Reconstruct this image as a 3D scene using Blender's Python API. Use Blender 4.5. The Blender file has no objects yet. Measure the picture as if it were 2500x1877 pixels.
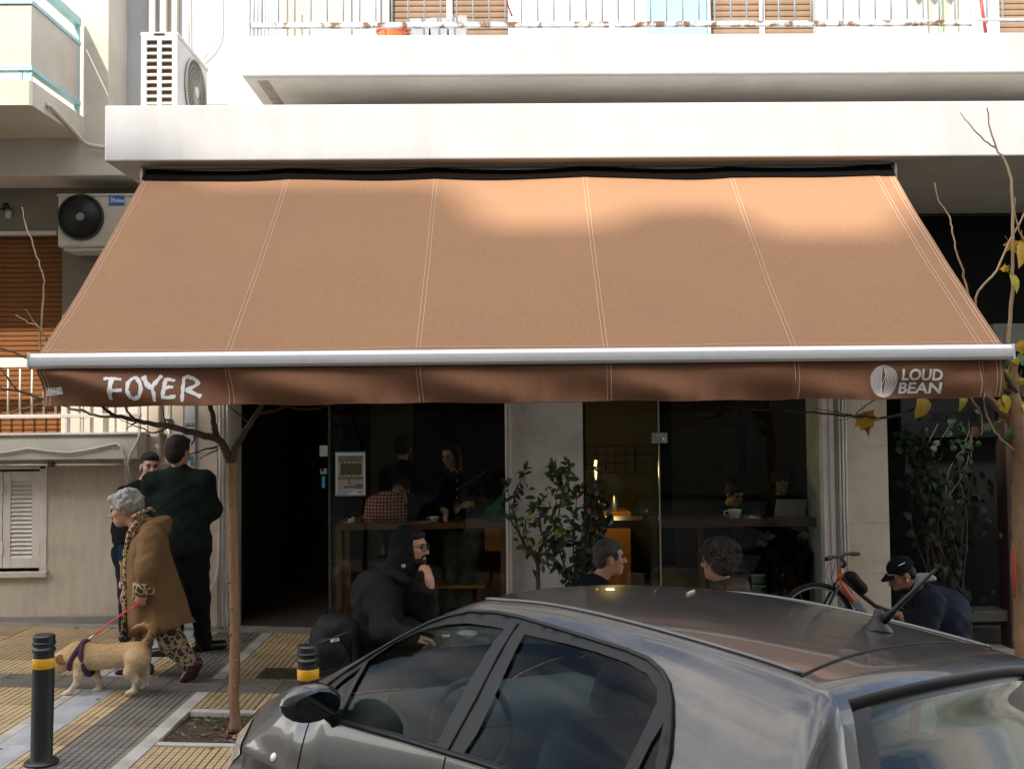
import bpy, bmesh, math, random
import numpy as np
from mathutils import Vector, Matrix, Euler

random.seed(7)
RNG = np.random.default_rng(11)
scene = bpy.context.scene
COL = scene.collection
rad = math.radians

# ------------------------------------------------------------------ camera
F_PX, CAM_H, YAW, PITCH, ROLL = 2430.0, 1.95, rad(0.8), math.atan(92 / 2430), 0.0098
fw = Vector((math.sin(YAW) * math.cos(PITCH), math.cos(YAW) * math.cos(PITCH), math.sin(PITCH)))
r0 = Vector((math.cos(YAW), -math.sin(YAW), 0))
u0 = r0.cross(fw)
up = u0 * math.cos(ROLL) + r0 * math.sin(ROLL)
rt = r0 * math.cos(ROLL) - u0 * math.sin(ROLL)
CAM = Vector((0, 0, CAM_H))
cam_data = bpy.data.cameras.new('camera')
cam = bpy.data.objects.new('camera', cam_data)
COL.objects.link(cam)
cam_data.sensor_width = 36
cam_data.lens = 36 * F_PX / 2500
cam_data.clip_start, cam_data.clip_end = 0.05, 500
m3 = Matrix((rt, up, -fw)).transposed()
cam.matrix_world = Matrix.Translation(CAM) @ m3.to_4x4()
scene.camera = cam

# ------------------------------------------------------------------ sky, sun, exposure
SUN_EL, SUN_AZ = rad(44), rad(28)          # the sun stands behind the camera's left shoulder
sun_from = Vector((-math.sin(SUN_AZ) * math.cos(SUN_EL), -math.cos(SUN_AZ) * math.cos(SUN_EL), math.sin(SUN_EL)))
world = bpy.data.worlds.new('World')
scene.world = world
world.use_nodes = True
wn, wl = world.node_tree.nodes, world.node_tree.links
wn.clear()
sky = wn.new('ShaderNodeTexSky')
sky.sky_type = 'NISHITA'
sky.sun_disc = False
sky.sun_elevation = SUN_EL
sky.sun_rotation = math.atan2(sun_from.x, sun_from.y)
sky.air_density, sky.dust_density, sky.ozone_density = 1.0, 1.2, 1.0
tcw = wn.new('ShaderNodeTexCoord')
mpw = wn.new('ShaderNodeMapping'); mpw.inputs['Scale'].default_value = (1.0, 1.0, 2.6)
nzw = wn.new('ShaderNodeTexNoise'); nzw.inputs['Scale'].default_value = 2.2; nzw.inputs['Detail'].default_value = 7; nzw.inputs['Roughness'].default_value = 0.58
crw = wn.new('ShaderNodeValToRGB')
crw.color_ramp.elements[0].position = 0.43; crw.color_ramp.elements[0].color = (0, 0, 0, 1)
crw.color_ramp.elements[1].position = 0.65; crw.color_ramp.elements[1].color = (1, 1, 1, 1)
mxw = wn.new('ShaderNodeMix'); mxw.data_type = 'RGBA'
mxw.inputs['B'].default_value = (9.3, 8.65, 7.75, 1)
bgw = wn.new('ShaderNodeBackground'); bgw.inputs['Strength'].default_value = 0.15
outw = wn.new('ShaderNodeOutputWorld')
wl.new(tcw.outputs['Generated'], mpw.inputs['Vector']); wl.new(mpw.outputs[0], nzw.inputs['Vector'])
wl.new(nzw.outputs['Fac'], crw.inputs[0]); wl.new(crw.outputs[0], mxw.inputs['Factor'])
wl.new(sky.outputs[0], mxw.inputs['A']); wl.new(mxw.outputs['Result'], bgw.inputs['Color'])
wl.new(bgw.outputs[0], outw.inputs['Surface'])
sun_data = bpy.data.lights.new('sun', 'SUN')
sun_data.energy = 2.0
sun_data.angle = rad(0.9)
sun_data.color = (1.0, 0.93, 0.84)
sun = bpy.data.objects.new('sun', sun_data)
COL.objects.link(sun)
sun.rotation_euler = (-sun_from).to_track_quat('-Z', 'Y').to_euler()
vs = scene.view_settings
vs.view_transform = 'Standard'; vs.look = 'None'; vs.gamma = 1.0; vs.use_curve_mapping = False
vs.exposure = 1.80
try:
    scene.cycles.max_bounces = 8
    scene.cycles.transparent_max_bounces = 16
    scene.cycles.caustics_reflective = False; scene.cycles.caustics_refractive = False
    scene.cycles.use_denoising = True
except Exception:
    pass

# ------------------------------------------------------------------ layout helpers
def ray(x, y):                      # direction through a point of the 2500x1877 photograph
    return fw + rt * ((x - 1250) / F_PX) - up * ((y - 938.5) / F_PX)
def at(x, y, Y):                    # ... met at the depth Y
    d = ray(x, y)
    return CAM + d * (Y / d.y)
SLOPE = 0.038
def gz(X): return -SLOPE * X        # the pavement falls to the right
def ground(x, y, dz=0.0):
    d = ray(x, y)
    return CAM + d * ((dz - CAM.z) / (d.z + SLOPE * d.x))
def zat(y, Y, x=1250): return at(x, y, Y).z
def xat(x, Y, y=938): return at(x, y, Y).x

# ------------------------------------------------------------------ objects
def tag(o, label=None, cat=None, group=None, kind=None):
    if label: o['label'] = label
    if cat: o['category'] = cat
    if group: o['group'] = group
    if kind: o['kind'] = kind
    return o
def thing(name, label, cat, loc=(0, 0, 0), group=None, rot=None):
    o = bpy.data.objects.new(name, None)
    COL.objects.link(o)
    o.empty_display_size = 0.05
    o.location = loc
    if rot is not None: o.rotation_euler = rot
    return tag(o, label, cat, group)
def root_loc(o):
    v = Vector((0, 0, 0))
    while o is not None:
        v += o.location; o = o.parent
    return v
def copy_tree(o, parent=None):
    c = o.copy(); COL.objects.link(c)
    c.parent = parent
    for ch in o.children: copy_tree(ch, c)
    return c

class MB:
    """collects shapes and links them as ONE mesh object"""
    def __init__(s): s.v, s.f, s.mi = [], [], []
    def add(s, vs_, fs_, mi=0):
        k = len(s.v)
        s.v += [tuple(p) for p in vs_]
        for f in fs_:
            s.f.append(tuple(i + k for i in f)); s.mi.append(mi)
        return s
    def box(s, a, b, mi=0, rot=None, bev=0.0):
        x0, y0, z0 = [min(p, q) for p, q in zip(a, b)]; x1, y1, z1 = [max(p, q) for p, q in zip(a, b)]
        if bev > 0:
            return s.bbox((x0, y0, z0), (x1, y1, z1), bev, mi, rot)
        v = [Vector(p) for p in ((x0, y0, z0), (x1, y0, z0), (x1, y1, z0), (x0, y1, z0), (x0, y0, z1), (x1, y0, z1), (x1, y1, z1), (x0, y1, z1))]
        if rot is not None:
            c = Vector(((x0 + x1) / 2, (y0 + y1) / 2, (z0 + z1) / 2)); v = [c + rot @ (p - c) for p in v]
        return s.add(v, [(0, 3, 2, 1), (4, 5, 6, 7), (0, 1, 5, 4), (1, 2, 6, 5), (2, 3, 7, 6), (3, 0, 4, 7)], mi)
    def bbox(s, a, b, bev, mi=0, rot=None):
        bm = bmesh.new()
        bmesh.ops.create_cube(bm, size=1)
        sz = [q - p for p, q in zip(a, b)]; c = Vector([(p + q) / 2 for p, q in zip(a, b)])
        for v in bm.verts: v.co = Vector((v.co.x * sz[0], v.co.y * sz[1], v.co.z * sz[2]))
        bmesh.ops.bevel(bm, geom=bm.edges[:], offset=min(bev, min(sz) * 0.45), segments=2, profile=0.5, affect='EDGES')
        bm.verts.index_update()
        vv = [c + (rot @ v.co if rot is not None else v.co) for v in bm.verts]
        ff = [[v.index for v in f.verts] for f in bm.faces]
        bm.free()
        return s.add(vv, ff, mi)
    def tube(s, pts, r, n=8, mi=0, cap=True, sq=1.0):
        pts = [Vector(p) for p in pts]
        if not hasattr(r, '__len__'): r = [r] * len(pts)
        rings = []
        t0 = (pts[1] - pts[0]).normalized()
        ref = Vector((0, 0, 1)) if abs(t0.z) < 0.9 else Vector((1, 0, 0))
        nx = t0.cross(ref).normalized()
        for i, p in enumerate(pts):
            if i == 0: t = pts[1] - pts[0]
            elif i == len(pts) - 1: t = pts[-1] - pts[-2]
            else: t = (pts[i + 1] - p).normalized() + (p - pts[i - 1]).normalized()
            if t.length < 1e-9: t = t0
            t = t.normalized()
            nx = (nx - t * nx.dot(t))
            nx = nx.normalized() if nx.length > 1e-6 else t.orthogonal().normalized()
            ny = t.cross(nx)
            rings.append([p + (nx * math.cos(2 * math.pi * k / n) + ny * math.sin(2 * math.pi * k / n) * sq) * r[i] for k in range(n)])
        v = [q for rg in rings for q in rg]
        f = [(i * n + k, i * n + (k + 1) % n, (i + 1) * n + (k + 1) % n, (i + 1) * n + k) for i in range(len(pts) - 1) for k in range(n)]
        if cap:
            f.append(tuple(range(n - 1, -1, -1))); f.append(tuple((len(pts) - 1) * n + k for k in range(n)))
        return s.add(v, f, mi)
    def lathe(s, prof, c=(0, 0, 0), n=24, mi=0, axis=None):
        """prof: list of (radius, height)"""
        q = axis.to_track_quat('Z', 'Y').to_matrix() if axis is not None else Matrix.Identity(3)
        c = Vector(c); v = []; f = []
        for (r, h) in prof:
            for k in range(n):
                v.append(c + q @ Vector((r * math.cos(2 * math.pi * k / n), r * math.sin(2 * math.pi * k / n), h)))
        for i in range(len(prof) - 1):
            for k in range(n):
                f.append((i * n + k, i * n + (k + 1) % n, (i + 1) * n + (k + 1) % n, (i + 1) * n + k))
        if prof[0][0] > 1e-5: f.append(tuple(range(n - 1, -1, -1)))
        if prof[-1][0] > 1e-5: f.append(tuple((len(prof) - 1) * n + k for k in range(n)))
        return s.add(v, f, mi)
    def ball(s, c, r, mi=0, n=12, m=8):
        if not hasattr(r, '__len__'): r = (r, r, r)
        v = []; f = []
        for i in range(m + 1):
            th = math.pi * i / m
            for k in range(n):
                ph = 2 * math.pi * k / n
                v.append((c[0] + r[0] * math.sin(th) * math.cos(ph), c[1] + r[1] * math.sin(th) * math.sin(ph), c[2] - r[2] * math.cos(th)))
        for i in range(m):
            for k in range(n):
                f.append((i * n + k, i * n + (k + 1) % n, (i + 1) * n + (k + 1) % n, (i + 1) * n + k))
        return s.add(v, f, mi)
    def prism(s, poly, y0, y1, mi=0):
        """poly in x,z; extruded along y"""
        n = len(poly)
        v = [(p[0], y0, p[1]) for p in poly] + [(p[0], y1, p[1]) for p in poly]
        f = [tuple(range(n)), tuple(range(2 * n - 1, n - 1, -1))] + [(k, k + n, (k + 1) % n + n, (k + 1) % n) for k in range(n)]
        return s.add(v, f, mi)
    def grid(s, P, mi=0, flip=False):
        """P: array nu x nv of points"""
        nu, nv = len(P), len(P[0])
        v = [p for row in P for p in row]
        f = []
        for i in range(nu - 1):
            for j in range(nv - 1):
                q = (i * nv + j, i * nv + j + 1, (i + 1) * nv + j + 1, (i + 1) * nv + j)
                f.append(q[::-1] if flip else q)
        return s.add(v, f, mi)
    def mesh(s, name, mats, smooth=False):
        me = bpy.data.meshes.new(name)
        me.from_pydata(s.v, [], s.f)
        for m in (mats if isinstance(mats, (list, tuple)) else [mats]): me.materials.append(m)
        if any(s.mi): me.polygons.foreach_set('material_index', s.mi)
        if smooth: me.polygons.foreach_set('use_smooth', [True] * len(s.f))
        me.update()
        return me
    def build(s, name, mats, parent=None, smooth=False, local=False, fix=False, sharp=None):
        if parent is not None and not local:
            o_ = root_loc(parent); s.v = [(p[0] - o_.x, p[1] - o_.y, p[2] - o_.z) for p in s.v]
        me = s.mesh(name, mats, smooth)
        if fix:
            bm = bmesh.new(); bm.from_mesh(me); bmesh.ops.recalc_face_normals(bm, faces=bm.faces[:]); bm.to_mesh(me); bm.free()
        if sharp is not None and smooth:
            me.set_sharp_from_angle(angle=rad(sharp))
        return link(name, me, parent)
def link(name, me, parent=None, loc=None):
    o = bpy.data.objects.new(name, me)
    COL.objects.link(o)
    if parent is not None: o.parent = parent
    if loc is not None: o.location = loc
    return o

# ------------------------------------------------------------------ materials
def _val(n, k, v):
    if k in n.inputs: n.inputs[k].default_value = v
def mat(name, col, rough=0.7, col2=None, scale=6.0, detail=5.0, mix=0.5, bump=0.0, bscale=None, metal=0.0, spec=None, stretch=None,
        coat=0.0, emit=None, sheen=0.0, contrast=1.0, sub=0.0, dirt=None, dscale=1.5, rvar=0.0, coord='Object', dstretch=None):
    m = bpy.data.materials.new(name); m.use_nodes = True
    nt = m.node_tree; N, L = nt.nodes, nt.links
    b = N['Principled BSDF']
    b.inputs['Base Color'].default_value = (*col, 1); b.inputs['Roughness'].default_value = rough; b.inputs['Metallic'].default_value = metal
    if spec is not None: _val(b, 'Specular IOR Level', spec)
    if coat: _val(b, 'Coat Weight', coat); _val(b, 'Coat Roughness', 0.03)
    if sheen: _val(b, 'Sheen Weight', sheen); _val(b, 'Sheen Roughness', 0.5)
    if emit: _val(b, 'Emission Color', (*emit[0], 1)); _val(b, 'Emission Strength', emit[1])
    tc = N.new('ShaderNodeTexCoord')
    vec = tc.outputs[coord]
    if stretch is not None:
        mp = N.new('ShaderNodeMapping'); mp.inputs['Scale'].default_value = stretch
        L.new(vec, mp.inputs['Vector']); vec = mp.outputs[0]
    cout = None
    if col2 is not None:
        nz = N.new('ShaderNodeTexNoise'); nz.inputs['Scale'].default_value = scale; nz.inputs['Detail'].default_value = detail; nz.inputs['Roughness'].default_value = 0.6
        L.new(vec, nz.inputs['Vector'])
        rp = N.new('ShaderNodeValToRGB')
        d = 0.18 / contrast
        rp.color_ramp.elements[0].position = mix - d; rp.color_ramp.elements[1].position = mix + d
        rp.color_ramp.elements[0].color = (*col, 1); rp.color_ramp.elements[1].color = (*col2, 1)
        L.new(nz.outputs['Fac'], rp.inputs[0]); cout = rp.outputs[0]
        if rvar:
            mr = N.new('ShaderNodeMapRange'); mr.inputs['To Min'].default_value = rough - rvar; mr.inputs['To Max'].default_value = rough + rvar
            L.new(nz.outputs['Fac'], mr.inputs['Value']); L.new(mr.outputs[0], b.inputs['Roughness'])
    if dirt is not None:
        n2 = N.new('ShaderNodeTexNoise'); n2.inputs['Scale'].default_value = dscale; n2.inputs['Detail'].default_value = 8; n2.inputs['Roughness'].default_value = 0.65
        v2 = tc.outputs[coord]
        if dstretch is not None:
            mp2 = N.new('ShaderNodeMapping'); mp2.inputs['Scale'].default_value = dstretch; L.new(v2, mp2.inputs['Vector']); v2 = mp2.outputs[0]
        L.new(v2, n2.inputs['Vector'])
        r2 = N.new('ShaderNodeValToRGB'); r2.color_ramp.elements[0].position = 0.5; r2.color_ramp.elements[1].position = 0.78
        r2.color_ramp.elements[0].color = (0, 0, 0, 1); r2.color_ramp.elements[1].color = (0.75, 0.75, 0.75, 1)
        L.new(n2.outputs['Fac'], r2.inputs[0])
        mx = N.new('ShaderNodeMix'); mx.data_type = 'RGBA'
        mx.inputs['A'].default_value = (*col, 1); mx.inputs['B'].default_value = (*dirt, 1)
        L.new(r2.outputs[0], mx.inputs['Factor'])
        if cout is not None: L.new(cout, mx.inputs['A'])
        cout = mx.outputs['Result']
    if cout is not None: L.new(cout, b.inputs['Base Color'])
    if bump:
        nb = N.new('ShaderNodeTexNoise'); nb.inputs['Scale'].default_value = bscale or scale * 4; nb.inputs['Detail'].default_value = 4
        L.new(vec, nb.inputs['Vector'])
        bp = N.new('ShaderNodeBump'); bp.inputs['Strength'].default_value = bump; bp.inputs['Distance'].default_value = 0.01
        L.new(nb.outputs['Fac'], bp.inputs['Height']); L.new(bp.outputs[0], b.inputs['Normal'])
    return m
def glass_mat(name, tint=(0.9, 0.95, 0.93), refl=1.0, rough=0.0, ior=1.5):
    m = bpy.data.materials.new(name); m.use_nodes = True
    N, L = m.node_tree.nodes, m.node_tree.links
    N.clear()
    o = N.new('ShaderNodeOutputMaterial'); mx = N.new('ShaderNodeMixShader')
    t = N.new('ShaderNodeBsdfTransparent'); t.inputs[0].default_value = (*tint, 1)
    g = N.new('ShaderNodeBsdfGlossy'); g.inputs['Roughness'].default_value = rough; g.inputs[0].default_value = (refl, refl, refl, 1)
    fr = N.new('ShaderNodeFresnel'); fr.inputs['IOR'].default_value = ior
    ge = N.new('ShaderNodeNewGeometry'); su = N.new('ShaderNodeMath'); su.operation = 'SUBTRACT'; su.inputs[0].default_value = 1.0
    mu = N.new('ShaderNodeMath'); mu.operation = 'MULTIPLY'
    L.new(ge.outputs['Backfacing'], su.inputs[1]); L.new(su.outputs[0], mu.inputs[0]); L.new(fr.outputs[0], mu.inputs[1])
    L.new(mu.outputs[0], mx.inputs[0]); L.new(t.outputs[0], mx.inputs[1]); L.new(g.outputs[0], mx.inputs[2]); L.new(mx.outputs[0], o.inputs[0])
    return m
def text_mesh(body, size, name='lettering', bold=0.0, shear=0.0, spacing=1.0, depth=0.0006, align='CENTER'):
    cu = bpy.data.curves.new(name, 'FONT')
    cu.body = body; cu.size = size; cu.align_x = align; cu.align_y = 'CENTER'; cu.extrude = depth; cu.offset = bold; cu.shear = shear; cu.space_character = spacing
    cu.resolution_u = 4
    o = bpy.data.objects.new(name, cu); COL.objects.link(o)
    dg = bpy.context.evaluated_depsgraph_get()
    me = bpy.data.meshes.new_from_object(o.evaluated_get(dg))
    bpy.data.objects.remove(o); bpy.data.curves.remove(cu)
    me.name = name
    return me
# ================================================================== MATERIALS OF THE PLACE
def tile_mat(name, col, col2, grey):
    """glazed cement tile: tint varies from tile to tile, fine cross grooves across the ridges"""
    m = mat(name, col, 0.75, col2, scale=7, detail=8, mix=0.5, bump=0.25, bscale=60, dirt=grey, dscale=2.2, contrast=0.6, coord='Object')
    N, L = m.node_tree.nodes, m.node_tree.links
    b = N['Principled BSDF']
    src = b.inputs['Base Color'].links[0].from_socket
    oi = N.new('ShaderNodeObjectInfo'); mr = N.new('ShaderNodeMapRange'); mr.inputs['To Min'].default_value = 0.72; mr.inputs['To Max'].default_value = 1.12
    L.new(oi.outputs['Random'], mr.inputs['Value'])
    # cross grooves
    tc = N.new('ShaderNodeTexCoord'); sx = N.new('ShaderNodeSeparateXYZ'); L.new(tc.outputs['Object'], sx.inputs[0])
    mm = N.new('ShaderNodeMath'); mm.operation = 'MULTIPLY'; mm.inputs[1].default_value = 1 / 0.0495
    fr = N.new('ShaderNodeMath'); fr.operation = 'FRACT'; ad = N.new('ShaderNodeMath'); ad.operation = 'ADD'; ad.inputs[1].default_value = 10.5
    L.new(sx.outputs['Y'], mm.inputs[0]); L.new(mm.outputs[0], ad.inputs[0]); L.new(ad.outputs[0], fr.inputs[0])
    gt = N.new('ShaderNodeMath'); gt.operation = 'GREATER_THAN'; gt.inputs[1].default_value = 0.12; L.new(fr.outputs[0], gt.inputs[0])
    m2 = N.new('ShaderNodeMapRange'); m2.inputs['To Min'].default_value = 0.45; m2.inputs['To Max'].default_value = 1.0; L.new(gt.outputs[0], m2.inputs['Value'])
    mu = N.new('ShaderNodeMath'); mu.operation = 'MULTIPLY'; L.new(mr.outputs[0], mu.inputs[0]); L.new(m2.outputs[0], mu.inputs[1])
    vm = N.new('ShaderNodeVectorMath'); vm.operation = 'SCALE'; L.new(src, vm.inputs[0]); L.new(mu.outputs[0], vm.inputs['Scale']); L.new(vm.outputs[0], b.inputs['Base Color'])
    return m
M_YEL = tile_mat('yellow_tile', (0.53, 0.39, 0.215), (0.43, 0.315, 0.17), (0.24, 0.18, 0.11))
M_GRT = tile_mat('grey_tile', (0.215, 0.19, 0.16), (0.165, 0.145, 0.12), (0.10, 0.09, 0.08))
M_GROOVE = mat('groove_dirt', (0.045, 0.038, 0.03), 0.95)
M_MARBLE = mat('white_marble', (0.52, 0.49, 0.44), 0.6, (0.40, 0.37, 0.33), scale=5, detail=9, bump=0.15, bscale=40, dirt=(0.25, 0.21, 0.17), dscale=3)
M_BLUEM = mat('blue_marble', (0.46, 0.48, 0.50), 0.5, (0.34, 0.35, 0.36), scale=3, detail=9, stretch=(6, 1, 1), bump=0.1, bscale=30, dirt=(0.25, 0.24, 0.22), dscale=2)
M_ASPH = mat('asphalt', (0.05, 0.05, 0.05), 0.9, (0.07, 0.068, 0.065), scale=60, bump=0.5, bscale=200)
M_CEM = mat('cement', (0.30, 0.27, 0.23), 0.9, (0.22, 0.20, 0.17), scale=9, bump=0.3, bscale=70, dirt=(0.12, 0.10, 0.08))
M_SOIL = mat('soil', (0.035, 0.024, 0.016), 0.95, (0.075, 0.05, 0.03), scale=30, bump=0.8, bscale=80)
M_STONEK = mat('kerb_stone', (0.36, 0.34, 0.31), 0.8, (0.27, 0.25, 0.23), scale=8, bump=0.3, bscale=60)
M_WHITE = mat('white_render', (0.51, 0.515, 0.52), 0.9, (0.465, 0.47, 0.475), scale=2.5, bump=0.25, bscale=120, dirt=(0.39, 0.38, 0.36), dscale=0.8, dstretch=(2.2, 2.2, .5))
M_CREAM = mat('cream_render', (0.61, 0.565, 0.485), 0.9, (0.54, 0.495, 0.42), scale=2, bump=0.35, bscale=140, dirt=(0.42, 0.36, 0.28), dscale=1.1)
M_SOFFIT = mat('soffit_render', (0.55, 0.51, 0.44), 0.9, (0.46, 0.42, 0.36), scale=2, bump=0.2, bscale=80)
def streaked_wall():
    m = mat('stucco_wall', (0.62, 0.54, 0.43), 0.92, (0.51, 0.44, 0.345), scale=3.0, detail=9, stretch=(5, 5, 0.8), bump=1.0, bscale=34, dirt=(0.30, 0.24, 0.18), dscale=1.6)
    return m
M_STUCCO = streaked_wall()
M_MARBP = mat('stained_marble', (0.60, 0.52, 0.42), 0.6, (0.52, 0.44, 0.34), scale=3, detail=8, bump=0.1, bscale=30, dirt=(0.36, 0.23, 0.12), dscale=2.6)
M_COLW = mat('painted_column', (0.74, 0.69, 0.64), 0.8, (0.68, 0.63, 0.585), scale=3, bump=0.2, bscale=90, dirt=(0.38, 0.33, 0.29), dscale=1.5)
M_PVC = mat('white_pvc', (0.66, 0.63, 0.57), 0.5, (0.56, 0.53, 0.48), scale=3, bump=0.05)
M_ALU = mat('painted_aluminium', (0.72, 0.73, 0.73), 0.35, (0.64, 0.65, 0.66), scale=4, metal=0.1)
M_BLUEW = mat('pale_blue_paint', (0.60, 0.70, 0.74), 0.5, (0.52, 0.62, 0.66), scale=8, dirt=(0.34, 0.25, 0.17), dscale=5)
M_RAILB = mat('turquoise_paint', (0.30, 0.56, 0.60), 0.5, (0.36, 0.60, 0.63), scale=6, dirt=(0.3, 0.28, 0.22), dscale=5)
M_RUST = mat('rusted_paint', (0.58, 0.64, 0.66), 0.6, (0.16, 0.075, 0.03), scale=9, detail=8, mix=0.53, contrast=3.5, bump=0.5, bscale=60)
M_BRSLAT = mat('brown_shutter', (0.25, 0.105, 0.038), 0.85, (0.20, 0.082, 0.03), scale=6, stretch=(1, 6, 6), spec=.15)
M_TANSLAT = mat('tan_shutter', (0.30, 0.20, 0.125), 0.85, (0.24, 0.155, 0.095), scale=6)
M_LOUV = mat('cream_louvre', (0.70, 0.65, 0.58), 0.55, (0.63, 0.58, 0.51), scale=5, dirt=(0.36, 0.31, 0.25), dscale=4)
M_BLACK = mat('black_plastic', (0.018, 0.018, 0.018), 0.5)
M_DKMET = mat('dark_metal', (0.03, 0.03, 0.03), 0.4, metal=0.6)
M_STEEL = mat('brushed_steel', (0.55, 0.53, 0.50), 0.3, metal=0.9)
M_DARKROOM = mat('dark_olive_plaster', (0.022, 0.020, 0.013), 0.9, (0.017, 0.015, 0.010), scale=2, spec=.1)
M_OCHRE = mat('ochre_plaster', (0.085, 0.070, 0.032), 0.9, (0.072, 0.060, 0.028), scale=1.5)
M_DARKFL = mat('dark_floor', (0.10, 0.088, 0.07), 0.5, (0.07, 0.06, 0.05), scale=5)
M_WOODD = mat('brown_wood', (0.20, 0.075, 0.028), 0.45, (0.13, 0.05, 0.018), scale=5, stretch=(1.5, 8, 8), bump=0.1)
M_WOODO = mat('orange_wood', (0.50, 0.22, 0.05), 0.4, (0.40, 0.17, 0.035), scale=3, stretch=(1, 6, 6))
M_WOODT = mat('table_wood', (0.36, 0.24, 0.10), 0.5, (0.26, 0.165, 0.065), scale=4, stretch=(1, 9, 9), bump=0.1)
M_GLASS = glass_mat('shop_glass', (0.84, 0.90, 0.86), 0.85)
M_OPP = mat('opposite_render', (0.56, 0.525, 0.475), 0.9, (0.49, 0.46, 0.415), scale=1)

# ================================================================== GROUND
def sheet(name, x0, x1, y0, y1, dz, m, nx=2):
    b = MB(); xs = np.linspace(x0, x1, nx)
    b.grid([[(x, y0, gz(x) + dz), (x, y1, gz(x) + dz)] for x in xs], flip=True)
    o = b.build(name, m); tag(o, kind='structure'); return o
KERB_Y = 5.10
sheet('road', -60, 60, -60, KERB_Y - 0.12, -0.135, M_ASPH)
sheet('terrain', -80, 80, -80, 80, -0.30, M_CEM)
pavement = sheet('pavement', -30, 30, KERB_Y, 9.6, -0.044, M_CEM)
tag(pavement, 'pavement of yellow and grey ribbed tiles with white marble strips')
TILT = Euler((0, math.atan(SLOPE), 0))
def tile_mesh(w, l, nr, along='y', seed=0):
    b = MB(); g = 0.0075
    def bx(a, c, mi): b.box(a, c, mi)
    b.box((-w / 2, -l / 2, -0.035), (w / 2, l / 2, -0.008), 1)
    rr = random.Random(seed)
    if along == 'y':
        p = w / nr
        for i in range(nr):
            x = -w / 2 + i * p
            b.box((x + g / 2, -l / 2 + 0.002, -0.007), (x + p - g / 2, l / 2 - 0.002, rr.uniform(-0.0008, 0.0008)), 0)
    else:
        p = l / nr
        for i in range(nr):
            y = -l / 2 + i * p
            b.box((-w / 2 + 0.002, y + g / 2, -0.007), (w / 2 - 0.002, y + p - g / 2, rr.uniform(-0.0008, 0.0008)), 0)
    return b
_tm = {}
def put_tile(kind, cx, cy, w, l, nr, m, along='y'):
    k = (kind, round(w, 3), round(l, 3), along, random.randrange(2))
    if k not in _tm: _tm[k] = tile_mesh(w - 0.003, l - 0.003, nr, along, len(_tm)).mesh('tile', [m, M_GROOVE])
    o = link('tile', _tm[k], pavement, (cx, cy, gz(cx) + random.uniform(-0.0015, 0.0015)))
    o.rotation_euler = (random.uniform(-.002, .002), TILT.y + random.uniform(-.002, .002), random.uniform(-.004, .004))
def put_slab(cx, cy, w, l, m, name='marble_strip'):
    b = MB().bbox((-w / 2 + .0015, -l / 2 + .002, -0.035), (w / 2 - .0015, l / 2 - .002, 0.0), 0.003)
    o = b.build(name, m, pavement, local=True); o.location = (cx, cy, gz(cx) + random.uniform(-.001, .002)); o.rotation_euler = (0, TILT.y, random.uniform(-.003, .003))
YN = [7.10 - 0.4 * i for i in range(6)]          # near rows, towards the kerb
YF = [7.47 + 0.4 * i for i in range(5)]          # far rows, towards the facade
PIT = (-2.04, -1.30, 6.02, 6.62)
def field(x0, w, m, kind, nr, near=True, far=True, skip=None):
    for rows, on in ((YN, near), (YF, far)):
        if not on: continue
        for a, c in zip(rows[:-1], rows[1:]):
            y0, y1 = min(a, c), max(a, c)
            if skip and skip(x0, x0 + w, y0, y1): continue
            put_tile(kind, x0 + w / 2, (y0 + y1) / 2, w, 0.4, nr, m)
for i in range(6): field(-3.40 - 0.4 * i, 0.4, M_YEL, 'yel', 9)
field(-2.70, 0.17, M_YEL, 'yelh', 4)
field(-2.53, 0.40, M_GRT, 'gry', 9)
pit_skip = lambda x0, x1, y0, y1: x0 < PIT[1] + .02 and y0 < 6.68 and y1 > 5.93
for i in range(12):
    x0 = -2.04 + 0.4 * i
    field(x0, 0.4, M_YEL if i % 4 < 3 else M_GRT, 'yel' if i % 4 < 3 else 'gry', 9, skip=pit_skip)
for x in (-2.04, -1.64):                               # the cut row on the road side of the pit
    put_tile('yel', x + .2, 5.75, .4, .38, 9, M_YEL)
for i in range(22): put_tile('band', -5.8 + 0.4 * i, 7.285, 0.4, 0.365, 8, M_GRT, 'x')
for ys in (YN, YF):
    for a, c in zip(ys[:-1], ys[1:]):
        y = (a + c) / 2
        put_slab(-2.09, y, .095, .4, M_MARBLE); put_slab(-2.96, y, .078, .4, M_MARBLE); put_slab(-2.81, y, .217, .4, M_BLUEM)
put_slab((PIT[0] + PIT[1]) / 2, 6.66, PIT[1] - PIT[0], .075, M_MARBLE, 'pit_border')
put_slab((PIT[0] + PIT[1]) / 2, 5.985, PIT[1] - PIT[0], .06, M_MARBLE, 'pit_border')
put_slab(PIT[1] + .04, 6.32, .08, .68, M_MARBLE, 'pit_border')
b = MB()
for x0, x1, y0, y1 in ((-6, 3, 9.07, 9.36),):
    b.grid([[(x, y0, gz(x) - .004), (x, y1, gz(x) - .004)] for x in (x0, x1)], flip=True)
b.build('cement_edge', M_CEM, pavement)
for i in range(14):                                     # kerb stones
    x = -5.6 + i * 0.8
    bb = MB().bbox((-.395, -.06, -.25), (.395, .06, .004), 0.012)
    o = bb.build('kerb_stone', M_STONEK, pavement, local=True); o.location = (x, KERB_Y - .06, gz(x)); o.rotation_euler = TILT
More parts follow.
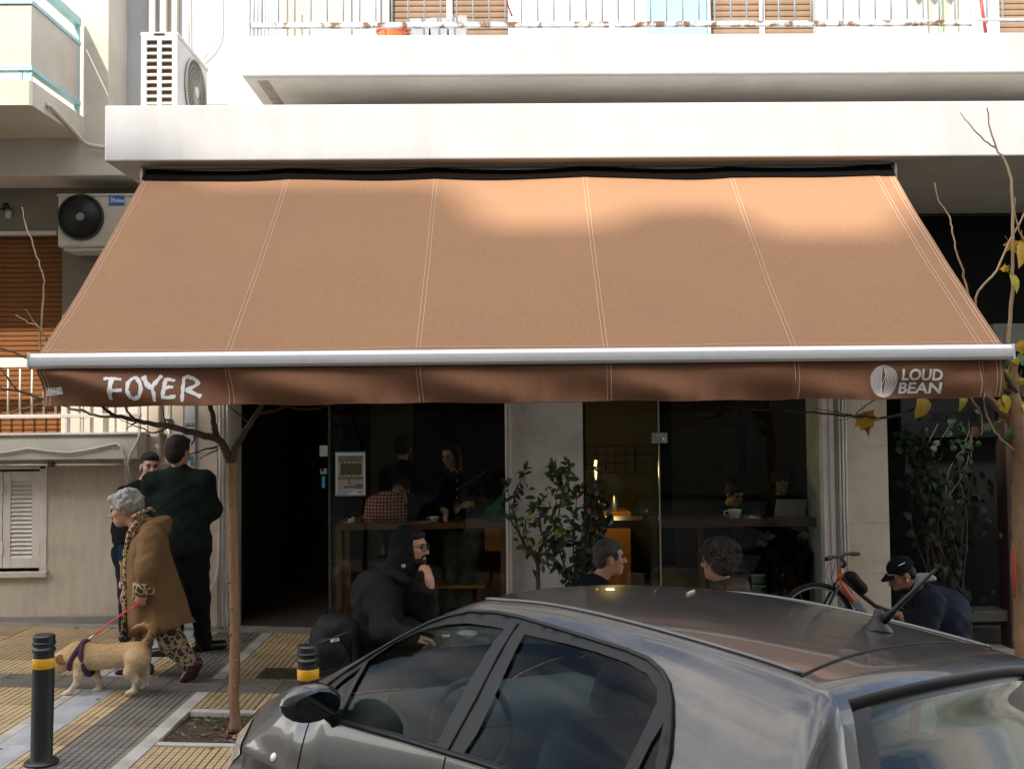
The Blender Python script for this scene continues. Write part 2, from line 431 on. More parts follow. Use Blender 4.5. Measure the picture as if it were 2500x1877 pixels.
# soil of the tree pit
b = MB(); P = []
for i in range(23):
    row = []
    for j in range(19):
        x = PIT[0] + (PIT[1] - PIT[0]) * i / 22; y = PIT[2] + (PIT[3] - PIT[2]) * j / 18
        row.append((x, y, gz(x) - .03 + .018 * (random.random() - .4) + .02 * math.sin(9 * x) * math.cos(8 * y)))
    P.append(row)
b.grid(P, flip=True)
soil = b.build('soil', M_SOIL, smooth=False); tag(soil, 'dark soil with leaf litter in the square tree pit', kind='stuff')
# iron manhole cover
b = MB()
g0, g1 = ground(611, 1659), ground(640, 1634)
mx0, mx1, my0, my1 = -1.85, -1.15, 7.5, 7.8
b.bbox((-.32, -.15, -.03), (.32, .15, .006), .004)
for i in range(16):
    for j in range(7):
        b.box((-.30 + i * .038, -.135 + j * .04, .006), (-.30 + i * .038 + .018, -.135 + j * .04 + .022, .010))
o = b.build('manhole_cover', mat('cast_iron', (0.05, 0.042, 0.035), 0.6, (0.09, 0.07, 0.05), scale=12, metal=.3)); o.location = (-1.50, 7.64, gz(-1.5) + .004); o.rotation_euler = TILT
tag(o, 'dark iron inspection cover set in the yellow tiles behind the young tree', 'manhole cover')

# trodden chewing gum and grime on the tiles
b = MB(); rr = random.Random(21)
for _ in range(150):
    x, y = rr.uniform(-4.8, -.6), rr.uniform(5.2, 9.1)
    if PIT[0] - .1 < x < PIT[1] + .1 and PIT[2] - .1 < y < PIT[3] + .1: continue
    r = rr.uniform(.004, .017); n = 9; k = len(b.v); z = gz(x) + .0022
    b.add([(x + r * rr.uniform(.75, 1.2) * math.cos(6.283 * i / n), y + r * rr.uniform(.75, 1.2) * math.sin(6.283 * i / n), gz(x + r * math.cos(6.283 * i / n)) + .0022) for i in range(n)], [tuple(range(n))], rr.randrange(2))
tag(b.build('gum_spots', [mat('gum_dark', (.06, .052, .045), .9), mat('gum_grey', (.13, .115, .10), .9)]), 'dark trodden gum spots and scuffs on the pavement tiles', kind='stuff')
# ================================================================== BUILDINGS
YW = 9.30                                # plane of the facades
def X_(px, Y, py=938): return at(px, py, Y).x
def Z_(py, Y, px=1250): return at(px, py, Y).z
# ---------------------------------------------------------------- apartment building with the cafe
XL = X_(478, YW)                         # where it meets the neighbour
aptm = thing('apartment_building', 'white apartment block with a concrete canopy and balcony slab above the cafe', 'building', (0, YW, 0))
CAN_Y, CAN_X0, CAN_X1 = 7.65, X_(255, 7.65, 320), 9.0
cz0, cz1 = Z_(388, CAN_Y, 1250), Z_(252.5, CAN_Y, 1250)
MB().bbox((CAN_X0, CAN_Y, cz0), (CAN_X1, YW + .6, cz1), .012).build('canopy_slab', M_WHITE, aptm)
UP_Y, UP_X0 = 8.0, X_(590, 8.0, 186)
uz0, uz1 = Z_(183, UP_Y, 1250), Z_(85, UP_Y, 1250)
MB().bbox((UP_X0, UP_Y, uz0), (CAN_X1, YW - .005, uz1), .01).build('balcony_slab', M_WHITE, aptm)
MB().box((UP_X0 + .02, UP_Y + .03, uz0 - .004), (CAN_X1, YW - .01, uz0 - .001)).build('balcony_soffit', M_SOFFIT, aptm)
MB().box((CAN_X0 + .02, CAN_Y + .03, cz0 - .004), (CAN_X1, YW + .5, cz0 - .001)).build('canopy_soffit', M_SOFFIT, aptm)
b = MB().box((UP_X0 + .10, UP_Y + .1, uz0 - .007), (UP_X0 + .19, YW - .3, uz0 - .0045)); b.build('recess_strip', mat('recess_brown', (0.20, 0.16, 0.12), .95, (0.34, 0.29, 0.23), scale=9), aptm)  # recess in the underside, its dark tone painted as a flat strip
# upper wall with openings for the shutters
DOORS = [(950, 1240), (1735, 1992), (2440, 2640)]
wall_top = 10.5
xs = [XL - 1.75]
for a, c in DOORS: xs += [X_(a, YW, 40), X_(c, YW, 40)]
xs += [9.0]
b = MB()
for i in range(0, len(xs), 2): b.box((xs[i], YW, cz1 - .05), (xs[i + 1], YW + .3, wall_top))
for i in range(1, len(xs) - 1, 2):
    b.box((xs[i], YW, uz1 + 2.35), (xs[i + 1], YW + .3, wall_top)); b.box((xs[i], YW, cz1 - .05), (xs[i + 1], YW + .3, uz1 + .06))
b.build('upper_wall', M_WHITE, aptm)
slat_m = MB().bbox((-.5, -.012, -.028), (.5, .012, .028), .010).mesh('slat', [M_TANSLAT], True)
for i in range(1, len(xs) - 1, 2):
    sh = bpy.data.objects.new('roller_shutter', None); COL.objects.link(sh); sh.parent = aptm
    w = xs[i + 1] - xs[i]
    sh.location = ((xs[i] + xs[i + 1]) / 2, .10, uz1)
    for k in range(40):
        o = link('slat', slat_m, sh, (0, 0, .1 + .058 * k)); o.scale = (w, 1, 1)
    MB().box((xs[i] - .1, YW + .14, uz1), (xs[i + 1] + .1, YW + .2, uz1 + 2.5)).build('backing', M_BLACK, sh)
    MB().box((xs[i] + w * .48, YW + .06, uz1 + .05), (xs[i] + w * .53, YW + .08, uz1 + 2.35)).build('dividing_post', M_PVC, sh)
# reveal of the neighbour's pilaster and painted patches on the upper wall
MB().box((X_(1580, YW - .02, 40), YW - .03, uz1 + .05), (X_(1724, YW - .02, 40), YW - .004, uz1 + 1.9)).build('blue_panel', mat('pale_blue_panel', (.27, .46, .60), .6, (.31, .50, .63), scale=3), aptm)
MB().box((X_(693, YW, 40), YW - .02, uz1 + .02), (X_(858, YW, 40), YW - .003, uz1 + 2.2)).build('beige_door', mat('beige_paint', (.50, .46, .40), .7, (.46, .42, .36), scale=2), aptm)
MB().box((X_(800, YW, 40) + .42, YW - .03, uz1 + .02), (X_(800, YW, 40) + .5, YW - .004, uz1 + 2.3)).build('door_frame', M_PVC, aptm)
# balcony railing: posts, bars, rusty bottom rail
def railing(parent, x0, x1, Y, zb, zt, step, m_bar, m_rail, rb=.008, rr=.02, phase=0.0):
    rl = bpy.data.objects.new('railing', None); COL.objects.link(rl); rl.parent = parent
    rl.location = Vector(((x0 + x1) / 2, Y, zb)) - root_loc(parent)
    me = MB().tube([(0, 0, 0), (0, 0, zt - zb + .01)], rb, 6).mesh('bar', [m_bar], True)
    n = int((x1 - x0 - phase) / step)
    for k in range(n + 1):
        link('bar', me, rl, (x0 + phase + step * k - (x0 + x1) / 2, 0, 0))
    return rl
RY = UP_Y + .10
zr0 = Z_(64, RY, 1000)
rl = railing(aptm, X_(640, RY, 40), X_(2470, RY, 40), RY, zr0, zr0 + 1.0, .1335, M_BLUEW, M_RUST, rb=.0075)
b = MB().bbox((X_(614, RY, 60), RY - .02, zr0 - .016), (X_(2372, RY, 60), RY + .02, zr0 + .024), .004); b.build('bottom_rail', M_RUST, rl)
b = MB().bbox((X_(2385, RY, 60), RY - .012, zr0 + .02), (9, RY + .012, zr0 + .04), .004); b.build('bottom_rail', M_BLUEW, rl)
MB().bbox((X_(614, RY, 60), RY - .025, zr0 + .98), (9, RY + .025, zr0 + 1.03), .004).build('top_rail', M_BLUEW, rl)
for px in (1493, 2376):
    x = X_(px, RY, 50)
    MB().bbox((x - .022, RY - .03, uz1 - .01), (x + .022, RY + .0, zr0 + 1.0), .004).build('post', M_BLUEW, rl)
x = X_(606, RY, 50)
MB().bbox((x - .022, RY - .035, uz1 - .015), (x + .018, RY + .03, zr0 + 1.0), .004).build('post', M_BLUEW, rl)
me = MB().tube([(0, 0, 0), (0, 0, 1.05)], .0075, 6).mesh('bar', [M_BLUEW], True)
for k in range(8): link('bar', me, rl, Vector((x + .01, RY + .15 + .13 * k, zr0 - .05)) - root_loc(rl))
# ---------------------------------------------------------------- ground floor frontage
def pier(name, pxa, pxb, m, y0=YW, d=.5, z1=None, zb=None, pxref=1250):
    xa, xb = X_(pxa, y0, 1250), X_(pxb, y0, 1250)
    return MB().bbox((xa, y0, (gz(xb) - .1) if zb is None else zb), (xb, y0 + d, z1 or (cz0 + .02)), .006).build(name, m, aptm)
pier('marble_pier', 476, 531, M_MARBP, YW - .02)
pier('door_jamb', 533, 546, M_PVC, YW + .02); pier('door_jamb', 547, 556, M_COLW, YW + .05)
colA = pier('column', 1251, 1425, M_COLW, YW + .05, .45)
pier('column_frame', 1235, 1243, M_COLW, YW + .0, .3); pier('column_frame', 1244, 1251, M_PVC, YW - .02, .3)
pier('window_frame', 2012, 2028, M_COLW, YW + .03); pier('window_frame', 2029, 2041, M_PVC, YW - .0)
pier('marble_pier', 2068, 2171, M_MARBP, YW - .02)
pier('window_frame', 2042, 2067, M_COLW, YW + .06)
# fine horizontal joints of the marble cladding
for pxa, pxb in ((476, 531), (2068, 2171)):
    for py in (1098, 1286, 1410):
        MB().box((X_(pxa, YW - .02, 1250) + .004, YW - .0225, Z_(py, YW) - .0015), (X_(pxb, YW - .02, 1250) - .004, YW - .0195, Z_(py, YW) + .0015)).build('joint', M_CEM, aptm)
# cables and pipes on the fronts
def pipe(name, pts, r, m, parent, n=8):
    return MB().tube(pts, r, n).build(name, m, parent, smooth=True)
pipe('drain_pipe', [at(536, 985, YW - .06), at(537, 1150, YW - .06), at(533, 1380, YW - .06), at(528, 1410, YW - .06), at(515, 1440, YW - .06), at(497, 1456, YW - .06), at(490, 1458, YW - .05)], .011, M_PVC, aptm)
for px, r in ((2048, .008), (2056, .011), (2063, .009)):
    pipe('cable_pipe', [at(px, 960, YW - .04), at(px + 4, 1230, YW - .04), at(px + 14, 1620, YW - .04)], r, M_COLW if r > .01 else M_PVC, aptm)
# cafe step and floor
FL = 0.055
MB().bbox((X_(560, YW) + .0, YW - .14, gz(-2.4) - .2), (3.1, YW + .02, FL - .02), .01).build('doorstep', M_CEM, aptm)
# ---------------------------------------------------------------- cafe interior: real rooms behind the glass
RX0, RX1, RY1, RZ1 = X_(553, YW) - .02, 3.22, 13.4, cz0 - .02
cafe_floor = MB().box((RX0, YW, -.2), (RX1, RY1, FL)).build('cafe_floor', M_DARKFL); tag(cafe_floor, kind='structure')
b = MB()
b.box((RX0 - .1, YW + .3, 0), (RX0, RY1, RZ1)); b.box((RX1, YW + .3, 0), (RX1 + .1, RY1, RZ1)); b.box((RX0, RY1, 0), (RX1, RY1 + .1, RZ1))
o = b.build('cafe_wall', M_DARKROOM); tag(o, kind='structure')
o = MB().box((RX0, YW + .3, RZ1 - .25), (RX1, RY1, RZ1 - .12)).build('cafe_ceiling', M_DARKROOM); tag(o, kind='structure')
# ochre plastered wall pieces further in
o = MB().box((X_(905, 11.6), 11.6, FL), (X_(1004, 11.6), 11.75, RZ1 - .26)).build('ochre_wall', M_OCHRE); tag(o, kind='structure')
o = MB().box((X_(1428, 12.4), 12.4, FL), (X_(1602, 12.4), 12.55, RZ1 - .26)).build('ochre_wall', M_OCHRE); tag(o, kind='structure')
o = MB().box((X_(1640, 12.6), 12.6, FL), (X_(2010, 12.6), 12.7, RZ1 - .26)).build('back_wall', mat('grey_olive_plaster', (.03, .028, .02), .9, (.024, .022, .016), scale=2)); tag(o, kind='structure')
# glazing
sw_ = thing('shop_window', 'tall frameless glass shop window of three panes around the white column', 'window', (0.6, YW + .1, FL))
def pane(pxa, pxb, z0, z1, Y, t=.010):
    return MB().box((X_(pxa, Y, 1250), Y, z0), (X_(pxb, Y, 1250), Y + t, z1)).build('pane', M_GLASS, sw_)
pane(812, 1234, FL, cz0, YW + .10); pane(1427, 1604, FL, cz0, YW + .12); pane(1608, 2012, FL, cz0, YW + .13)
dr = thing('glass_door', 'frameless glass cafe door standing open beside the dark entrance', 'door', at(812, 1525, YW + .1))
MB().box((X_(800, YW + .09, 1250), YW + .10, FL), (X_(811, YW + .09, 1250), YW + .75, cz0 - .4)).build('pane', M_GLASS, dr)
def plate(a, c, z0, z1, Y, d=.03):
    return MB().bbox((X_(a, Y), Y, z0), (X_(c, Y), Y + d, z1), .003)
plate(780, 799, Z_(1110, YW), Z_(1083, YW), YW + .06).build('paper_notice', mat('grey_paper', (.42, .38, .35), .8), dr)
lk = plate(781, 797, Z_(1153, YW), Z_(1140, YW), YW + .06).build('lock_plate', M_STEEL, dr)
c = at(787, 1147, YW + .055); MB().lathe([(.014, 0), (.014, .012), (.006, .014)], c, 14, axis=Vector((0, -1, 0))).build('lock_cylinder', M_DKMET, lk)
plate(785, 793, Z_(1187, YW), Z_(1158, YW), YW + .06, .004).build('blue_sticker', mat('blue_sticker', (.03, .22, .36), .5, (.06, .3, .45), scale=30), dr)
MB().box((X_(805, YW + .09, 1250) - .012, YW + .08, FL), (X_(805, YW + .09, 1250) + .01, YW + .10, cz0 - .4)).build('edge_profile', mat('green_glass_edge', (.035, .055, .045), .2), dr)
# patch fitting joining the two right panes
lp = thing('patch_lock', 'square steel lock plate clamped across the joint of two glass panes', 'lock', at(1607, 1074, YW + .1))
plate(1590, 1608, Z_(1086, YW), Z_(1060, YW), YW + .09, .05).build('plate', M_STEEL, lp)
pl = plate(1609, 1627, Z_(1086, YW), Z_(1060, YW), YW + .09, .05).build('plate', M_STEEL, lp)
MB().lathe([(.026, 0), (.026, .012), (.020, .016), (.012, .016), (.012, .006), (.0, .006)], at(1615, 1074, YW + .088), 18, axis=Vector((0, -1, 0))).build('cylinder', M_STEEL, pl, smooth=True, sharp=40)
MB().box((X_(1605, YW + .12), YW + .115, FL), (X_(1608, YW + .12), YW + .145, cz0)).build('glass_edge', mat('pale_glass_edge', (.38, .37, .34), .3), lp)
# ---------------------------------------------------------------- dark shop to the right
shop = thing('shop_front', 'dark shop front with mirrored lettering behind climbing leaves', 'shop front', (4.2, 9.9, 0))
SX0, SX1 = X_(2171, 9.6), 9.0
M_SHOPB = mat('black_green_paint', (.006, .007, .0065), .5, spec=.12)
MB().box((SX0 - .3, 9.95, -.4), (SX1, 10.1, cz0)).build('back_panel', M_SHOPB, shop)
MB().box((SX0, YW + .4, -.4), (SX1, 9.95, -.12)).build('floor_slab', M_DARKFL, shop)
MB().bbox((SX0, 9.80, Z_(520, 9.9)), (SX1, 9.95, cz0), .004).build('shutter_box', mat('grey_soffit', (.10, .095, .085), .9), shop)
MB().bbox((X_(2200, 9.7), 9.72, Z_(1078, 9.8)), (SX1, 9.80, Z_(980, 9.8)), .004).build('sign_board', mat('grey_sign', (.022, .024, .025), .5, (.03, .033, .034), scale=2), shop)
MB().bbox((X_(2430, 9.2), 9.2, Z_(868, 9.2)), (SX1, 9.35, Z_(800, 9.2)), .004).build('fascia_strip', mat('grey_fascia', (.33, .32, .30), .8, (.27, .26, .25), scale=3), shop)
me = text_mesh('nox', .20, bold=.004); me.materials.append(mat('sign_letter_black', (.006, .006, .006), .3))
o = link('lettering', me, shop); c = at(2330, 1012, 9.71); o.location = c - root_loc(shop); o.rotation_euler = (rad(90), 0, 0); o.scale = (-1.5, 1, 1)
MB().bbox((X_(2438, 9.5), 9.4, -.3), (X_(2462, 9.5), 9.6, Z_(868, 9.4)), .01).build('side_post', mat('brown_post', (.035, .02, .013), .6), shop)
MB().bbox((X_(2300, 9.5), 9.45, Z_(1530, 9.5)), (X_(2440, 9.5), 9.7, Z_(1503, 9.5)), .01).build('low_ledge', mat('grey_ledge', (.07, .065, .055), .8), shop)

# ---------------------------------------------------------------- neighbour on the left
nb = thing('neighbour_building', 'cream apartment house with rough stucco base left of the cafe', 'building', (-4.5, YW, 0))
NX0, NX1 = -9.0, X_(352, YW, 1300)
BOXY, bz0, bz1 = 9.02, Z_(1122, 9.02, 150), Z_(1062, 9.02, 150)
WX0, WX1 = X_(-110, YW, 1250), X_(112, YW, 1250)
wz0, wz1 = Z_(1394, YW, 60), Z_(1136, YW, 60)
b = MB()
b.box((NX0, YW, -.3), (WX0, YW + .3, bz0)); b.box((WX1, YW, -.3), (NX1 + .7, YW + .3, bz0)); b.box((WX0, YW, -.3), (WX1, YW + .3, wz0))
wz1 = min(wz1, bz0 - .01)
b.box((WX0, YW, wz1), (WX1, YW + .3, bz0))
b.build('stucco_wall', M_STUCCO, nb)
MB().bbox((NX0, YW - .03, -.3), (NX1 + .1, YW - .002, gz(-4) + .06), .01).build('plinth', M_CEM, nb)
# shuttered window with two louvred leaves
wi = MB()
fr = .055
wi.bbox((WX0 - .01, YW - .012, wz0), (WX0 + fr, YW + .12, wz1), .004); wi.bbox((WX1 - fr, YW - .012, wz0), (WX1 + .012, YW + .12, wz1), .004)
wi.bbox((WX0, YW - .012, wz1 - .035), (WX1, YW + .12, wz1), .004)
win = wi.build('window', M_LOUV, nb)
MB().bbox((WX0 - .05, YW - .05, wz0 - .055), (WX1 + .03, YW + .1, wz0), .008).build('sill', M_CREAM, win)
MB().box((WX0, YW + .13, wz0), (WX1, YW + .15, wz1)).build('backing', M_BLACK, win)
lw = .335
lx1 = WX1 - fr - .004
def leaf(x1, name='shutter_leaf'):
    x0 = x1 - lw
    z0, z1 = wz0 + .03, wz1 - .055
    b = MB(); s = .07
    b.bbox((x0, YW + .0, z0), (x0 + s, YW + .035, z1), .004); b.bbox((x1 - s, YW + .0, z0), (x1, YW + .035, z1), .004)
    b.bbox((x0 + s, YW + .001, z0), (x1 - s, YW + .034, z0 + .09), .004); b.bbox((x0 + s, YW + .001, z1 - .09), (x1 - s, YW + .034, z1), .004)
    lf = b.build('shutter_leaf', M_LOUV, nb)
    n = 18; p = (z1 - z0 - .18) / n
    sm = MB().bbox((-(lw - 2 * s) / 2, -.004, -p * .62), ((lw - 2 * s) / 2, .004, p * .62), .002, 0).mesh('louvre_slat', [M_LOUV])
    for k in range(n):
        o = link('louvre_slat', sm, lf, Vector(((x0 + x1) / 2, YW + .018, z0 + .09 + p * (k + .5))) - root_loc(nb)); o.rotation_euler = (rad(-32), 0, 0)
    for zz in (z0 + .12, z1 - .2):
        MB().bbox((x1 - .008, YW - .015, zz), (x1 + .012, YW + .01, zz + .11), .003).build('hinge', M_LOUV, lf)
    return lf
leaf(lx1); leaf(lx1 - lw - .006); leaf(lx1 - 2 * lw - .012)
# mezzanine balcony edge with loose cables
MB().bbox((NX0, BOXY, bz0), (X_(335, BOXY, 1090), YW, bz1), .008).build('balcony_edge', mat('grey_cream_render', (.54, .52, .46), .85, (.48, .46, .40), scale=3, bump=.3, bscale=90, dirt=(.36, .33, .28)), nb)
MB().bbox((NX0, BOXY - .03, bz1), (X_(340, BOXY, 1060), YW, bz1 + .022), .005).build('edge_cap', M_PVC, nb)
M_CABLE = mat('white_cable', (.58, .54, .46), .5)
pipe('cable', [at(-30, 1108, BOXY - .02), at(20, 1103, BOXY - .02), at(70, 1094, BOXY - .02), at(120, 1101, BOXY - .02), at(170, 1105, BOXY - .02), at(225, 1096, BOXY - .02), at(270, 1085, BOXY - .02), at(287, 1082, BOXY - .03), at(298, 1095, BOXY - .03), at(306, 1120, BOXY - .03), at(312, 1180, YW - .02), at(316, 1230, YW - .02), at(318, 1330, YW - .02)], .010, M_CABLE, nb)
pipe('cable', [at(342, 1050, BOXY - .03), at(338, 1072, BOXY - .03), at(318, 1108, BOXY - .03), at(312, 1130, BOXY - .02), at(319, 1170, YW - .02), at(322, 1300, YW - .02)], .011, M_CABLE, nb)
c = at(281, 1090, BOXY - .001); MB().lathe([(.019, 0), (.019, .01), (.011, .01), (.011, -.02)], c, 16, axis=Vector((0, -1, 0))).build('drain_hole', M_PVC, nb, smooth=True, sharp=40)
pipe('awning_rod', [at(-40, 1134, BOXY + .05), at(420, 1134, BOXY + .05)], .013, M_STEEL, nb)
MB().bbox(tuple(at(121, 1140, BOXY + .06)), tuple(at(128, 1126, BOXY + .02)), .002).build('rod_clip', M_BLACK, nb)
# mezzanine: brown roller shutter, cream wall, white railing
SXR = X_(163, YW + .12, 1000)
ro = bpy.data.objects.new('roller_shutter', None); COL.objects.link(ro); ro.parent = nb; ro.location = (0, 0, 0)
sz0, sz1 = bz1, Z_(573, YW + .12, 80)
sw = SXR - NX0
sm = MB().bbox((-sw / 2, -.011, -.022), (sw / 2, .011, .022), .009).mesh('slat', [M_BRSLAT], True)
MB().box((NX0, YW + .16, bz1), (SXR + .05, YW + .22, sz1 + .1)).build('backing', M_BLACK, ro)
k = 0; z = sz0 + .02
while z < sz1:
    link('slat', sm, ro, Vector(((SXR + NX0) / 2, YW + .12, z)) - root_loc(ro)); z += .0465
b = MB(); rz1 = Z_(455, YW, 100)
zr_ = Z_(868, YW, 200)
MB().box((SXR, YW, bz1), (NX1 + .7, YW + .3, zr_)).build('balcony_wall', M_CREAM, nb)
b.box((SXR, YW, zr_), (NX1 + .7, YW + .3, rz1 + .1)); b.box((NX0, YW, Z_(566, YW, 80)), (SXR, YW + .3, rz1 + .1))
b.build('recess_wall', mat('shade_toned_render', (.22, .195, .145), .9, (.18, .16, .12), scale=2, bump=.3, bscale=120, dirt=(.13, .11, .08)), nb)  # upper wall in a darker copy of the render, imitating the recess's shade
MB().bbox((NX0, YW - .02, Z_(574, YW, 80)), (X_(140, YW, 570), YW + .05, Z_(565, YW, 80)), .003).build('lintel_strip', M_PVC, nb)
RLY = 9.06
rz0, rzt = Z_(1016, RLY, 50), Z_(884, RLY, 50)
mr = railing(nb, X_(-300, RLY, 950), X_(330, RLY, 950), RLY, rz0, rzt, .107, M_PVC, M_PVC, rb=.009, phase=(X_(20, RLY, 950) - X_(-300, RLY, 950)) % .107)
for z0, z1, nm in ((Z_(1021, RLY, 50), Z_(1012, RLY, 50), 'middle_rail'), (Z_(897, RLY, 50), Z_(874, RLY, 50), 'top_rail')):
    MB().bbox((NX0, RLY - .02, z0), (X_(345, RLY, 950), RLY + .02, z1), .004).build(nm, M_PVC, mr)
for px in (163, 202, 341): MB().bbox((X_(px, RLY) - .011, RLY - .012, bz1), (X_(px, RLY) + .011, RLY + .012, rzt), .003).build('post', M_PVC, mr)
# beam over the recess, pilaster, upper wall, balcony
BY = 8.85
MB().bbox((NX0, BY, Z_(430, BY, 100)), (X_(262, BY, 400) + .35, YW + .31, Z_(330, BY, 100)), .01).build('beam', M_CREAM, nb)
MB().bbox((X_(203, BY, 200), BY - .006, Z_(362, BY, 230)), (X_(266, BY, 200), YW, 9), .012).build('pilaster', M_CREAM, nb)
MB().box((NX0, YW - .02, Z_(365, YW, 200)), (XL - 1.0, YW + .28, 9.5)).build('upper_wall', M_CREAM, nb)
NBY = 7.9
nbx = X_(77, NBY, 220); fz0, fz1 = Z_(257, NBY, 40), Z_(197, NBY, 40)
b = MB(); xb = X_(208, BY, 330)
poly = [(NX0, NBY), (nbx - .02, NBY), (nbx, NBY + .02), (xb - .02, BY), (NX0, BY)]
def polybox(poly, z0, z1):
    n = len(poly)
    return MB().add([(p[0], p[1], z0) for p in poly] + [(p[0], p[1], z1) for p in poly], [tuple(range(n))[::-1], tuple(range(n, 2 * n))] + [(k, (k + 1) % n, (k + 1) % n + n, k + n) for k in range(n)])
polybox(poly, fz0, fz1).build('balcony_floor', M_CREAM, nb)
pz0, pz1 = Z_(160, NBY, 40), Z_(10, NBY, 40)
def inset(d): return [(NX0, NBY + d), (nbx - d, NBY + d), (xb - .02 - d, BY - .05), (xb - .08 - d, BY - .05), (nbx - .06 - d, NBY + .06 + d), (NX0, NBY + .06 + d)]
polybox(inset(.012), pz0, pz1).build('parapet_panel', M_CREAM, nb)
for z0, z1 in ((Z_(172, NBY, 40), pz0 - .002), (pz1 + .002, Z_(0, NBY, 40)), (Z_(-64, NBY, 40), Z_(-44, NBY, 40))):
    polybox(inset(0), z0, z1).build('balcony_rail', M_RAILB, nb)
for px in (52, 76): 
    x = X_(px, NBY, 180) - .012
    MB().box((x - .01, NBY + .012, fz1), (x + .01, NBY + .03, Z_(172, NBY, 40))).build('rail_foot', M_RAILB, nb)
MB().box((xb - .07, BY - .075, fz1), (xb - .03, BY - .045, Z_(-44, NBY, 40))).build('rail_foot', M_RAILB, nb)
pipe('drain_pipe', [at(112, 255, 8.15), at(125, 262, 8.15), at(150, 288, 8.4), at(205, 348, 8.78), at(222, 356, 8.80), at(265, 362, 8.80)], .020, M_CREAM, nb, 10)
# the strip of meters, pipes and pilasters between the two houses
b = MB(); 
pier2 = lambda nm, a, c, m, Y: MB().bbox((X_(a, Y, 1250), Y, -.1), (X_(c, Y, 1250), Y + .3, cz0 + .2), .006).build(nm, m, nb)
pier2('marble_strip', 357, 390, M_MARBP, YW - .03); pier2('marble_strip', 412, 447, M_MARBP, YW - .02); pier2('back_strip', 345, 480, M_CREAM, YW + .05)
pipe('gas_pipe', [at(411, 980, YW - .05), at(411, 1260, YW - .05)], .007, M_STEEL, nb)
MB().bbox(tuple(at(405, 1028, YW - .03)), tuple(at(417, 1022, YW - .08)), .003).build('valve', M_BLACK, nb)
wp = MB().bbox((X_(451, YW - .05, 1250), YW - .06, .06), (X_(476, YW - .05, 1250), YW + .2, cz0 + .1), .004).build('white_panel', mat('bluish_white_board', (.56, .58, .62), .5, (.50, .52, .55), scale=5, dirt=(.36, .36, .38)), nb)
def flat(name, pxa, pya, pxb, pyb, Y, m, parent, d=.004):
    a, c = at(pxa, pya, Y), at(pxb, pyb, Y)
    return MB().box((a.x, Y, a.z), (c.x, Y + d, c.z)).build(name, m, parent)
flat('black_label', 452, 1033, 475, 1040, YW - .066, M_BLACK, wp)
me = text_mesh('VOLUME R.', .022, bold=.0006); me.materials.append(mat('label_white', (.6, .6, .6), .6))
o = link('label_lettering', me, wp, at(463, 1036.5, YW - .068) - root_loc(wp)); o.rotation_euler = (rad(90), 0, 0)
for (x0, y0, x1, y1, col) in ((462, 1100, 471, 1112, (.75, .42, .03)), (460, 1114, 472, 1124, (.03, .09, .22)), (465, 1126, 474, 1137, (.02, .16, .10)), (470, 1140, 474, 1147, (.5, .2, .04))):
    flat('sticker', x0, y0, x1, y1, YW - .066, mat('sticker_print', col, .5, tuple(min(1, k * 1.8 + .05) for k in col), scale=60), wp)
b = MB()
pts = [at(462 + 7 * math.cos(t) - t * .6, 1082 + 6 * math.sin(1.7 * t) - t * .8, YW - .064) for t in np.linspace(0, 7, 40)]
b.tube(pts, .0014, 4); b.build('pen_scribble', mat('ink', (.02, .03, .10), .6), wp)
# wires on the upper wall
M_WIRE = mat('thin_wire', (.42, .38, .31), .7)
pipe('wall_wire', [at(461, -10, YW - .03), at(462, 108, YW - .03)], .004, M_WIRE, aptm, 5)
pipe('wall_wire', [at(539, -10, YW - .03), at(540, 70, YW - .03), at(534, 100, YW - .03), at(520, 122, YW - .03), at(495, 146, YW - .03)], .0035, M_WIRE, aptm, 5)
MB().bbox((X_(395, YW, 40), YW - .06, 4.9), (X_(411, YW, 40), YW - .002, 9), .006).build('cable_duct', M_CREAM, aptm)
MB().bbox((X_(424, YW, 40), YW - .06, 4.9), (X_(437, YW, 40), YW - .002, 9), .006).build('cable_duct', M_CREAM, aptm)
MB().bbox((X_(367, YW, 40), YW - .05, 4.9), (X_(384, YW, 40), YW - .002, 9), .006).build('cable_duct', M_BLUEM, aptm)
# small wall lamp in the recess
wl_ = thing('wall_lamp', 'small dark wall lamp on a pale plate in the shaded recess', 'lamp', at(18, 517, YW))
MB().bbox(tuple(at(12, 533, YW - .02)), tuple(at(30, 501, YW)), .004).build('wall_plate', M_CREAM, wl_)
c = at(14, 512, YW - .06); MB().lathe([(.02, .06), (.03, .045), (.055, .0), (.05, .0), (.02, .05)], c, 16).build('lamp_shade', M_DKMET, wl_, smooth=True)
MB().tube([c + Vector((0, 0, .06)), at(16, 505, YW - .03), at(20, 510, YW - .01)], .007, 6).build('arm', M_DKMET, wl_)

# ---------------------------------------------------------------- houses across the street, behind the photographer (they shade the street and mirror in glass)
op = thing('opposite_building', 'shaded apartment block on the far side of the street', 'building', (0, -10.5, 0))
PROF = math.tan(SUN_EL) / math.cos(SUN_AZ); H0 = 3.98 + 17.5 * PROF
sk = [(-60, H0 - .30), (-13.55, H0 - .30), (-13.2, H0 + .30), (-11.9, H0 + .30), (-11.6, H0), (-9.85, H0), (-9.55, H0 - .35), (-9.2, H0 - .95), (-8.35, H0 - .95), (-8.1, H0 - .6), (-7.5, H0 - .6), (-7.1, H0 - 1.15), (-6.3, H0 - 1.15), (-6.0, H0 - .3), (-5.0, H0 - .2), (60, H0 + .1)]  # unseen roofline, stepped to place the sun patches on canopy and awning
b = MB(); v = [(-60, -22, -.2), (60, -22, -.2)]
poly = [(-60, -.2)] + sk + [(60, -.2)]
b.prism(poly, -18, -10.0)
b.build('wall', M_OPP, op, fix=True)
